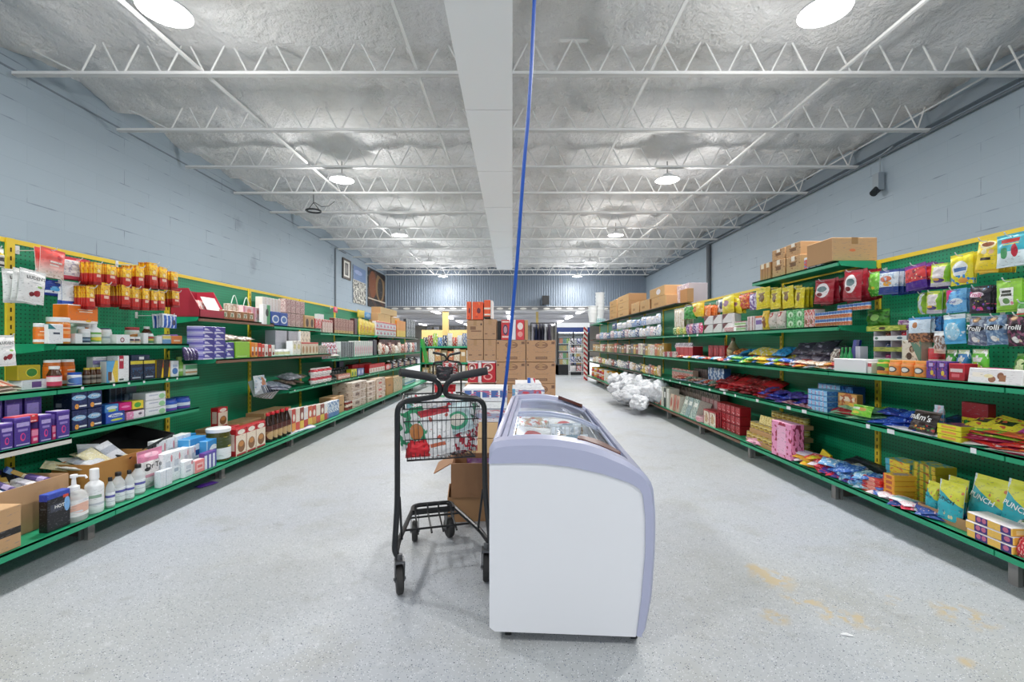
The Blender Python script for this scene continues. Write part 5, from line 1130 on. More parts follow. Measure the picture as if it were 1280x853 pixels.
# third shelf
S4, sx4 = .631, 2.53
row(-1, sx4, S4, 318, 333, 470, BAG(pm('#dfe6ee', ('e', .6, .5, .22, .4, '#b8744c'), ('n', 4, .6, '#8fb0d0')), .08), 1, 'pale blue nappy bag leaning at the third shelf end', 'bag', off=.16, lean=6)
for i in range(6): row(-1, sx4, S4, 330+i*3, 334+i*3, 471+i*1.5, BX(D(pm('#23344e', ('d', 3, 2.6, '#dfe4ea')), '#e6eaee'), .12, name='magazine'), 1, 'navy and white leaflet fanned on the third shelf'+near(i, 6), 'leaflet', 'fanned leaflets', off=.10, lean=20+i*6)
pile(-1, sx4, S4, 347, 368, [N(BAG(pm('#b8bccc', ('n', 5, .5, '#8a90a8')), .03), 'grey blue')], 5, (.24, .17, .035), 'packet lying on the third shelf', 'packet', layers=2, off=.04)
pile(-1, sx4, S4+.03, 352, 372, [N(BAG(pm('#6a5a48', ('s', 6, .5, '#c8b898')), .03), 'tiger striped')], 3, (.2, .15, .03), 'packet at the back of the third shelf', 'packet', off=.2)
pile(-1, sx4, S4, 367, 387, [N(BAG(pm('#8a8c96', ('n', 4, .55, '#b8bcc6')), .07), 'grey'), N(BAG(pm('#a08a7c', ('n', 5, .5, '#6a5a50')), .05), 'brown')], 4, (.25, .2, .07), 'bag slumped beside the red and white rolls', 'bag', layers=2, off=.05)
rl = BAG(pm('#ece8e6', ('b', .55, .85, '#c4283a'), ('n', 5, .6, 0, .5, '#d8c0c0')), .09, name='roll_pack')
row(-1, sx4, S4, 388, 412, 461, rl, 4, 'white roll pack with a red band on the third shelf', 'pack', off=.04, layers=2)
dk = BOT(mat('#23282c', .2), pm('#3c4a48', ('b', .3, .6, '#8a9a8a')), bcap, name='dark_bottle', sh=.7, cr=.6)
row(-1, sx4, S4, 415, 438, 461, dk, 7, 'dark green bottle in the third shelf row', 'bottle', off=.12)
row(-1, sx4, S4, 415, 422, 470, dk, 2, 'short dark bottle beside the salmon packs', 'bottle', off=.03)
row(-1, sx4, S4, 423, 438, 469, BX(D(pm('#e0a090', ('b', .3, .6, '#f0d8cc'), ('n', 6, .6, '#b86a5a')), '#d89484'), .08), 3, 'salmon pink pack on the third shelf', 'pack', off=.02)
row(-1, sx4, S4, 439, 446, 462, BX(D(pm('#d6d43a', ('e', .5, .4, .3, .3, '#4a8a3c')), '#c8c42c'), .08), 2, 'yellow green box on the third shelf', off=.03)
row(-1, sx4, S4, 447, 455, 461, BX(D(pm('#7a84c0', ('e', .5, .5, .3, .3, '#c8cce4')), '#5a64a0'), .08), 2, 'periwinkle box on the third shelf', off=.03)
row(-1, sx4, S4, 424, 430, 452, BX(D('#1f3470'), .05), 1, 'dark blue box at the back of the third shelf', off=.3)
row(-1, sx4, S4, 462, 481, 456, BX(D(pm('#e8e2dc', ('b', .55, 1, '#c8232c'), ('e', .5, .3, .3, .2, '#d8b0a0')), '#c8202a', '#b81c26'), .09), 6, 'red and white box in the far third shelf row', off=.03)
row(-1, sx4, S4, 440, 464, 456, BX(D('#b01c28'), .12), 3, 'red carton behind the periwinkle boxes', off=.24)
row(-1, sx4, S4, 482, 488, 456, BX(D(pm('#d83a40', ('e', .5, .5, .36, .4, '#f0d0d0')), '#c8343c'), .08), 1, 'red box with white disc far along the third shelf', off=.03)
fb = [BOT(amber, pm('#c8b8a4'), wcap, name='sauce_bottle', cr=.5), BOT(mat('#c8ccd0', .2), pm('#8a3a34', ('b', .4, .7, '#efe6de')), bcap, name='sauce_bottle', cr=.5), BOT(mat('#2c3038', .2), pm('#5a5a70'), bcap, name='sauce_bottle', cr=.5)]
for i in range(14): row(-1, sx4, S4, 488+i*2.5, 490.3+i*2.5, 451-i*.35, fb[(i*2) % 3], 1, 'sauce bottle far along the third shelf'+near(i, 14), 'bottle', 'far sauce bottles', off=.05)
# ================= right side =================
RP = RB
def HR(xa, xb, yt, yb, X, mk, n, label, what, **k): hang(1, xb, xa, yt, yb, X, mk, n, label, what, **k)
# hung bags, nearest bay
HR(1245, 1286, 292, 333, 2.42, BAG(pm('#3fb6c8', ('b', 0, .45, '#dfeef2'), ('e', .33, .42, .13, .17, '#2f9a58'), ('e', .68, .46, .1, .2, '#c8243c'), ('r', .2, .8, .72, .84, '#c8342c'), ('r', .3, .8, .66, .69, '#e8d24a')), .035), 2, 'turquoise gummy bag with green and red shapes, top row of the pegboard', 'turquoise gummy bags')
yl = BAG(pm('#f2d62c', ('e', .5, .80, .34, .12, '#f2e4b0'), ('e', .5, .82, .26, .07, '#8a4a24'), ('r', .28, .72, .36, .44, '#2a2418'), ('e', .4, .62, .1, .08, '#f4e9c0'), ('e', .7, .6, .1, .07, '#e6b88a'), ('b', 0, .1, '#e0b81c')), .03)
HR(1217, 1248, 299, 341, 2.45, yl, 4, 'yellow gummy bag with brown badge in the top row', 'yellow gummy bags with brown badge', gap=.03, fan=8)
HR(1189, 1216, 317, 356, 2.47, BAG(pm('#eadf2c', ('e', .5, .5, .34, .26, '#e9eef0'), ('r', .25, .8, .42, .54, '#4a78b8'), ('n', 5, .52, 0, .3, '#2f8fd8'), ('e', .6, .12, .2, .08, '#e8a04a')), .035), 2, 'yellow bag with white panel and blue base in the top row', 'yellow and blue bags')
lime = BAG(pm('#c9d94a', ('r', .2, .8, .35, .85, '#e6dfe0'), ('c', .82, 1, '#7ab81f'), ('e', .5, .25, .3, .1, '#4a3a7a'), ('e', .4, .3, .16, .06, '#e0a83c'), ('b', 0, .16, '#c9c4d0')), .04)
HR(1163, 1187, 330, 358, 2.48, lime, 2, 'lime green bag with pale panel in the top row', 'lime green bags, top row')
HR(1131, 1160, 330, 362, 2.48, BAG(pm('#d43a3c', ('b', 0, .32, '#4a1f8c'), ('b', .84, 1, '#7a2a8c'), ('v', 7, .22, '#f2d8b0', .3, .8), ('n', 6, .6, .3, .8, '#8f1f3a')), .035), 5, 'red and purple sweets bag with round candies in the top row', 'red and purple sweets bags', gap=.03)
HR(1098, 1124, 337, 368, 2.50, BAG(pm('#d7e0e8', ('b', 0, .3, '#1f3f8a'), ('b', .88, 1, '#1f3f8a'), ('e', .45, .62, .3, .12, '#c8643c'), ('e', .55, .42, .2, .1, '#e8a83c'), ('n', 7, .6, .3, .85, '#9ab0c8')), .035), 6, 'white and navy bag with orange print beside the second post', 'white and navy bags', gap=.028)
HR(1085, 1102, 340, 370, 2.53, BAG(pm('#7fcf4a', ('b', 0, .25, '#4aa832'), ('n', 5, .6, '#b8e88a'), ('e', .5, .32, .14, .06, '#e8d24a')), .04), 2, 'bright green bag at the corner of the top row', 'bright green corner bags')
# second row
HR(1274, 1290, 376, 398, 2.42, BAG(pm('#5aa84a', ('b', .3, .55, '#e8e0d8'), ('b', .2, .28, '#d84a4a')), .03), 1, 'green and white bag cut by the picture edge in the second row', 'edge green bag')
HR(1247, 1278, 349, 390, 2.43, BAG(pm('#8cc43c', ('r', .22, .78, .2, .74, '#eef0ea'), ('r', .3, .7, .58, .66, '#2a3424'), ('r', .28, .72, .48, .56, '#2a3424'), ('e', .5, .33, .14, .09, '#6a9a5a'), ('e', .72, .26, .06, .05, '#e48a9a')), .03), 2, 'green bag with white label panel in the second row', 'green bags with white panel')
HR(1210, 1238, 358, 392, 2.45, BAG(pm('#231a2a', ('v', 5, .34, '#d8487a', 0, .35), ('v', 6, .25, '#7a4ab8', 0, .45), ('v', 7, .2, '#c9c83c', .3, .6), ('e', .45, .68, .36, .1, '#efe2ec'), ('v', 6, .22, '#5aa0d8', .75, 1)), .04, [('Trolli', .6, .67, mat('#c8327a', .5), 8)]), 3, 'dark sour candy bag with fruit colours in the second row', 'dark fruity bags')
HR(1183, 1208, 361, 391, 2.46, BAG(pm('#6fb6e6', ('d', -2.4, .1, '#d8247a'), ('e', .6, .45, .3, .14, '#e8f0f6'), ('n', 5, .6, '#3f8ad0')), .035, [('Sour', .45, .46, mat('#1c3f9c', .5), 6)]), 2, 'pink and sky blue candy bag in the second row', 'pink and blue bags')
HR(1157, 1179, 364, 392, 2.48, lime, 2, 'lime green bag with pale panel in the second row', 'lime green bags, second row')
HR(1150, 1160, 366, 393, 2.58, BAG(pm('#8fb82c', ('c', .3, .7, '#c8cfd2')), .05), 2, 'plump lime pouch seen edge on in the second row', 'plump lime pouches')
# third row
tro = lambda base, dots: BAG(pm(base, ('n', 5, .52, dots), ('e', .42, .88, .2, .1, '#8a6a4a'), ('e', .42, .88, .13, .06, '#e0b88a'), ('v', 5, .25, '#d8c8b0', .05, .35), ('e', .5, .2, .15, .1, '#e6e6e2'), ('e', .5, .58, .4, .1, '#1a1418')), .045, [('Trolli', .74, .58, WT, 8)])
HR(1262, 1290, 392, 433, 2.42, tro('#2b1c28', '#7a3a5a'), 2, 'black multicolour candy bag with white script in the third row', 'black script bags')
HR(1233, 1262, 394, 431, 2.43, tro('#5f7fa4', '#8fa8c0'), 2, 'slate blue candy bag with white script in the third row, nearer peg', 'slate script bags, nearer peg')
HR(1208, 1233, 396, 432, 2.44, tro('#66728c', '#98a4b4'), 2, 'slate grey candy bag with white script in the third row, farther peg', 'slate script bags, farther peg')
HR(1181, 1207, 393, 430, 2.45, BAG(pm('#55b4e4', ('b', .84, 1, '#dfeaf0'), ('e', .5, .42, .36, .3, '#a8dcf2'), ('n', 6, .6, .2, .7, '#eef6fa')), .045, cr=.1), 1, 'light blue gum bag with white header in the third row', 'light blue gum bag')
HR(1136, 1162, 397, 428, 2.47, BAG(pm('#cfe0ee', ('b', 0, .36, '#5a3c30'), ('n', 8, .5, 0, .36, '#a87858'), ('e', .4, .68, .12, .12, '#b87a4a'), ('b', .9, 1, '#4a9ad8')), .035), 6, 'pale blue bag of brown nuts in the third row', 'bags of nuts', gap=.028, fan=6)
HR(1163, 1178, 396, 416, 2.52, BAG(pm('#2a78c0', ('n', 5, .55, '#1c4f90'), ('e', .5, .4, .25, .2, '#c8dcec')), .03), 2, 'small blue bag behind the nut bags', 'small blue bags')
HR(1166, 1181, 414, 442, 2.45, BAG(pm('#c9c6c4', ('n', 6, .5, '#8a6a58'), ('b', .8, 1, '#e3e6e8'), ('b', 0, .2, '#d8c0b0')), .03), 1, 'clear strip bag of pink nuts hanging above the fruit pouches', 'clear strip bag')
# second bay, under the top shelf
rw = BAG(pm('#a3182c', ('e', .5, .55, .34, .3, '#e8e2e4'), ('e', .5, .6, .24, .12, '#5a7a80'), ('e', .4, .38, .14, .08, '#7a1c24'), ('b', 0, .1, '#8a1424')), .045)
HR(1052, 1076, 338, 376, 2.46, rw, 4, 'crimson chocolate bag with white oval by the second post', 'crimson bags by the post', gap=.05, fan=8, sway=14)
HR(1018, 1041, 350, 380, 2.46, rw, 3, 'crimson chocolate bag with white oval under the shelf middle', 'crimson bags under the shelf', gap=.05, fan=8, sway=14)
yb = BAG(pm('#e3d01f', ('e', .5, .5, .2, .2, '#7a5a2a'), ('r', .25, .75, .66, .76, '#8a6a1c'), ('n', 5, .6, '#f0e45a')), .035)
for i, (a, b, t, d) in enumerate(((993, 1005, 360, 385), (979, 993, 358, 385), (963, 977, 361, 386), (946, 962, 360, 386))):
    HR(a, b, t, d, 2.45, yb, 3, 'bright yellow snack bag in the middle hanging row, %s peg' % ordi[i], 'bright yellow bags, %s peg' % ordi[i], gap=.04)
HR(938, 948, 367, 387, 2.5, BAG(pm('#7a5aa0', ('n', 4, .5, '#d8d0e4')), .04), 2, 'violet and white bag between yellow and orange bags', 'violet bags')
HR(924, 937, 367, 386, 2.5, BAG(pm('#d8642c', ('n', 5, .5, '#b82c2c'), ('n', 8, .6, '#f0b84a')), .04), 4, 'orange and red candy bag in the middle hanging row', 'orange and red bags', gap=.03)
yg = BAG(pm('#e6d52a', ('e', .45, .55, .24, .16, '#a87a9a'), ('n', 5, .62, '#f2ea7a'), ('b', 0, .2, '#d8c01c')), .05)
HR(902, 918, 369, 392, 2.46, yg, 3, 'plump yellow bag with mauve emblem above the triangle boxes', 'plump yellow bags, nearer peg', gap=.04)
HR(915, 928, 372, 392, 2.5, yg, 2, 'plump yellow bag behind the nearer plump ones', 'plump yellow bags, rear peg', gap=.04)
HR(898, 908, 374, 390, 2.6, BAG(pm('#e6ecee', ('e', .5, .5, .2, .3, '#3f5a8a')), .03), 1, 'white and blue bag behind the plump yellow bags', 'white and blue bag')
HR(876, 889, 382, 397, 2.5, BAG(pm('#ee8a4a', ('s', 3, .3, '#f4b890'), ('n', 5, .6, '#d86a2c')), .05), 4, 'orange mesh bag of treats far along the hanging row', 'orange mesh bags', gap=.04)
HR(865, 878, 378, 396, 2.45, BAG(pm('#eec92c', ('n', 5, .6, '#f4de7a'), ('e', .4, .5, .14, .2, '#d87a2c')), .05), 2, 'golden yellow bag far along the hanging row', 'golden bags')
HR(856, 868, 381, 399, 2.43, BAG(pm('#2f9a3a', ('n', 5, .58, '#1f6a28'), ('b', .85, 1, '#3a2f24')), .07), 2, 'bulging green bag beside the golden ones', 'bulging green bags')
HR(841, 857, 386, 410, 2.44, BAG(pm('#ece6d8', ('s', 4, .25, '#c8b894'), ('n', 6, .62, '#d8c48a')), .035), 4, 'cream stick bag far along the hanging row', 'cream stick bags', gap=.04)
# --- shelf 1 near bay (z .954) ---
Z1 = .954; x1 = 2.34
def rr(*a, **k): return row(1, *a, **k)
rr(x1, Z1, 1083, 1041, 450, BX(D('#e9e9ec', '#dddde0', '#f1f1f2'), .12), 1, 'long plain white tray box on the candy shelf', off=.015)
rr(x1, Z1, 1089, 1084, 453, BX(D(pm('#e0d8d6', ('b', .6, .9, '#c8505a')), '#d8d0d0'), .08), 1, 'narrow pale box beside the white tray', off=.02)
org = JAR(mat('#ee8a3c', .3), pm('#ef8c3a', ('e', .5, .5, .11, .3, '#5a4a44'), ('e', .5, .5, .08, .2, '#e8e4e0'), ('b', .85, 1, '#f4a860')), mat('#f2a050', .3), 'gum_bottle', lr=.97, sq=.75)
rr(x1, Z1, 1156, 1107, 452, org, 3, 'orange gum bottle with round badge on the candy shelf', 'bottle', off=.02)
rr(x1, Z1, 1107, 1092, 450, JAR(mat('#e6c040', .3), pm('#e8c84a', ('b', .6, 1, '#6ab83c'), ('e', .5, .45, .12, .28, '#4a3a34'), ('b', 0, .3, '#ee8a3c')), mat('#6ab83c', .3), 'gum_bottle', lr=.97, sq=.75), 1, 'yellow and green gum bottle beside the orange ones', 'bottle', off=.02)
pv = D(pm('#6a3f9a', ('v', 4, .26, '#d86a4a'), ('n', 5, .58, '#3f2468'), ('r', .3, .7, .7, .9, '#c8b0e0'), ('e', .6, .35, .16, .14, '#e0c040')), '#4a2f78')
rr(x1, Z1, 1184, 1157, 452, BX(pv, .07), 2, 'purple fruit candy box before the nut bags', off=.02)
rr(x1, Z1, 1206, 1185, 455, BX(D(pm('#b81f30', ('r', .1, .9, .5, .7, '#e8d4d4'), ('r', .2, .7, .2, .4, '#e06a74')), '#9a1828'), .07), 1, 'crimson box beside the nougat box', off=.02)
t = rr(x1, Z1, 1279, 1207, 463, BX(D(pm('#e9e6e6', ('e', .47, .3, .07, .2, '#9a6648'), ('e', .62, .55, .06, .22, '#8a5638'), ('d', 6, 4.9, '#e9e6e6'), ('r', .6, .72, .2, .6, '#a06a48'), ('e', .4, .5, .09, .12, '#f0e2b0'), ('r', .08, .3, .4, .7, '#f1e9dc'), ('b', .93, 1, '#f4f2f2')), '#dedada'), .09), 1, 'long white box printed with brown nougat pieces', off=.005, lean=8)
rr(x1, Z1, 1290, 1280, 470, BX(D(pm('#5a3f6a', ('b', 0, .4, '#f0d8d0'), ('s', 6, .5, '#c86a5a'))), .07), 1, 'purple and checked packet cut by the picture edge', off=.02)
rr(x1, Z1, 1262, 1196, 452, BX(D(pm('#e05a9a', ('n', 5, .6, '#f0a050')), '#d84a8a'), .05), 3, 'pink box lying behind the nougat box', off=.13, h=.075)
for i, (a, b, c1, c2) in enumerate(((1197, 1184, '#4ab83a', '#ee9a3c'), (1213, 1198, '#3f8fd0', '#e6c83c'), (1236, 1216, '#6ac83c', '#cfe84a'))):
    rr(x1, Z1, a, b, 437, BAG(pm(c1, ('e', .5, .3, .34, .28, c2), ('b', .86, 1, '#d8e8c0'), ('r', .2, .8, .6, .74, '#f0f0e8'), ('n', 6, .62, '#ffffff')), .05, name='fruit_pouch'), 1, 'upright fruit pouch behind the crimson box, '+('green and orange', 'blue and yellow', 'leaf green')[i], 'pouch', off=.16)
rr(x1, Z1, 1286, 1264, 441, BAG(pm('#4a8a2c', ('e', .5, .5, .3, .3, '#c8d8a0'), ('e', .7, .3, .15, .1, '#e8843c'), ('n', 5, .6, '#2c5a1c')), .05, name='fruit_pouch'), 1, 'dark green pouch leaning at the picture edge', 'pouch', off=.12, lean=12)
rr(x1, Z1, 1171, 1155, 434, CAN(pm('#c82434', ('b', .2, .6, '#ecd8d8'), ('n', 5, .6, '#9a1424'), ('b', .8, 1, '#d8303c'))), 1, 'red canister behind the purple candy boxes', 'can', off=.14)
rr(x1, Z1, 1152, 1126, 425, BX(D(pm('#dcd8cc', ('e', .4, .55, .15, .1, '#4a342a'), ('e', .55, .75, .14, .1, '#6a4a34'), ('e', .3, .32, .13, .1, '#5a3c2c'), ('r', .45, 1, .05, .3, '#b01f2c'), ('d', 1.2, 1.5, '#5f8a78'), ('n', 6, .64, '#a89a80')), '#b8b0a0'), .07), 1, 'tall box printed with chocolate nuts behind the orange bottles', off=.13)
# tiered toy display
t = empty('toy_display', (2.52, YX(1101, 2.46), Z1+.001), R(-90))
c = MB(); w2, dd = .135, .14; hs = [0, .075, .15, .225]
for x in (-w2, w2-.004): c.box(x, x+.004, 0, dd, 0, .285)
c.box(-w2, w2, dd-.004, dd, 0, .285)
for z in hs: c.box(-w2+.004, w2-.004, 0, dd-.004, z, z+.004)
c.box(-.002, .002, .01, dd-.004, .004, .285)
c.obj('display_body', mat('#c8c6d0', .5), t)
for i, z in enumerate(hs):
    MB().box(-w2, w2, -.003, -.0005, z-.004, z+.026).obj('front_strip', [pm('#e6e4e6', ('n', 5, .6, '#8a8a9a')), pm('#dfe0d4', ('n', 5, .6, '#8a9a6a')), pm('#a3a84a', ('n', 5, .55, '#6a7a34')), pm('#dfe3e4', ('e', .8, .5, .08, .3, '#4a6a7a'), ('e', .1, .5, .05, .3, '#5a7a6a'))][i], t)
tag(t, 'tiered white card display with patterned front strips on the candy shelf', 'display')
tyc = ['#b82f78', '#4a4a5a', '#4a5a8a', '#e06a30', '#8a3a30', '#d8324a']
for i in range(6):
    z = hs[1+i//2]+.005+Z1; y = -.065 if i % 2 else .065
    o = link('toy_pack', pouch_mesh(pm(tyc[i], ('n', 4, .6, '#e8d8d0')), .09, .05, .04)); o.location = (2.585, YX(1101, 2.46)+y, z); o.rotation_euler = (0, 0, R(-90))
    lab(o, 'toy packet inside the tiered display, %s tier, %s side' % (['second', 'third', 'top'][i//2], 'nearer' if i % 2 else 'farther'), 'toy', 'toys in the tiered display')
rr(x1, Z1+.286, 1125, 1082, 392, BX(D(pm('#c8cf5a', ('n', 6, .5, '#8aa83c'), ('e', .5, .5, .1, .3, '#4a3a24')), '#b8c04a'), .12), 1, 'yellow green flat box lying on the tiered display', off=.18, h=.035)
one(1, 2.60, YX(1098, 2.6), Z1+.325, BAG(pm('#4f9a34', ('n', 5, .55, '#2f6a20'), ('e', .5, .5, .2, .2, '#a8d87a')), .06), .20, .12, 'green bag on top of the tiered display', 'bag')
one(1, 2.60, YX(1136, 2.6), Z1+.27, BAG(pm('#c8a8c4', ('n', 5, .5, '#8a4a8a'), ('n', 8, .6, '#efe4ee')), .06), .16, .09, 'mauve and white bag above the glass jar', 'bag')
rr(x1, Z1, 1136, 1124, 402, JAR(mat('#b8c8c8', .2), pm('#d8dede', ('b', .1, .3, '#a8b84a'), ('n', 6, .6, '#8aa8a0')), mat('#c8cfd0', .3), 'tall_jar'), 1, 'tall pale jar between the display and the nut bags', 'jar', off=.26)
# --- upper shelf (z 1.29) second bay onwards ---
Z2, x2 = 1.29, RXS
vc = CAN(pm('#d88a5a', ('b', .55, 1, '#4a78b8'), ('n', 4, .56, 0, .55, '#b84a34'), ('b', .5, .6, '#e8eef2')), 'sausage_can', n=12)
rr(x2, Z2, 1062, 1034, 387, vc, 8, 'small blue and orange can in the front row of the upper shelf', 'can', off=.02, layers=2, fill=.93)
rr(x2, Z2+.105, 1085, 1045, 377, vc, 8, 'small blue and orange can on top of the can stack', 'can', off=.05, fill=.93, h=.05)
rr(x2, Z2, 1034, 1018, 390, vc, 6, 'small blue and orange can farther along the upper shelf', 'can', off=.02, layers=2, fill=.93)
rr(x2, Z2, 1018, 1005, 386, BX(D(pm('#ead8d2', ('n', 6, .5, '#c8504a'), ('e', .4, .3, .3, .14, '#8a5a3c')), '#e3dcda'), .09), 2, 'white and red biscuit box beside the cans', off=.02)
gnb = D(pm('#7fcf8a', ('n', 5, .52, '#3f9a50'), ('e', .5, .5, .3, .3, '#cfeccc'), ('e', .5, .4, .1, .2, '#4a8a4a')), pm('#8ad89a', ('n', 6, .5, '#4aa85a')))
rr(x2, Z2, 1005, 983, 386, BX(gnb, .09), 2, 'mint green box in the stack on the upper shelf', off=.03, layers=2)
rr(x2, Z2, 983, 962, 388, BAG(pm('#dcd2c8', ('e', .4, .82, .22, .14, '#c82c34'), ('e', .4, .82, .12, .08, '#e8d8d4'), ('n', 6, .6, 0, .6, '#a89a8a')), .06), 2, 'grey white bag with red rosette on the upper shelf', 'bag', off=.05)
rr(x2, Z2, 962, 954, 388, BAG(pm('#e3bf2c', ('e', .5, .4, .3, .3, '#8a5a2c')), .06), 1, 'tall golden pouch on the upper shelf', 'bag', off=.04)
rr(x2, Z2, 953, 944, 394, BX(D(pm('#e2dcea', ('r', .1, .9, .4, .7, '#7a5aa8'), ('b', .85, 1, '#e07a4a')), '#d8d0e0'), .08), 1, 'white and purple box beside the golden pouch', off=.04)
rr(x2, Z2, 943, 934, 395, BX(D(pm('#e8d8d8', ('c', .4, .6, '#8a2434'), ('n', 5, .6, '#c8a8b0')), '#d8c8c8'), .08), 2, 'pale box with a maroon stripe on the upper shelf', off=.04)
rr(x2, Z2, 932, 918, 401, BX(D(pm('#d6dfc8', ('b', .4, .6, '#6ab83c'), ('b', .85, 1, '#a84a6a')), WH), .08), 2, 'white and green box on the upper shelf', off=.03, layers=2)
rr(x2, Z2, 917, 905, 409, BX(D(pm('#e2d6d4', ('n', 6, .5, '#b84a50')), WH), .08), 3, 'low white and red box before the triangle boxes', off=.0)
tri = D(pm('#e6e2e2', ('d', -1.2, .32, '#6a1c24'), ('d', 8, 8.0, '#e6e2e2'), ('b', .0, .2, '#ece8e8')), '#d8d2d2')
rr(x2, Z2, 916, 880, 391, BX(tri, .1), 3, 'white box with a maroon triangle in the two-layer row', off=.04, layers=2)
for i in range(5): rr(x2, Z2, 878-i*4, 874.5-i*4, 403+i*.5, BAG(pm(['#d84a78', '#c8b0d8', '#5a4a8a', '#e08aa8', '#8a5aa0'][i], ('n', 4, .55, '#f0e0e8')), .05), 1, 'pink or purple packet far along the upper shelf'+near(i, 5), 'packet', 'pink and purple packets', off=.02)
for i in range(4): rr(x2, Z2, 858-i*4, 854.5-i*4, 408+i*.3, BAG(pm(['#c8cf3a', '#8ab83c', '#e2c83c', '#5a9a4a'][i], ('n', 4, .55, '#f0f0c0')), .05), 1, 'yellow green packet at the far end of the upper shelf'+near(i, 4), 'packet', 'yellow green packets', off=.02)
# --- top shelf with cartons (z 1.772) ---
Z3 = 1.772
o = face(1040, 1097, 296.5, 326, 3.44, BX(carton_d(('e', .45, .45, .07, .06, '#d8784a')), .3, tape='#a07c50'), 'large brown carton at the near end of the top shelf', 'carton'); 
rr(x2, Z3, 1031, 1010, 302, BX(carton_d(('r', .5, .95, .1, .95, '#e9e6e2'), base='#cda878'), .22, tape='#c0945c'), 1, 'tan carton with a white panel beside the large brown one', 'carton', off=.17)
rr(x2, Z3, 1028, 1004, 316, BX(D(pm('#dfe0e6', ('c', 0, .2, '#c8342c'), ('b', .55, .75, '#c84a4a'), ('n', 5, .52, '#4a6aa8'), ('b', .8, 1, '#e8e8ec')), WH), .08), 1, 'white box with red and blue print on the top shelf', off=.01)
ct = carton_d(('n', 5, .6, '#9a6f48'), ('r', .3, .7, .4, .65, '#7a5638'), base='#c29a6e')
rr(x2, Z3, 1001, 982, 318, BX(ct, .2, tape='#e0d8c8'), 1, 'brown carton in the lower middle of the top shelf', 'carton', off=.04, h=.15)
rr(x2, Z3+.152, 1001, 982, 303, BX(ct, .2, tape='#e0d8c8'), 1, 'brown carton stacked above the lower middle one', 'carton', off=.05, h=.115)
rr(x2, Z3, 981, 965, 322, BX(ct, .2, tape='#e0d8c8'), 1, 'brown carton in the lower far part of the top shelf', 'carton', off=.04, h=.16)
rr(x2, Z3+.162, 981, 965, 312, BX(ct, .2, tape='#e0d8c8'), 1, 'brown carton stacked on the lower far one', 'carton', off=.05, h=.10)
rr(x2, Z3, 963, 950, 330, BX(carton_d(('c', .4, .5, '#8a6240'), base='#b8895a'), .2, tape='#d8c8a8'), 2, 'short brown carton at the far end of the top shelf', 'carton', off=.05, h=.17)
# --- shelf 1 second bay onwards: soft packs and trays ---
gp = [N(BAG(pm('#a8a2b0', ('n', 4, .5, '#7a7688'), ('n', 7, .62, '#d8d4dc')), .06), 'grey'), N(BAG(pm('#c8b090', ('n', 4, .5, '#8a6a4a')), .06), 'tan'), N(BAG(pm('#b8b4c0', ('n', 4, .55, '#4a4452')), .06), 'lilac grey'), N(BAG(pm('#3a3444', ('n', 4, .6, '#8a8698')), .06), 'charcoal')]
pile(1, x1, Z1, 1042, 982, gp, 8, (.22, .20, .07), 'bag slumped at the back of the candy shelf', 'bag', off=.12, layers=2, tilt=(15, 35), yaw=25)
cp = [N(BAG(pm('#e8a84a', ('n', 5, .55, '#d8442c')), .025), 'orange'), N(BAG(pm('#d8dfe8', ('n', 5, .55, '#c82c34')), .025), 'white and red'), N(BAG(pm('#8a6ab0', ('n', 5, .55, '#e6dcf0')), .025), 'violet'), N(BAG(pm('#c8242c', ('n', 5, .6, '#f0d0c8')), .025), 'red'), N(BAG(pm('#ecdccc', ('n', 5, .55, '#c89a6a')), .025), 'cream')]
pile(1, x1, Z1, 1036, 984, cp, 16, (.13, .11, .025), 'candy pack at the front edge below the slumped bags', 'pack', off=.005, layers=2, tilt=(0, 14), yaw=30)
rr(x1, Z1, 1046, 1038, 436, BAG(pm('#d8d2c8', ('n', 5, .5, '#8a7a70'), ('b', 0, .3, '#c83c3c')), .06), 1, 'cream bag leaning by the green bottles', 'bag', off=.12, lean=10)
gr = BOT(mat('#1f8a4a', .15, name='green_plastic'), pm('#2a9a58', ('b', .3, .6, '#8ad0a0')), mat('#2f8f4a', .4), name='green_bottle', sh=.6, cr=.45)
rr(x1, Z1, 1062, 1048, 434, gr, 3, 'small green bottle in the white tray', 'bottle', off=.10)
rr(x1, Z1, 1068, 1060, 424, BX(D(pm('#1c2f9a', ('d', 1.4, 1.7, '#16246a')), '#1a2a8a'), .02, name='card'), 1, 'tall blue card leaning behind the white tray', 'card', off=.17, lean=10)
rr(x1, Z1, 1075, 1069, 433, BX(D('#d6d4e2'), .06, name='card'), 2, 'thin white card beside the blue card', 'card', off=.15)
bl = [N(BAG(pm('#3f6fd0', ('n', 5, .55, '#c8d8f0')), .03), 'blue'), N(BAG(pm('#2f9ac8', ('n', 5, .6, '#e8f0f4')), .03), 'cyan'), N(BAG(pm('#ecc83a', ('n', 5, .6, '#c87a2c')), .03), 'yellow'), N(BAG(pm('#e8e6ec', ('n', 5, .55, '#9a8ac0')), .03), 'white'), N(BAG(pm('#c8342c', ('n', 5, .55, '#f0d0a0')), .03), 'red'), N(BAG(pm('#6ac04a', ('n', 5, .6, '#e0e84a')), .03), 'green')]
pile(1, x1, Z1, 984, 905, bl, 24, (.16, .12, .03), 'candy pack at the front of the long candy shelf', 'pack', off=.005, layers=2, tilt=(0, 14), yaw=28)
bk = [N(BAG(pm('#d8943a', ('n', 5, .5, '#8a2c24')), .05), 'amber'), N(BAG(pm('#2f8fc8', ('n', 5, .55, '#1c5a90')), .05), 'teal blue'), N(BAG(pm('#a82c30', ('n', 5, .55, '#6a1820')), .05), 'deep red'), N(BAG(pm('#e2c83c', ('n', 5, .55, '#d8d8d0')), .05), 'lemon')]
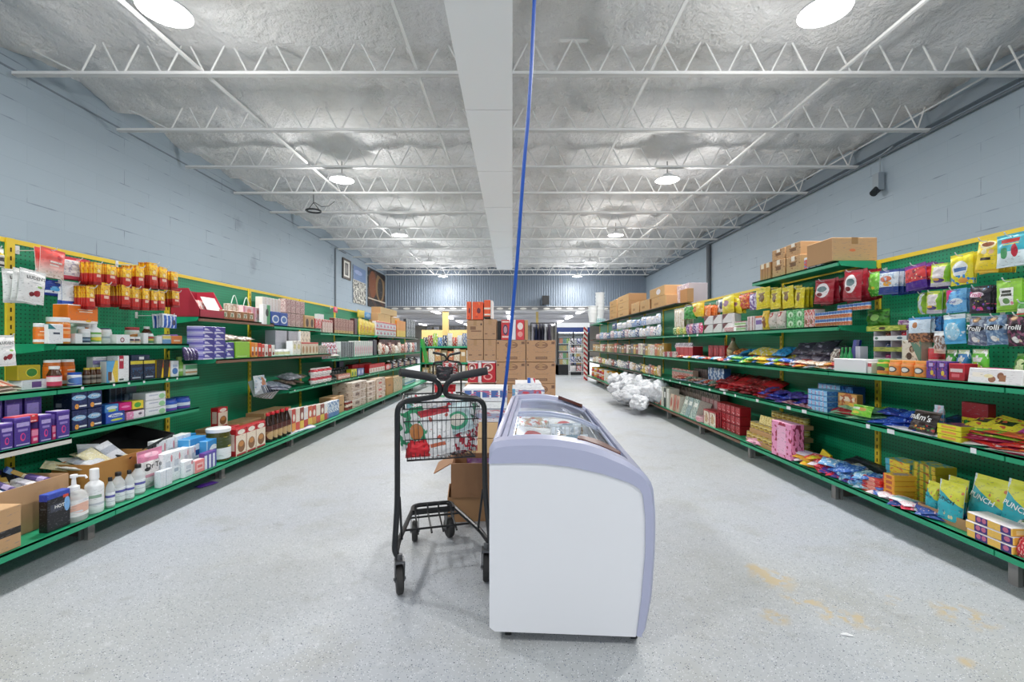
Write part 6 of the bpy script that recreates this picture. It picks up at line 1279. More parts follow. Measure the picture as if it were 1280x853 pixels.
pile(1, x1, Z1, 978, 900, bk, 14, (.2, .18, .055), 'candy bag behind the front packs', 'bag', off=.13, layers=2, tilt=(12, 30), yaw=20)
rr(x1, Z1, 906, 885, 432, BX(D(pm('#b82430', ('n', 6, .5, '#7a1820'), ('r', .1, .5, .3, .8, '#c8444c')), '#a01c28'), .12), 3, 'red patterned box at the back of the long candy shelf', off=.16)
rr(x1, Z1, 913, 906, 422, BOT(mat('#8a7a58', .3), pm('#c8b88a', ('n', 5, .5, '#7a6a4a')), mat('#6a5a3c', .4), name='jug', sh=.5, cr=.35), 1, 'tan jug-shaped bottle behind the candy packs', 'bottle', off=.14)
rr(x1, Z1, 866, 845, 433, BX(D(pm('#b01f2c', ('s', 6, .4, '#c84a50'), ('b', .9, 1, '#e2c8c8')), '#8a1822'), .14), 4, 'red striped carton far along the candy shelf', 'carton', off=.08)
rr(x1, Z1+.115, 866, 845, 422, BAG(pm('#a89aa8', ('n', 5, .5, '#e2dce4')), .07), 3, 'mauve grey bag on top of the red striped cartons', 'bag', off=.12, h=.10)
pile(1, x1, Z1, 904, 845, bl[:5], 14, (.18, .12, .03), 'small pack at the far front of the long candy shelf', 'pack', off=.005, layers=1, tilt=(0, 12), yaw=28)
for i in range(5): rr(x1, Z1, 843-i*3.2, 840.2-i*3.2, 440, BX(D(pm(['#e2d6d4', '#c84a58', '#dfd8d8', '#b83848', '#e6dcda'][i], ('n', 5, .55, '#8a3a44'))), .1), 1, 'pink and white box near the dark shelving'+near(i, 5), 'box', 'pink and white far boxes', off=.03)
# --- shelf 2 (z .627) ---
Z4 = .627
cy = D(pm('#8fc6ea', ('s', 5, .2, '#b87ab0'), ('b', .8, 1, '#5aa8e0'), ('n', 7, .62, '#d8ecf6')), pm('#2a6ab4', ('n', 7, .5, '#4a94d4')), '#7ab8e4')
rr(x1, Z4, 1034, 1009, 489, BX(cy, .14), 1, 'light blue stacked card pack on the second right shelf, front pile', 'pack', off=.03, layers=4)
rr(x1, Z4, 1050, 1022, 482, BX(cy, .13), 1, 'light blue stacked card pack, rear pile', 'pack', off=.20, layers=4)
rr(x1, Z4, 1066, 1046, 484, BX(D(pm('#1f5aa8', ('n', 5, .5, '#4a8fd0')), '#1a4a90'), .1), 2, 'royal blue pack behind the small orange box', 'pack', off=.22)
rr(x1, Z4, 1071, 1047, 494, BX(D(pm('#e0a860', ('r', .1, .9, .65, .85, '#f0dcc0'), ('n', 5, .55, '#b8643c'), ('e', .7, .4, .16, .2, '#f0c84a')), '#a8743c'), .05), 1, 'small orange picture box between blue packs and green bags', off=.10)
pile(1, x1, Z4, 1058, 1036, [N(BAG(pm('#a81c24', ('n', 5, .58, '#6a1018'), ('r', .2, .8, .4, .6, '#e0b8b8')), .035), 'dark red')], 2, (.17, .12, .04), 'bag lying before the small orange box', 'bag', off=.02, layers=1, tilt=(15, 25))
pile(1, x1, Z4, 1092, 1046, [N(BAG(pm('#8fc8a0', ('n', 4, .5, '#5fa078'), ('n', 7, .62, '#c8e2d0')), .02), 'pale green')], 6, (.24, .2, .022), 'flat packet spread on the second right shelf', 'packet', off=.03, layers=3, tilt=(3, 8), yaw=22)
rr(x1, Z4+.035, 1089, 1063, 509, BAG(pm('#7ccf2c', ('n', 5, .6, '#b8e85a'), ('e', .6, .6, .2, .16, '#d8a04a'), ('r', .08, .5, .55, .75, '#e8f4d8'), ('e', .3, .25, .2, .12, '#e8d84a')), .04), 1, 'bright green candy bag standing at the shelf lip', 'bag', off=.008, lean=18)
pile(1, x1, Z4, 1138, 1092, [N(BAG(pm('#1c2f8a', ('n', 4, .55, '#3f6ad0'), ('n', 7, .66, '#c8d4f0')), .03), 'navy'), N(BAG(pm('#2a55c0', ('n', 5, .6, '#8fb0e8')), .03), 'cobalt')], 10, (.17, .13, .03), 'candy pack heaped left of the brown chocolate bag', 'pack', off=.015, layers=3, tilt=(4, 16), yaw=25)
pile(1, x1, Z4+.02, 1140, 1092, [N(BAG(pm('#6ab02c', ('n', 5, .55, '#c8e04a')), .025), 'green striped'), N(BAG(pm('#dfe2ea', ('b', .4, .6, '#b8c0d4')), .02), 'long white')], 6, (.24, .1, .025), 'pack at the back of the navy heap', 'pack', off=.2, layers=2, tilt=(5, 14), yaw=15)
rr(x1, Z4+.012, 1168, 1134, 515, BAG(pm('#24120f', ('b', .84, 1, '#4a3832'), ('v', 6, .3, '#b8342c', 0, .34), ('v', 7, .25, '#3f8a3a', 0, .3), ('v', 5, .22, '#e0a03c', 0, .3)), .05, [("m&m's", .8, .62, WT, 4)], 'chocolate_bag'), 1, 'dark brown chocolate bag with big white letters', 'bag', off=.01, lean=22)
pile(1, x1, Z4, 1172, 1126, [N(BAG(pm('#e6e6ee', ('b', .3, .5, '#c8ccd8')), .02), 'white')], 3, (.30, .07, .016), 'flat pack lying along the shelf lip', 'pack', off=.0, layers=1, tilt=(0, 3), yaw=6)
rr(x1, Z4, 1180, 1168, 507, BAG(pm('#c8dcec', ('b', .35, .7, '#3f9ad8'), ('n', 5, .58, '#e8b8c8')), .05), 1, 'white and sky blue bag behind the brown chocolate bag', 'bag', off=.10)
pile(1, x1, Z4+.02, 1200, 1168, [N(BAG(pm('#16244f', ('n', 5, .6, '#3a5090')), .03), 'midnight blue')], 3, (.2, .2, .03), 'packet at the back beside the sour candy box', 'packet', off=.16, tilt=(10, 20))
ys = [N(BX(D(pm('#e6dc34', ('r', .2, .7, .3, .7, '#f0a83c')), '#d8d02c', '#3f3a8a'), .10, name='flat_box'), 'yellow and violet')]
rr(x1, Z4, 1202, 1170, 534, BX(D(pm('#e6e034', ('r', .2, .8, .3, .7, '#f0a04a')), '#d8d02c', pm('#4a3a8a', ('n', 5, .5, '#c85a7a'))), .13), 1, 'flat yellow candy box with violet top', off=.01, layers=3)
rr(x1, Z4, 1235, 1201, 505, BX(D(pm('#8a1420', ('b', 0, .58, '#d8c82c'), ('n', 6, .58, 0, .5, '#3f7a2c'), ('r', .1, .6, .38, .5, '#1c1c14'), ('e', .2, .42, .08, .1, '#2f8a3c')), '#7a101a'), .05), 1, 'red and yellow sour candy box standing at the back', off=.16)
pile(1, x1, Z4+.05, 1256, 1212, [N(BAG(pm('#e8d83c', ('r', .15, .6, .4, .7, '#2c3a1c'), ('n', 5, .6, '#c85a3c'), ('c', .8, 1, '#c84a9a')), .04), 'yellow')], 3, (.19, .14, .04), 'sour candy bag leaning on the flat packs', 'bag', off=.07, tilt=(20, 32), yaw=10)
pile(1, x1, Z4+.04, 1284, 1250, [N(BAG(pm('#b83a6a', ('n', 5, .55, '#d84a4a')), .04), 'raspberry')], 2, (.18, .14, .04), 'bag at the back near the picture edge', 'bag', off=.15)
fp = [N(BAG(pm('#e8643c', ('n', 4, .55, '#f0a04a')), .02), 'orange'), N(BAG(pm('#e6e8e2', ('b', .3, .55, '#4aa04a')), .02), 'white and green'), N(BAG(pm('#d8342c', ('n', 4, .6, '#f0c0a0')), .02), 'scarlet'), N(BAG(pm('#8ac83a', ('n', 4, .6, '#f0e070')), .02), 'leaf green'), N(BAG(pm('#a82450', ('n', 4, .6, '#e0a0b0')), .02), 'magenta')]
pile(1, x1, Z4, 1296, 1204, fp, 20, (.24, .14, .017), 'flat strip pack stacked at the near shelf lip', 'pack', off=.01, layers=5, tilt=(0, 6), yaw=9)
# second bay on
rd = [N(BAG(pm('#a3141f', ('n', 5, .5, '#6a0e16'), ('n', 8, .64, '#e0a8a8')), .035), 'dark red'), N(BAG(pm('#c0202a', ('n', 5, .6, '#8a1018')), .035), 'red'), N(BAG(pm('#7a1a22', ('n', 5, .55, '#b83a3c')), .035), 'maroon')]
nv = [N(BAG(pm('#1f2f9a', ('n', 5, .5, '#3f64d8'), ('n', 8, .66, '#c8cfe8')), .03), 'navy'), N(BAG(pm('#3a2a78', ('n', 5, .5, '#5a4ab0')), .03), 'indigo')]
pile(1, x1, Z4, 1004, 946, nv, 12, (.18, .13, .03), 'candy pack between red packs and light blue piles', 'pack', off=.02, layers=3, tilt=(3, 14), yaw=25)
pile(1, x1, Z4, 1008, 978, [N(BAG(pm('#b88a94', ('n', 5, .5, '#7a3a4a'), ('n', 8, .62, '#e8d0c8')), .025), 'rose')], 4, (.2, .1, .025), 'pack lying at the lip before the navy packs', 'pack', off=.0, layers=1, tilt=(0, 8))
pile(1, x1, Z4, 962, 890, rd, 27, (.17, .13, .032), 'candy pack heaped on the second right shelf', 'pack', off=.02, layers=3, tilt=(3, 14), yaw=25)
pile(1, x1, Z4+.05, 962, 900, rd, 8, (.22, .2, .05), 'candy bag at the back of the red heap', 'bag', off=.17, layers=1, tilt=(20, 35), yaw=15)
pile(1, x1, Z4, 888, 845, [N(BAG(pm('#a85a4a', ('n', 5, .5, '#d8c0b0')), .03), 'brick'), N(BAG(pm('#8a9ab0', ('n', 5, .55, '#dfe3ea')), .03), 'steel blue'), N(BAG(pm('#b8342c', ('n', 5, .55, '#e8c8a0')), .03), 'rust'), N(BAG(pm('#4a6a5a', ('n', 5, .55, '#b0c0b0')), .03), 'moss')], 16, (.2, .13, .03), 'candy pack far along the second right shelf', 'pack', off=.015, layers=2, tilt=(3, 14), yaw=25)
rr(x1, Z4, 906, 899, 487, BX(D('#e2dfdc'), .04), 1, 'small white card box in front of the red heap', off=.0)
rr(x1, Z4, 905, 885, 461, BX(D(pm('#3f6fa8', ('n', 4, .5, '#c8d4e4')), '#2f5a90'), .09), 2, 'blue and white box at the back of the far packs', off=.19)
rr(x1, Z4, 884, 868, 462, BX(D(pm('#5a4a48', ('n', 4, .5, '#2c2424')), '#4a3c3c'), .08), 3, 'dark brown box behind the brick packs', off=.2)
rr(x1, Z4, 866, 840, 464, BX(D(pm('#c8a898', ('n', 5, .5, '#b8444a'), ('b', .7, .9, '#6a8a7a')), '#b89888'), .08), 5, 'rose and green tin at the far end of the green bays', off=.1)
# --- base shelf ---
bx = RX
gc = CAN(pm('#c9ac4c', ('b', .3, .7, '#e6d48a'), ('n', 4, .55, '#8a6a2a')), 'yellow_can', top='#c8c4b8', n=12)
def cantray(xa, xb, off, zz, nm, dd=.10):
    rr(bx, zz, xa, xb, 0, BX(carton_d(base='#b88f5c'), dd, name='can_tray'), 1, 'low brown carton tray of yellow cans, '+nm, 'tray', off=off, h=.042)
for L, (xa, xb) in enumerate(((981, 931), (978, 936))):
    zz = .18+L*.108
    cantray(xa, xb, .03, zz, ('bottom front', 'upper front')[L])
    rr(bx, zz+.044, xa, xb, 0, gc, 7, 'yellow can in the %s tray' % ('bottom front', 'upper front')[L], 'can', off=.035, h=.062, fill=.97)
for L in range(3):
    zz = .18+L*.108; cantray(1004, 962, .22, zz, ('bottom rear', 'middle rear', 'top rear')[L])
    rr(bx, zz+.044, 1004, 962, 0, gc, 6, 'yellow can in the %s tray' % ('bottom rear', 'middle rear', 'top rear')[L], 'can', off=.225, h=.062, fill=.97)
rr(bx, .396, 966, 948, 0, BX(D(pm('#e8d890', ('n', 5, .55, '#c8a84a')), '#d8c87a'), .06), 2, 'pale yellow box tilted on the can trays', off=.05, h=.08, lean=12)
rr(bx, .18, 989, 964, 531, BX(D(pm('#ef9cc4', ('n', 5, .56, '#a82448'), ('r', .3, .75, .1, .9, '#f4b8d6')), pm('#e888b4', ('n', 5, .55, '#8a2a48')), '#f4b4d2'), .11), 1, 'tall pink box with dark red hearts on the base shelf', off=.0)
pile(1, bx, .18, 948, 930, [N(BAG(pm('#e6a8c0', ('n', 4, .55, '#b88a98')), .04), 'pale pink')], 2, (.24, .16, .04), 'packet by the end of the wooden base', 'packet', off=.0, tilt=(5, 15))
pr = [N(BAG(pm('#d8344a', ('n', 5, .6, '#f4c0c0')), .025), 'red'), N(BAG(pm('#e8e0ea', ('b', .3, .6, '#c8b8d8')), .025), 'white'), N(BAG(pm('#f0b83c', ('b', .3, .6, '#e0e03c')), .025), 'yellow'), N(BAG(pm('#e06a80', ('n', 5, .55, '#f8d8d8')), .025), 'pink')]
pile(1, bx, .18, 1032, 985, pr, 16, (.16, .11, .026), 'candy pack heaped beside the pink box', 'pack', off=.01, layers=3, tilt=(2, 14), yaw=30)
pile(1, bx, .18, 1052, 1024, [N(BX(D(pm('#c8c8a8', ('n', 6, .5, '#8a8ab0'))), .012, name='booklet'), 'grey green')], 10, (.13, .16, .013), 'booklet in the leaning stack', 'booklet', off=.06, layers=5, tilt=(2, 12), yaw=12)
one(1, 2.42, YX(1024, 2.42), .185, BX(D(pm('#e6d02c', ('e', .45, .5, .2, .2, '#3a3a20')), '#c8b020'), .02), .10, .13, 'yellow triangular tag card leaning on the booklets', 'card', rot=(R(-14), R(18), R(-90)))
bw = [N(BAG(pm('#7ab4e2', ('n', 5, .55, '#e8f0f8')), .03), 'light blue'), N(BAG(pm('#2f64b8', ('n', 5, .55, '#8fb8e8')), .03), 'blue'), N(BAG(pm('#c8e0e8', ('n', 5, .5, '#5aa8c8')), .03), 'aqua white'), N(BAG(pm('#4a3a90', ('n', 5, .55, '#c83c6a')), .03), 'violet')]
pile(1, bx, .18, 1092, 1032, bw, 24, (.15, .12, .03), 'candy pack heaped before the bar stacks', 'pack', off=.01, layers=3, tilt=(2, 16), yaw=30)
pile(1, bx, .22, 1086, 1058, [N(BAG(pm('#1e1e26', ('b', .4, .6, '#3a3a48')), .04), 'black')], 2, (.24, .14, .04), 'packet on top of the blue heap', 'packet', off=.22, tilt=(5, 15))
brd = D(pm('#c8281f', ('c', .3, .7, '#e88a7a'), ('n', 5, .62, '#f0c8a0')), '#d8342c', '#e8504a')
bro = D(pm('#e8a02c', ('c', 0, .12, '#d8301f'), ('r', .3, .8, .2, .8, '#b8542c')), '#e8b43c', pm('#f0c84a', ('n', 5, .55, '#c87a4a'), ('e', .5, .5, .3, .3, '#a89ab0')))
bgn = D(pm('#c8b02c', ('s', 4, .4, '#6a8a2c'), ('n', 5, .6, '#8a3a2c')), '#b8a024', pm('#e2cc3c', ('n', 5, .5, '#5aa8b8')))
bbl = D(pm('#e8d23c', ('c', 0, .2, '#4ab0c8'), ('n', 5, .6, '#d85a3c')), '#5ab8d0', pm('#8ac8d0', ('n', 4, .5, '#e8d24a')))
rr(bx, .18, 1101, 1077, 602, BX(brd, .15), 1, 'red candy bar box in the low front stack', off=.03, layers=4, jit=5)
rr(bx, .18, 1118, 1103, 596, BX(bro, .15), 1, 'orange candy bar box in the middle front stack', off=.04, layers=5, jit=4)
rr(bx, .18, 1137, 1106, 581, BX(bbl, .13), 1, 'yellow and blue candy bar box in the tall rear stack', off=.20, layers=5, jit=4)
rr(bx, .18, 1170, 1139, 585, BX(bgn, .13), 1, 'golden green candy bar box in the near rear stack', off=.17, layers=5, jit=4)
pile(1, bx, .18, 1130, 1086, [N(BAG(pm('#e8405a', ('n', 5, .55, '#f4a8b8')), .02), 'hot pink'), N(BAG(pm('#f0e4ea', ('n', 5, .6, '#e88aa8')), .02), 'blush')], 6, (.15, .09, .02), 'wafer pack strewn along the base shelf lip', 'pack', off=-.005, layers=2, tilt=(0, 6), yaw=30)
pile(1, bx, .18, 1172, 1126, [N(BAG(pm('#dfe9ee', ('b', .3, .7, '#8ac0c8')), .02), 'white and teal'), N(BAG(pm('#2f4f9a', ('n', 5, .6, '#c8a0b0')), .02), 'dark blue')], 8, (.18, .11, .02), 'pack lying between the bar stacks and the tray', 'pack', off=.01, layers=2, tilt=(0, 10), yaw=25)
# teal and yellow bags in a low carton tray
t = open_carton(.40, .20, .055, '#b08a62', name='shallow_tray'); t.location = (2.335, YX(1180, 2.335)-.04, .181); t.rotation_euler = (0, 0, R(-90)); tag(t, 'shallow brown tray holding teal and yellow candy bags', 'tray')
pnm = pm('#2fb2c0', ('d', .35, .80, '#dfe04a'), ('v', 5, .2, '#d8845a', .6, 1), ('v', 5, .24, '#e0d2a0', .05, .35), ('n', 6, .62, 0, .4, '#1f8ea6'), ('c', 0, .06, '#dfeef0'))
pun = BAG(pnm, .05, [('PUNCH', .66, .56, BT, 12)], 'punch_bag')
pun2 = BAG(pnm, .05, [('PUNCH', .7, .56, WT, 12)], 'punch_bag')
for i, (a, b, tt, of, nm) in enumerate(((1172, 1157, 604, .07, 'thin one at the far end of the tray'), (1203, 1171, 607, .05, 'front one in the tray'), (1208, 1180, 601, .16, 'half hidden one at the back of the tray'))):
    rr(bx, .188, a, b, tt, pun, 1, 'teal and yellow candy bag, '+nm, 'bag', 'teal and yellow candy bags', off=of, lean=6, jit=5)
rr(bx, .19, 1250, 1204, 601, pun2, 1, 'large teal and yellow candy bag leaning behind the white bar boxes', 'bag', 'teal and yellow candy bags', off=.13, lean=14)
rr(bx, .19, 1296, 1243, 609, pun2, 1, 'large teal and yellow candy bag nearest the picture edge', 'bag', 'teal and yellow candy bags', off=.13, lean=14)
wb = D(pm('#f0c25a', ('c', .76, .98, '#3a2a7a'), ('c', .2, .48, '#3a2a7a'), ('e', .87, .5, .06, .3, '#c86a8a'), ('e', .28, .5, .05, .3, '#c86a8a'), ('e', .4, .5, .05, .3, '#c86a8a'), ('b', .86, 1, '#efe9ea')), pm('#e6b04a', ('r', .2, .8, .2, .7, '#f0d090')), pm('#e9e2e4', ('c', .6, .9, '#d8d0d8')))
rr(bx, .18, 1268, 1206, 661, BX(wb, .10, name='bar_box'), 1, 'white and orange bar box with purple marks in the lip stack', off=.0, layers=3, jit=3)
rr(bx, .18, 1300, 1270, 668, BAG(pm('#c8283a', ('n', 5, .55, '#f0b0a8')), .05), 2, 'red bag at the near end of the right base shelf', 'bag', off=.02, h=.10, lean=20)
rr(bx, .255, 1292, 1256, 648, BAG(pm('#3a2420', ('b', .4, .7, '#e6e2de'), ('n', 5, .6, '#6a8a3a')), .04), 1, 'brown and white bag lying behind the red bags', 'bag', off=.06, h=.12, lean=55)
# base further along: books and gift sets on the wooden deck
bkm = lambda c, *l: D(pm(c, *l), pm('#e6e0d4', ('s', 12, .3, '#cfc8ba')))
rset = D(pm('#e6dcc8', ('r', 0, .12, 0, 1, '#a82430'), ('b', .9, 1, '#b02a34'), ('e', .55, .45, .26, .28, '#c8a47a'), ('n', 6, .62, '#8a3a34')), pm('#b01f2c', ('n', 7, .5, '#7a1420'), ('s', 5, .3, '#d86a70')), '#a82430')
rr(bx, .18, 894, 879, 516, BX(rset, .14), 2, 'red and cream gift set box in the front of the wooden base', off=.03)
rr(bx, .18, 925, 896, 510, BX(D(pm('#b01c28', ('v', 4, .24, '#e8c0c0'), ('c', .0, .12, '#7a1018'), ('b', .86, 1, '#8a1420')), '#a01824'), .12), 5, 'red stacked gift box behind the yellow can trays', off=.10, layers=3, fill=.92)
rr(bx, .18, 903, 877, 503, BX(D(pm('#8a3038', ('s', 5, .45, '#d8c8c8')), '#7a2830'), .10), 5, 'maroon and white gift box in the rear of the wooden base', off=.26)
rr(bx, .18, 875, 867, 522, CAN(pm('#d8909c', ('n', 5, .5, '#f0c8cc')), 'pink_tub'), 1, 'small pink tub before the leaning books', 'tub', off=.0)
for i, (a, b, c) in enumerate(((868, 861, '#b8c8c0'), (861, 855, '#8fa8b0'), (855, 850, '#c8d0c0'))):
    rr(bx, .18, a, b, 502, BX(bkm(c, ('n', 6, .5, '#6a8a80'), ('r', .2, .8, .6, .8, '#e8ece4')), .16, name='book'), 1, 'pale green book leaning on the wooden base'+near(i, 3), 'book', 'leaning green books', off=.02, h=.27, lean=18)
for i in range(3): rr(bx, .18, 848-i*4, 844.5-i*4, 497, BX(bkm(['#c8a08a', '#b87a64', '#d8c0a8'][i], ('e', .5, .5, .3, .3, '#a84a34')), .14, name='book'), 1, 'tan book beside the pale green books'+near(i, 3), 'book', 'tan books', off=.02, h=.24, lean=6)
for i in range(6): rr(bx, .18, 836-i*3.4, 833-i*3.4, 490, BX(bkm(['#d8dcd0', '#2c3a34', '#cfd4c8', '#5a4a44', '#dfe3da', '#3a4a5a'][i], ('r', .2, .8, .5, .8, '#e6e8e0')), .16, name='book'), 1, 'tall upright book on the wooden base'+near(i, 6), 'book', 'upright books', off=.03, h=.30)
for i in range(4): rr(bx, .18, 826-i*4.6, 821.8-i*4.6, 488, BX(D(pm('#e07a5a', ('r', .25, .7, .2, .95, '#f0dcd0'), ('b', 0, .15, '#c85a40')), '#d86a4a'), .16), 1, 'orange and white gift box next to the white plastic bags'+near(i, 4), 'box', 'orange and white gift boxes', off=.03, h=.30)
rr(bx, .18, 900, 840, 494, BX(D(pm('#6a5a54', ('s', 5, .5, '#a89a90'), ('n', 5, .55, '#4a3c38')), '#5a4a44'), .1), 12, 'dim brown box in the rear row of the wooden base', off=.28)
# white plastic bags spilling over the base
wp = mat('#d2d5da', .3, name='white_film')
def crumple(seed, rx, ry, rz):
    bm = bmesh.new(); bmesh.ops.create_icosphere(bm, subdivisions=4, radius=1)
    for v in bm.verts:
        p = v.co.copy(); k = 1.08+.22*(noise.turbulence(p*1.3+Vector((seed, 0, 0)), 2, False)-.3)-.30*abs(noise.noise(p*2.4+Vector((0, seed, 0))))-.14*abs(noise.noise(p*6+Vector((0, 0, seed))))
        v.co = Vector((p.x*rx*k, p.y*ry*k, p.z*rz*k))
    z0 = min(v.co.z for v in bm.verts)
    for v in bm.verts: v.co.z -= z0
    me = bpy.data.meshes.new('film'); bm.to_mesh(me); bm.free(); me.materials.append(wp); me.polygons.foreach_set('use_smooth', [i % 3 > 0 for i in range(len(me.polygons))]); return me
for i in range(9):
    a = i/8; Y = 7.35+2.2*a
    o = link('plastic_bag', crumple(i*3.1, .18, .24, .17 if i % 2 else .20)); o.location = (2.37-(.03 if i % 2 else .0), Y, .182); o.rotation_euler = (0, 0, R(i*40)); lab(o, 'crumpled white plastic bag on the far right base'+near(i, 9), 'bag', 'white plastic bags')
for i in range(6):
    o = link('plastic_bag', crumple(40+i*2.3, .15, .25, .14)); o.location = (2.06-.02*(i % 2), 7.5+i*.34, .04+.12*(i % 3)); o.rotation_euler = (0, 0, R(i*70)); lab(o, 'crumpled white plastic bag bulging over the right base lip'+near(i, 6), 'bag', 'white plastic bags')
# --- dark shelving beyond ---
K5 = RU[5]
def far(z, xa, xb, n, cols, nm, cat, h, off=.03, kind='box', d=.12, name='carton', vary=.25, layers=1):
    for i in range(n):
        a = xa+(xb-xa)*i/n; b = xa+(xb-xa)*(i+.93)/n
        c = cols[(i*5+i//3) % len(cols)]; c2 = cols[(i*3+1) % len(cols)]
        m = pm(c, ('n', 4, .56, c2), ('r', .2, .8, .55, .75, '#e6e0d6'))
        mk = BX(D(m, c), d, name=name) if kind == 'box' else BAG(m, .06, name=name) if kind == 'bag' else BOT(mat(c, .3), m, mat(c2, .4), name=name) if kind == 'bot' else JAR(mat(c, .3), m, mat(c2, .4), name)
        row(1, 2.34 if z < 1.2 else RXS, z, a, b, 0, mk, 1, nm+near(i, n), cat, nm, off=off, h=h*(1-vary*((i*37) % 10)/10))
far(.954, 830, 741, 30, ['#a8843c', '#c8a04a', '#3a5a34', '#e2dccc', '#7a3a2c', '#d8c8a0', '#5a6a78', '#c85a4a', '#e6d8d8'], 'book or game in the long far row', 'book', .21, kind='box', name='book')
far(.627, 826, 741, 22, ['#d8b88a', '#e6e2dc', '#8a8a98', '#c86a3c', '#4a5a7a', '#e2c84a', '#efeef2'], 'small figure or pack on the far third shelf', 'toy', .18, kind='bag', name='toy_pack')
far(1.29, 826, 745, 18, ['#e6e8ee', '#8fa8d0', '#c8d4e4', '#e2c8d0', '#3a5a8a', '#efeef2', '#c8a8b0'], 'folded linen pack on the far upper shelf', 'linen', .20, kind='bag', name='linen_pack', d=.2)
far(1.29+.215, 826, 765, 10, ['#dfe3ee', '#9ab0d8', '#e8e8f0', '#2f4a7a', '#c8ccd8'], 'folded linen pack in the upper layer', 'linen', .17, kind='bag', name='linen_pack', off=.05)
far(.18, 766, 738, 9, ['#c8282c', '#e2a02c', '#b81f24', '#d8402c', '#e8e0d8', '#3a6a5a'], 'red or yellow tub at the far base end', 'tub', .30, kind='jar', name='tub', vary=.1)
# cartons on top of the far run
for k in range(4, 10):   # loose boards that carry the cartons over the dark bays
    o = MB().box(2.50, 3.12, RU[k]+.01, RU[k+1]-.01, TOP, TOP+.014).obj('top_board', DWOOD); tag(o, 'brown board across the top of the right shelving, %s from the near end' % ordi[k-4], 'board', 'top boards')
TB = TOP+.0145
def tb(xa, xb, h, mk, label, z=0, X=2.56, cat='carton'):
    Ya, Yb = YX(xa, X), YX(xb, X); o = mk((Yb-Ya)*.97, h); o.location = (X, (Ya+Yb)/2, TB+z); o.rotation_euler = (0, 0, R(-90)); lab(o, label, cat)
CB = lambda base: BX(carton_d(('r', .2, .5, .3, .5, '#b08450'), base=base), .4, tape='#c09a62')
tb(861, 846, .33, BX(D(pm('#e2d8d8', ('n', 6, .5, '#b8a0b0'), ('s', 6, .3, '#c8b8c4')), '#d8ccd0'), .3), 'pale floral box high above the far bays', X=2.75)
tb(859, 850, .21, BX(carton_d(base='#c08a54'), .1), 'golden brown carton before the floral box', X=2.62)
tb(845, 838, .28, CB('#b9854e'), 'brown carton beside the floral box', X=2.75)
tb(833, 814, .20, CB('#cfa56c'), 'wide tan carton, lower one in the nearer far pair')
tb(831, 812, .17, BX(carton_d(('e', .6, .5, .14, .3, '#e8e2e4'), base='#cba26a'), .36, tape='#c09a62'), 'wide tan carton with white sticker, upper one of the nearer pair', z=.203)
tb(812, 800, .22, CB('#d2aa74'), 'tan carton in the low middle of the far top')
tb(799, 789, .23, CB('#d6ae78'), 'tan carton second in the low middle of the far top')
for L in range(3): tb(786, 772, .165, CB('#d4aa70'), 'tan carton in the nearer tall far stack, '+LAY[3][L], z=L*.168)
for L in range(3): tb(771, 762, .16, CB('#cfa264'), 'tan carton in the farther tall far stack, '+LAY[3][L], z=L*.163)
cupm = lath([(0, 0), (.06, 0), (.085, .2), (.088, .2), (.08, .19), (0, .19)], 18)
for i, (x, n_) in enumerate(((741, 3), (750, 6))):
    Y = 13.6-(.5 if i == 0 else 0)*1; X = (x-CX)*Y/F
    z0 = 1.7735 if i == 0 else 1.7735
    for k in range(n_):
        m = lath([(0, 0), (.10, 0), (.135, .25), (.145, .255), (.145, .275), (.13, .275), (.125, .25), (0, .25)], 20)
        o = m.obj('white_bucket', mat('#eef0f0', .4), smooth=True); o.location = (X, Y, z0+k*.10+(.14 if i else 0)); lab(o, 'white plastic bucket in the %s nested stack' % ('low', 'tall')[i]+', '+('bottom one' if k == 0 else 'top one' if k == n_-1 else ordi[k]+' up'), 'bucket', 'white nested buckets')
one(1, (750-CX)*13.6/F-.13, 13.6, 1.7735, BX(D(pm('#d8e8ea', ('s', 5, .4, '#8ac0c8'), ('b', .4, .6, '#8ac0c8'))), .26), .30, .135, 'white and aqua checked box under the tall bucket stack')
# red and white striped end post and wire rack
o = MB().box(2.21, 2.33, RU[10]+.05, RU[10]+.12, 0, 1.7).obj('striped_panel', pm('#efe9e6', ('d', .0, 2, '#c82a34'))); o.data.materials.clear()
m, nt, b = newmat('striped'); w_ = nt.nodes.new('ShaderNodeTexWave'); w_.bands_direction = 'DIAGONAL'; w_.inputs['Scale'].default_value = 4; tc = nt.nodes.new('ShaderNodeTexCoord'); nt.links.new(tc.outputs['Object'], w_.inputs['Vector'])
g = nt.nodes.new('ShaderNodeMath'); g.operation = 'GREATER_THAN'; g.inputs[1].default_value = .5; nt.links.new(w_.outputs['Fac'], g.inputs[0]); x = nt.nodes.new('ShaderNodeMix'); x.data_type = 'RGBA'; nt.links.new(g.outputs[0], x.inputs[0]); x.inputs[6].default_value = lin('#ece6e2'); x.inputs[7].default_value = lin('#c22a32'); nt.links.new(x.outputs[2], b.inputs['Base Color'])
o.data.materials.append(m); tag(o, 'red and white striped panel at the far end of the right shelving', 'panel')
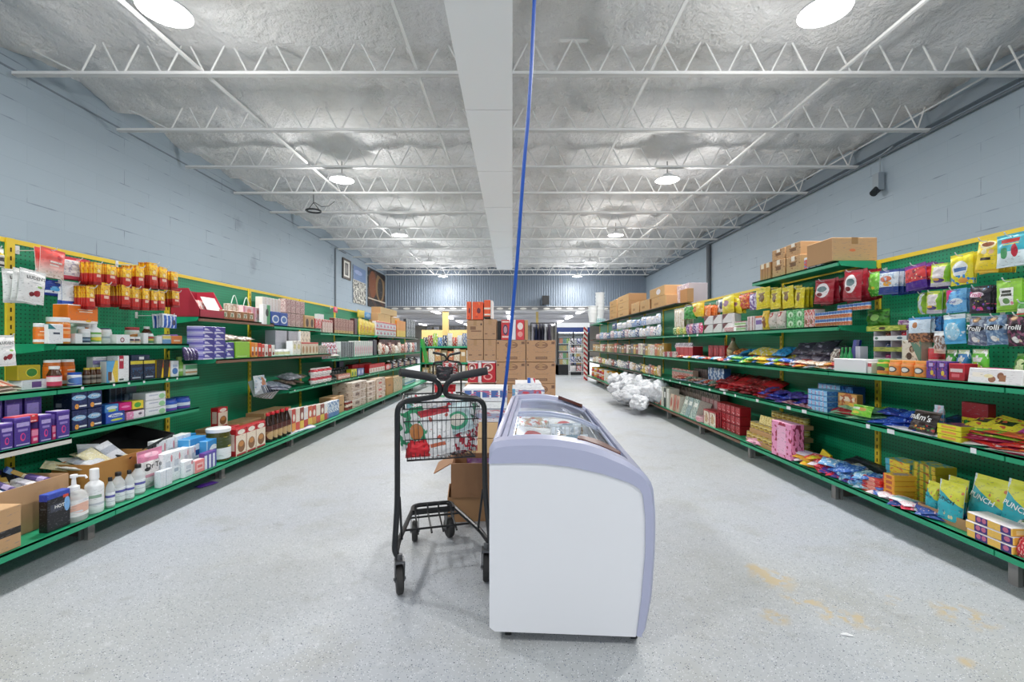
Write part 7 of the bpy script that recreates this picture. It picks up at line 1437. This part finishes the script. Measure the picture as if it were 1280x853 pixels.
# ================= middle of the aisle =================
# carton stacks on a pallet
PY = 7.0
o = empty('pallet', ((XP(582, PY)+XP(695, PY))/2, PY+.45, 0)); b = MB()
W3 = (XP(696, PY)-XP(580, PY))/2
for i in range(7): b.box(-W3+i*(2*W3-.1)/6, -W3+i*(2*W3-.1)/6+.1, -.45, .45, .115, .138)
for y in (-.45, -.05, .35): b.box(-W3, W3, y, y+.1, 0, .115)
b.obj('boards', mat('#a88458', .7), o); tag(o, 'wooden pallet under the brown carton stacks', 'pallet')
big = carton_d(('e', .52, .78, .22, .15, '#8f6a52'), ('e', .52, .78, .17, .11, '#bd9470'), ('r', .36, .70, .74, .82, '#8f6a52'), ('r', .32, .72, .12, .24, '#7d5c48'), ('r', .35, .69, .15, .21, '#a07c60'), ('r', .86, .97, .82, .94, '#7a5a48'), ('r', .03, .09, .84, .92, '#6a4c3c'), ('r', .04, .06, .1, .16, '#6a4c3c'), ('r', .3, .74, .42, .46, '#b08866'), base='#bf9673')
rows = [(479.7, 512), (453, 479.5), (425.6, 452.6)]
for L, (t, d) in enumerate(((480, None), (453, 479.7), (425.6, 452.7))):
    for c, (a, b_) in enumerate(((620.4, 656.8), (657.8, 694.4))):
        z1 = ZP(t, PY); z0 = .14 if d is None else ZP(d, PY)
        o = BX(big, .42, tape='#b08a62', name='shipping_carton')(XP(b_, PY)-XP(a, PY), z1-z0-.003); o.location = ((XP(a, PY)+XP(b_, PY))/2, PY, z0+.001); lab(o, 'large brown carton with oval logo in the right stack, %s column, %s' % (('first', 'second')[c], LAY[3][L]), 'carton', 'logo cartons')
pl = carton_d(('r', .1, .3, .25, .3, '#7a5a48'), ('r', .7, .9, .25, .3, '#7a5a48'), base='#bd9675'); pl2 = carton_d(('r', .2, .55, .5, .68, '#8a6650'), ('r', .25, .9, .4, .46, '#8a6650'), ('r', .84, .93, .74, .84, '#4a3a34'), base='#c09a78')
face(584, 604, 424.6, 451.2, PY, BX(pl, .42, tape='#b08a62', name='shipping_carton'), 'plain brown carton above the red drink cases, outer one', 'carton')
face(604.6, 620, 424.6, 451.2, PY, BX(pl, .42, tape='#b08a62', name='shipping_carton'), 'plain brown carton above the red drink cases, inner one', 'carton')
face(583.5, 604, 400.2, 424.4, PY, BX(pl2, .42, tape='#b08a62', name='shipping_carton'), 'brown carton with dark print under the orange packs, outer one', 'carton')
face(604.4, 620.5, 399, 424.4, PY, BX(pl, .42, tape='#b08a62', name='shipping_carton'), 'brown carton under the orange packs, inner one', 'carton')
face(581, 619.8, 480.3, ZP(.14, PY) and 512.6, PY, BX(carton_d(('r', .4, .55, .8, .9, '#6a4a3a'), base='#bd9675'), .42, tape='#b08a62', name='shipping_carton'), 'brown carton under the red drink cases', 'carton')
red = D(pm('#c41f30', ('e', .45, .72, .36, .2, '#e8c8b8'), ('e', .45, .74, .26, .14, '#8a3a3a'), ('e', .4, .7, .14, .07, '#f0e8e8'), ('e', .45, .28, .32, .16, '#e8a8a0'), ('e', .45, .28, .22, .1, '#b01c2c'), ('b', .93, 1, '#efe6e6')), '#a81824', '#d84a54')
face(584.5, 597.5, 452.2, 478.3, PY, BX(red, .3, name='drink_case'), 'red drink case with fruit swirl, outer one', 'case')
face(597.8, 601.6, 452.2, 478.3, PY, BX(D('#ece4e6'), .3, name='drink_case'), 'narrow white case strip between red drink cases', 'case')
face(602, 619.6, 451.8, 478.3, PY, BX(red, .3, name='drink_case'), 'red drink case with fruit swirl, inner one', 'case')
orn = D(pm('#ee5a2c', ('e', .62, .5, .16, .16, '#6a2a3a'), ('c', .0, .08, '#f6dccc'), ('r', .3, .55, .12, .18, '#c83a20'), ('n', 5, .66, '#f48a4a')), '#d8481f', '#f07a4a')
face(583, 589, 377, 399.5, PY-.02, BX(orn, .3, name='snack_pack'), 'orange snack pack on the carton stack, narrow outer one', 'pack')
face(589.4, 604, 377, 399.6, PY, BX(orn, .3, name='snack_pack'), 'orange snack pack on the carton stack, wide middle one', 'pack')
face(605, 613, 375, 398.5, PY, BX(D(pm('#ec6032', ('b', .5, .6, '#f4e4d4'), ('b', 0, .12, '#3a3020'), ('b', .18, .26, '#f2e6da')), '#d8481f'), .3, name='snack_pack'), 'orange snack pack with white bands on the carton stack', 'pack')
face(613.2, 616, 375.5, 398.5, PY, BX(D('#efe8e4'), .3, name='snack_pack'), 'narrow white pack at the end of the orange packs', 'pack')
face(621.5, 626, 401, 425, PY+.05, BX(D('#231c1c'), .2, name='dark_case'), 'narrow black case beside the red canisters', 'case')
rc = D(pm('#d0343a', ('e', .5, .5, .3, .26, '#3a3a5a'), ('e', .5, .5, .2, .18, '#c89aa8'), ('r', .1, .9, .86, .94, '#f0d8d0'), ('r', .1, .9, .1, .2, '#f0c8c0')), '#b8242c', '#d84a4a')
face(626.5, 637, 399.5, 425, PY, BX(rc, .3, name='drink_case'), 'red case with dark oval on the carton stack', 'case')
face(637.3, 644.5, 399.5, 425, PY, BX(D('#eceaf0'), .3, name='drink_case'), 'white case between the two red cases on the stack', 'case')
face(645, 655.5, 399.5, 425, PY, BX(D(pm('#d8404a', ('e', .5, .68, .34, .18, '#f0e0dc'), ('e', .5, .28, .3, .14, '#e8a098')), '#b8242c'), .3, name='drink_case'), 'red case with pale fruit print on the carton stack', 'case')
face(656, 660, 400, 425, PY, BX(carton_d(), .3, name='shipping_carton'), 'brown carton end beside the red cases', 'carton')
# water and drink flats before the pallet
FY = 4.7
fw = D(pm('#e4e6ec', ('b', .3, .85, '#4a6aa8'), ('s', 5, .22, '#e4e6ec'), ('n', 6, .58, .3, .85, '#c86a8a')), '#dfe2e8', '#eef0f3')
def flatb(x0, x1, yt, yb, Y, d3, label, d=.5): return face(x0, x1, yt, yb, Y, BX(d3, d, name='drink_flat'), label, 'case')
flatb(578, 634, 486, 502, FY, fw, 'white drink flat with a blue label band, top of its stack')
flatb(578, 634, 502.5, 512, FY, D(pm('#eceef0', ('b', 0, .12, '#8a92a0')), '#dfe2e8'), 'plain white drink flat under the blue banded one')
flatb(579, 634, 512.5, 528, FY, D(pm('#d6d2d8', ('b', .3, .7, '#9aa0b8'), ('n', 6, .6, '#b8707c')), '#d0d2d8'), 'grey white drink flat third in its stack')
flatb(579, 634, 528.5, 548, FY, carton_d(base='#cfae84'), 'tan drink flat fourth in its stack')
flatb(580, 634, 548.5, 569.2, FY, carton_d(base='#c8a67c'), 'tan drink flat at the bottom of its stack')
GY = 4.9
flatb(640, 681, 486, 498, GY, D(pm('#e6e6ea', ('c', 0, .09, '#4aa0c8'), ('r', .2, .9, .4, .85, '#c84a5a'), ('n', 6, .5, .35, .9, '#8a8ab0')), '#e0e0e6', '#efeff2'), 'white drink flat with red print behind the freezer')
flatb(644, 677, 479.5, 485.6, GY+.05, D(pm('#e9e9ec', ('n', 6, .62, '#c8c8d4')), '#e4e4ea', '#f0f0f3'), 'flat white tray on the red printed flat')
flatb(641, 682, 498.5, 563.5, GY, carton_d(base='#c8a67c'), 'tall tan carton under the white drink flats', .5)
face(659.5, 663, 472.5, 479.2, GY+.1, BX(D('#2f62b8'), .06), 'little blue carton on the white drink flats', 'box')
face(663.3, 669, 473, 479.2, GY+.1, BX(D(pm('#eef0f4', ('d', 2, 1.9, '#c83c50'))), .06), 'little white carton with red corner on the drink flats', 'box')
# open cartons between the cart and the freezer
o = open_carton(.37, .30, .16, '#a9815a'); o.location = (-.245, 2.95, .001); o.rotation_euler = (0, 0, R(6)); tag(o, 'lower brown carton on the floor beside the freezer', 'carton')
o = open_carton(.34, .28, .22, '#9a7150', flaps=(('l', 30), ('b', 70))); o.location = (-.235, 2.93, .163); o.rotation_euler = (0, 0, R(3)); tag(o, 'upper brown carton with open flaps behind the cart', 'carton')
o = link('purple_bag', pouch_mesh(mat('#5a2c5a', .4), .22, .16, .1), None, (-.22, 3.06, .25), (R(-50), 0, 0)); lab(o, 'dark purple bag inside the open brown carton', 'bag')
# gift bags in the near cart
CM = Matrix.Translation((-.333, 2.165, 0)) @ Matrix.Rotation(R(16), 4, 'Z')
gw = [pm('#e9eaec', ('v', 4, .3, '#c8243c'), ('n', 6, .6, '#b8c0cc')), pm('#e6e6e6', ('n', 5, .5, '#2f8f62'), ('e', .5, .4, .2, .2, '#b8743c')), pm('#efeeee', ('b', .86, 1, '#b82434'), ('n', 4, .64, '#c85a4a'), ('r', .2, .7, .2, .28, '#c86a4a')), pm('#d8e0e6', ('n', 4, .5, '#7fb8c0'), ('n', 7, .62, '#2a7a58')), pm('#e8e4e6', ('n', 6, .5, '#b81f34'), ('n', 9, .6, '#8a1020')), pm('#c8dce0', ('e', .5, .4, .36, .3, '#3aa078'), ('e', .5, .42, .24, .2, '#e6e0d4')), mat('#c81f2c', .5, name='red_cloth'), pm('#e6e8ea', ('n', 5, .6, '#20304a'), ('d', 1, 1.5, '#2f9a6a')), pm('#ecebed', ('v', 5, .28, '#d83a4a'), ('n', 5, .66, '#4a9a6a')), pm('#dfe3e8', ('n', 5, .52, '#9aa8b8')), pm('#23272c', ('n', 5, .6, '#8a2a34'))]
gl = ['white gift bag with red dots', 'white bag with green print and a brown figure', 'white paper gift bag with a red top edge', 'pale blue bag with green leaves', 'red and white wrapped parcel', 'teal round-printed bag', 'bright red cloth bundle', 'white bag with a green corner', 'white bag with red and green dots', 'crinkled pale grey bag', 'black and dark red bag']
gw += [pm('#e9e6e8', ('n', 5, .5, '#b8243a'), ('n', 8, .62, '#d8d8dc')), pm('#dfe6ea', ('v', 4, .26, '#2f8f6a'), ('n', 5, .62, '#8ab8c8')), pm('#eeeaea', ('n', 7, .52, '#c03848')), pm('#2a3036', ('n', 5, .55, '#c8ccd0'))]
gl += ['white parcel with red marbling', 'pale bag with green dots', 'white bag with red speckles', 'dark grey printed bag']
gs = [(-.02, .16, .64, .20, .24, .05, -10, 4), (-.11, .11, .64, .17, .2, .05, -6, -8), (0, .105, .60, .15, .235, .03, 0, -10), (-.09, .27, .66, .2, .2, .06, -15, 10), (.07, .20, .59, .16, .12, .07, -70, 5), (.10, .13, .70, .16, .15, .05, -20, -14), (-.11, .115, .592, .13, .10, .07, 0, 0), (.10, .28, .65, .18, .2, .05, -18, 12), (.03, .34, .62, .22, .26, .06, -14, -5), (0, .42, .62, .22, .24, .06, -10, 0), (.01, .24, .595, .2, .16, .06, -75, 20), (.12, .17, .60, .15, .16, .06, -12, 6), (.13, .24, .72, .16, .15, .06, -22, -10), (-.04, .20, .735, .2, .15, .06, -25, 8), (.11, .36, .60, .16, .2, .06, -8, 0)]
for (x, y, z, w_, h_, t_, rx, ry), m, nm in zip(gs, gw, gl):
    o = link('gift_bag', pouch_mesh(m, w_, h_, t_, .05)); o.matrix_world = CM @ Matrix.Translation((x, y, z)) @ Matrix.Rotation(R(ry), 4, 'Y') @ Matrix.Rotation(R(rx), 4, 'X')
    lab(o, nm+' in the near cart basket', 'bag', 'goods in the near cart')
CM2 = Matrix.Translation((XP(558.5, 6.9), 6.9, 0)) @ Matrix.Rotation(R(4), 4, 'Z')
for i, (x, y, z, w_, h_, t_, rx, m, nm) in enumerate(((-.04, .12, .6, .26, .2, .08, 0, pm('#23252c', ('n', 4, .6, '#5a3a44')), 'black bag in the farther cart basket'), (.03, .25, .68, .24, .2, .08, -15, pm('#c83a40', ('n', 5, .5, '#e8e0e0')), 'red and white bag heaped in the farther cart'), (-.1, .26, .66, .16, .16, .06, -10, pm('#c8ccd0', ('n', 5, .5, '#5a4a50')), 'grey bag heaped in the farther cart'))):
    o = link('shopping_bag', pouch_mesh(m, w_, h_, t_, .06)); o.matrix_world = CM2 @ Matrix.Translation((x, y, z)) @ Matrix.Rotation(R(rx), 4, 'X'); lab(o, nm, 'bag')
o = link('red_bag', pouch_mesh(mat('#c01f2a', .4), .34, .30, .14, .06)); o.matrix_world = CM2 @ Matrix.Translation((-.05, .3, .215)); lab(o, 'bright red bag on the lower rack of the farther cart', 'bag')
# frozen food in the freezer
fz = [pm('#e4e6ea', ('n', 5, .5, '#b8a890'), ('n', 8, .6, '#c86a5a')), pm('#cfd6de', ('n', 5, .55, '#8a9aa8')), pm('#b89868', ('n', 6, .5, '#8a6a40')), pm('#e8e6e4', ('e', .5, .5, .3, .3, '#c84a4a')), pm('#d8dfe4', ('n', 5, .5, '#6a8a9a')), pm('#a8886a', ('n', 7, .5, '#d8c8a8'))]
k = 0
for bi, (v0, v1) in enumerate(((.09, .50), (.54, 1.0), (1.04, 1.50))):
    for i in range(3):
        for j in range(2):
            o = link('frozen_bag', pouch_mesh(fz[(k*5+bi) % 6], .20, .17, .07)); u = .16+j*.22; v = v0+.075+i*.125
            o.matrix_world = FM @ Matrix.Translation((u, v, .52+.05*((k*3) % 3)-.03*j)) @ Matrix.Rotation(R(-60+12*((k*7) % 4)), 4, 'X') @ Matrix.Rotation(R(-10+7*(k % 4)), 4, 'Y')
            lab(o, 'frozen food bag in the %s freezer basket, %s row, %s' % (('nearest', 'middle', 'farthest')[bi], ordi[i], ('aisle cart side', 'handle side')[j]), 'bag', 'frozen food bags'); k += 1
# ---------- shelving across the aisle in the distance ----------
EY = 13.2
t = empty('end_shelf', ((XP(526, EY)+XP(592, EY))/2, EY, 0)); w3 = (XP(592, EY)-XP(526, EY))/2
MB().box(-w3, w3, .42, .46, .05, 1.16).obj('back_panel', mat('#c9b184', .6), t)
for z, m in ((.18, GRN), (.62, GRN), (1.09, GRN)):
    b = MB(); b.box(-w3, w3, 0, .42, z-.02, z); b.box(-w3, w3, -.01, 0, z-.045, z); b.obj('shelf', m, t)
b = MB(); b.box(-w3-.02, -w3, -.0, .46, 0, 1.2); b.obj('side_panel', GRN, t); b = MB(); b.box(w3, w3+.02, 0, .46, 0, 1.2); b.obj('side_panel', GRN, t)
tag(t, 'shelf unit standing across the aisle end beyond the carts', 'shelving')
ec = ['#c9a874', '#e6e2dc', '#b8905c', '#d8bfa0', '#c86a4a', '#8a7a5a']
for r_, (z, h, n) in enumerate(((.182, .36, 7), (.622, .40, 8))):
    for i in range(n):
        x = XP(526, EY)+.03+(2*w3-.06)*(i+.5)/n; c = ec[(i*5+r_*2) % 6]
        o = BX(D(pm(c, ('n', 5, .55, ec[(i+2) % 6]), ('r', .2, .8, .5, .8, '#e8e0d0')), c), .3)((2*w3-.06)/n*.93, h*(.8+.2*((i*3) % 4)/3)); o.location = (x, EY+.02, z); lab(o, 'carton on the across-aisle shelf, %s, %s across' % (('bottom deck', 'middle deck')[r_], ordi[i]), 'carton', 'across-aisle cartons')
tcol = ['#3a3a44', '#a83a34', '#a8cf4a', '#5a8ac8', '#3a4a6a', '#e8e8ea', '#c84a3a', '#e6e8ee', '#7a8aa8', '#dfe3ea']
for i in range(10):
    x = XP(528, EY)+(2*w3-.1)*(i+.5)/10
    o = BAG(pm(tcol[i], ('n', 4, .55, '#e6e2dc')), .1, name='soft_pack')((2*w3-.1)/10, .26+.06*(i % 3)); o.location = (x, EY+.12, 1.092); lab(o, 'soft pack on the top of the across-aisle shelf, %s across' % ordi[i], 'pack', 'across-aisle packs')
# green tilted end panels of the left run
o = MB().prism([(0, .62), (.05, .62), (-.09, 1.3), (-.14, 1.3)], 0, .32).obj('green_board', mat('#2f9a3c', .5), None, (XP(528, 12.1), 12.46, 0)); MB().box(-.02, .0, .14, .16, 0, .7).obj('prop', GREYM, o); tag(o, 'bright green board leaning out at the far end of the left run', 'board')
# yellow post and yellow band in the far room
o = MB().box(XP(553, 22)-.0, XP(560, 22), 22, 22.27, 0, 2.95).obj('yellow_post', mat('#c9ae6c', .6)); tag(o, 'pale yellow post rising behind the far shelf', 'post')
o = MB().box(XP(618+52, 24), XP(621+52, 24), 24, 24.1, 0, 2.95).obj('yellow_post', mat('#c4aa68', .6)); tag(o, 'pale yellow post showing above the red cases', 'post')
o = MB().box(XP(527, 24), XP(584, 24), 24, 24.08, 1.35, 1.9).obj('yellow_banner', mat('#c8b070', .6)); bn = o; tag(o, 'long pale yellow banner board in the far room', 'board')
b = MB(); b.box(XP(527, 24), XP(527, 24)+.06, 24, 24.06, 0, 1.35); b.box(XP(584, 24)-.06, XP(584, 24), 24, 24.06, 0, 1.35); b.obj('stand', mat('#d8c080', .6), bn)
# reach-in cooler
CYY = 17.0; cx0, cx1 = XP(696, CYY), XP(737, CYY); t = empty('drinks_cooler', ((cx0+cx1)/2, CYY, 0)); cw = (cx1-cx0)/2
b = MB(); b.box(-cw, -cw+.06, 0, .7, 0, 1.95); b.box(cw-.06, cw, 0, .7, 0, 1.95); b.box(-cw, cw, .64, .7, 0, 1.95); b.box(-cw, cw, 0, .7, 1.9, 1.95); b.box(-cw, cw, 0, .7, 0, .38); b.box(-.03, .03, -.01, .04, .38, 1.6); b.obj('cabinet', mat('#1c1e22', .4), t)
b = MB(); b.box(-cw, cw, -.03, .0, 1.6, 1.78, 0); b.box(-cw, cw, -.03, .0, 1.78, 1.95, 1); b.obj('header', [mat('#243a78', .4), mat('#e9ecf0', .4)], t)
for s_ in (-1, 1):
    b = MB(); x0, x1_ = sorted((s_*.03, s_*(cw-.06))); b.box(x0, x1_, -.015, -.005, .38, 1.6); b.obj('glass_door', glassy('#f2f6f8', .03, .93, 'door_glass'), t)
b = MB()
for z in (.62, .9, 1.18, 1.42): b.box(-cw+.06, cw-.06, .05, .62, z-.015, z)
b.obj('rack', mat('#d8dadd', .4), t)
MB().box(-cw+.07, cw-.07, .02, .05, 1.56, 1.6).obj('fill_strip', emis('#ffffff', 6), t)  # added glow that lifts the brightness inside the cooler
tag(t, 'black two-door drinks cooler with blue header in the far room', 'cooler')
dc = ['#e2a83c', '#e8e8ea', '#4a9a4a', '#d86a2c', '#3a5a9a', '#c8c83c']
for L, z in enumerate((.39, .621, .901, 1.181)):
    for i in range(8):
        x = (cx0+cx1)/2-cw+.17+i*(2*cw-.34)/7; c = dc[(i*5+L*3+i//2) % 6]
        o = BX(D(pm(c, ('n', 4, .5, dc[(i+L) % 6])), c), .15, name='drink_carton')(.13, .19); o.location = (x, CYY+.08, z); lab(o, 'drink carton in the far cooler, %s shelf, %s across' % (ordi[L], ordi[i]), 'drink', 'drinks in the far cooler')
# wire rack before the cooler
WY = 14.9; t = empty('wire_rack', (XP(721, WY), WY, 0)); b = MB(); m = mat('#d8dadc', .4)
for x in (-.22, .22):
    for y in (0, .35): b.tube([(x, y, 0), (x, y, 1.25)], .012, 6)
for z in (.25, .55, .85, 1.15):
    b.tube([(-.22, 0, z), (.22, 0, z), (.22, .35, z), (-.22, .35, z)], .008, 5, True)
    for i in range(9): b.tube([(-.22+.055*i, 0, z), (-.22+.055*i, .35, z)], .004, 4)
b.obj('frame', m, t); tag(t, 'white wire rack standing before the drinks cooler', 'rack')
rcx = ['#e6e2e2', '#4a5a9a', '#c87a7a', '#2c2c38']
for i, z in enumerate((.262, .562, .862, 1.162)):
    for j in range(2):
        o = BAG(pm(rcx[(i+j*2) % 4], ('n', 4, .5, '#d8d8dc')), .1, name='rack_bag')(.2, .18); o.location = (XP(721, WY)-.11+j*.22, WY+.15, z); lab(o, 'bag on the white wire rack, %s tier, %s' % (ordi[i], ('outer', 'inner')[j]), 'bag', 'bags on the wire rack')
# coats beyond the carton stack
HY = 11; t = empty('clothes_rail', (XP(676, HY), HY, 0)); b = MB()
for x in (-.24, .32): b.tube([(x, 0, 0), (x, 0, 1.66)], .012, 8)
b.tube([(-.24, 0, 1.66), (.32, 0, 1.66)], .012, 8); b.tube([(-.24, -.25, .02), (-.24, .25, .02)], .012, 6); b.tube([(.32, -.25, .02), (.32, .25, .02)], .012, 6); b.obj('rail', mat('#2a2a2c', .4), t)
tag(t, 'black clothes rail behind the carton stacks', 'rail')
for i, c in enumerate(('#9a9aa4', '#1f2a4a', '#3a3a50', '#26283a', '#c8ccd4', '#2c2438')):
    o = BAG(mat(c, .8), .07, name='hanging_coat', cr=.04)(.36, .85); o.location = (XP(676, HY)-.17+i*.075, HY, .79); o.rotation_euler = (0, 0, R(78)); lab(o, 'coat hanging on the black clothes rail, %s along' % ordi[i], 'coat', 'coats on the rail')
# far room wall goods: dark and pale shapes on high shelves
for i, (x, c) in enumerate(((536, '#2a2c30'), (545, '#4a4c52'), (565, '#26282c'), (571, '#2c2e34'), (577, '#33353a'), (724, '#caa64a'), (732, '#5a6a4a'))):
    Y = 26; o = MB().box(XP(x, Y)-.12, XP(x, Y)+.12, Y, Y+.2, 1.9, 2.15).obj('display_goods', mat(c, .6)); 
    b2 = MB().box(XP(x, Y)-.13, XP(x, Y)+.13, Y, Y+.22, 0, 1.898).obj('display_stand', mat('#cfc6b4', .7), o)
    tag(o, 'dark boxed goods on a tall stand in the far room, %s along' % ordi[i], 'goods', 'far room goods')
# purple wrapper under the left shelf and paper scrap on the floor
o = link('purple_wrapper', pouch_mesh(mat('#5a2c9a', .4), .16, .07, .02), None, (-2.46, YX(262, 2.46), .012), (R(-90), 0, R(70))); lab(o, 'purple wrapper lying on the floor under the left base shelf', 'wrapper')
o = MB().tube([(XP(1051, 1.80), 1.80, .003), (XP(1057, 1.80), 1.795, .005), (XP(1067, 1.79), 1.785, .003)], [.003, .006, .002], 5).obj('paper_scrap', mat('#f2f2f2', .6)); lab(o, 'small white paper scrap on the floor right of the freezer', 'scrap')
_seen = {}
for o in SC.objects:
    if o.parent is None and o.get('label'):
        n = len(o['label'].replace("'", '').replace('-', ' ').split())
        if DEBUG and n > 16: print('LONG', n, o['label'])
        if DEBUG and o['label'] in _seen: print('DUP', o['label'])
        _seen[o['label']] = 1
cd = bpy.data.cameras.new('camera'); cam = bpy.data.objects.new('camera', cd); COL.objects.link(cam)
cam.location = (0, 0, HC); cam.rotation_euler = (R(90), 0, 0)
cd.sensor_width = 36; cd.lens = F/1280*36; cd.shift_x = -(CX-640)/1280; cd.shift_y = (CY-426.5)/1280; cd.clip_end = 200
SC.camera = cam
w = bpy.data.worlds.new('world'); SC.world = w; w.use_nodes = True
bg = w.node_tree.nodes['Background']; bg.inputs[0].default_value = (.80, .90, 1, 1); bg.inputs[1].default_value = WORLD
vs = SC.view_settings; vs.view_transform = 'Standard'; vs.look = 'None'; vs.gamma = 1; vs.use_curve_mapping = False; vs.exposure = EXPO
SC.display_settings.display_device = 'sRGB'
SC.cycles.max_bounces = 6; SC.cycles.diffuse_bounces = 4; SC.cycles.transparent_max_bounces = 10
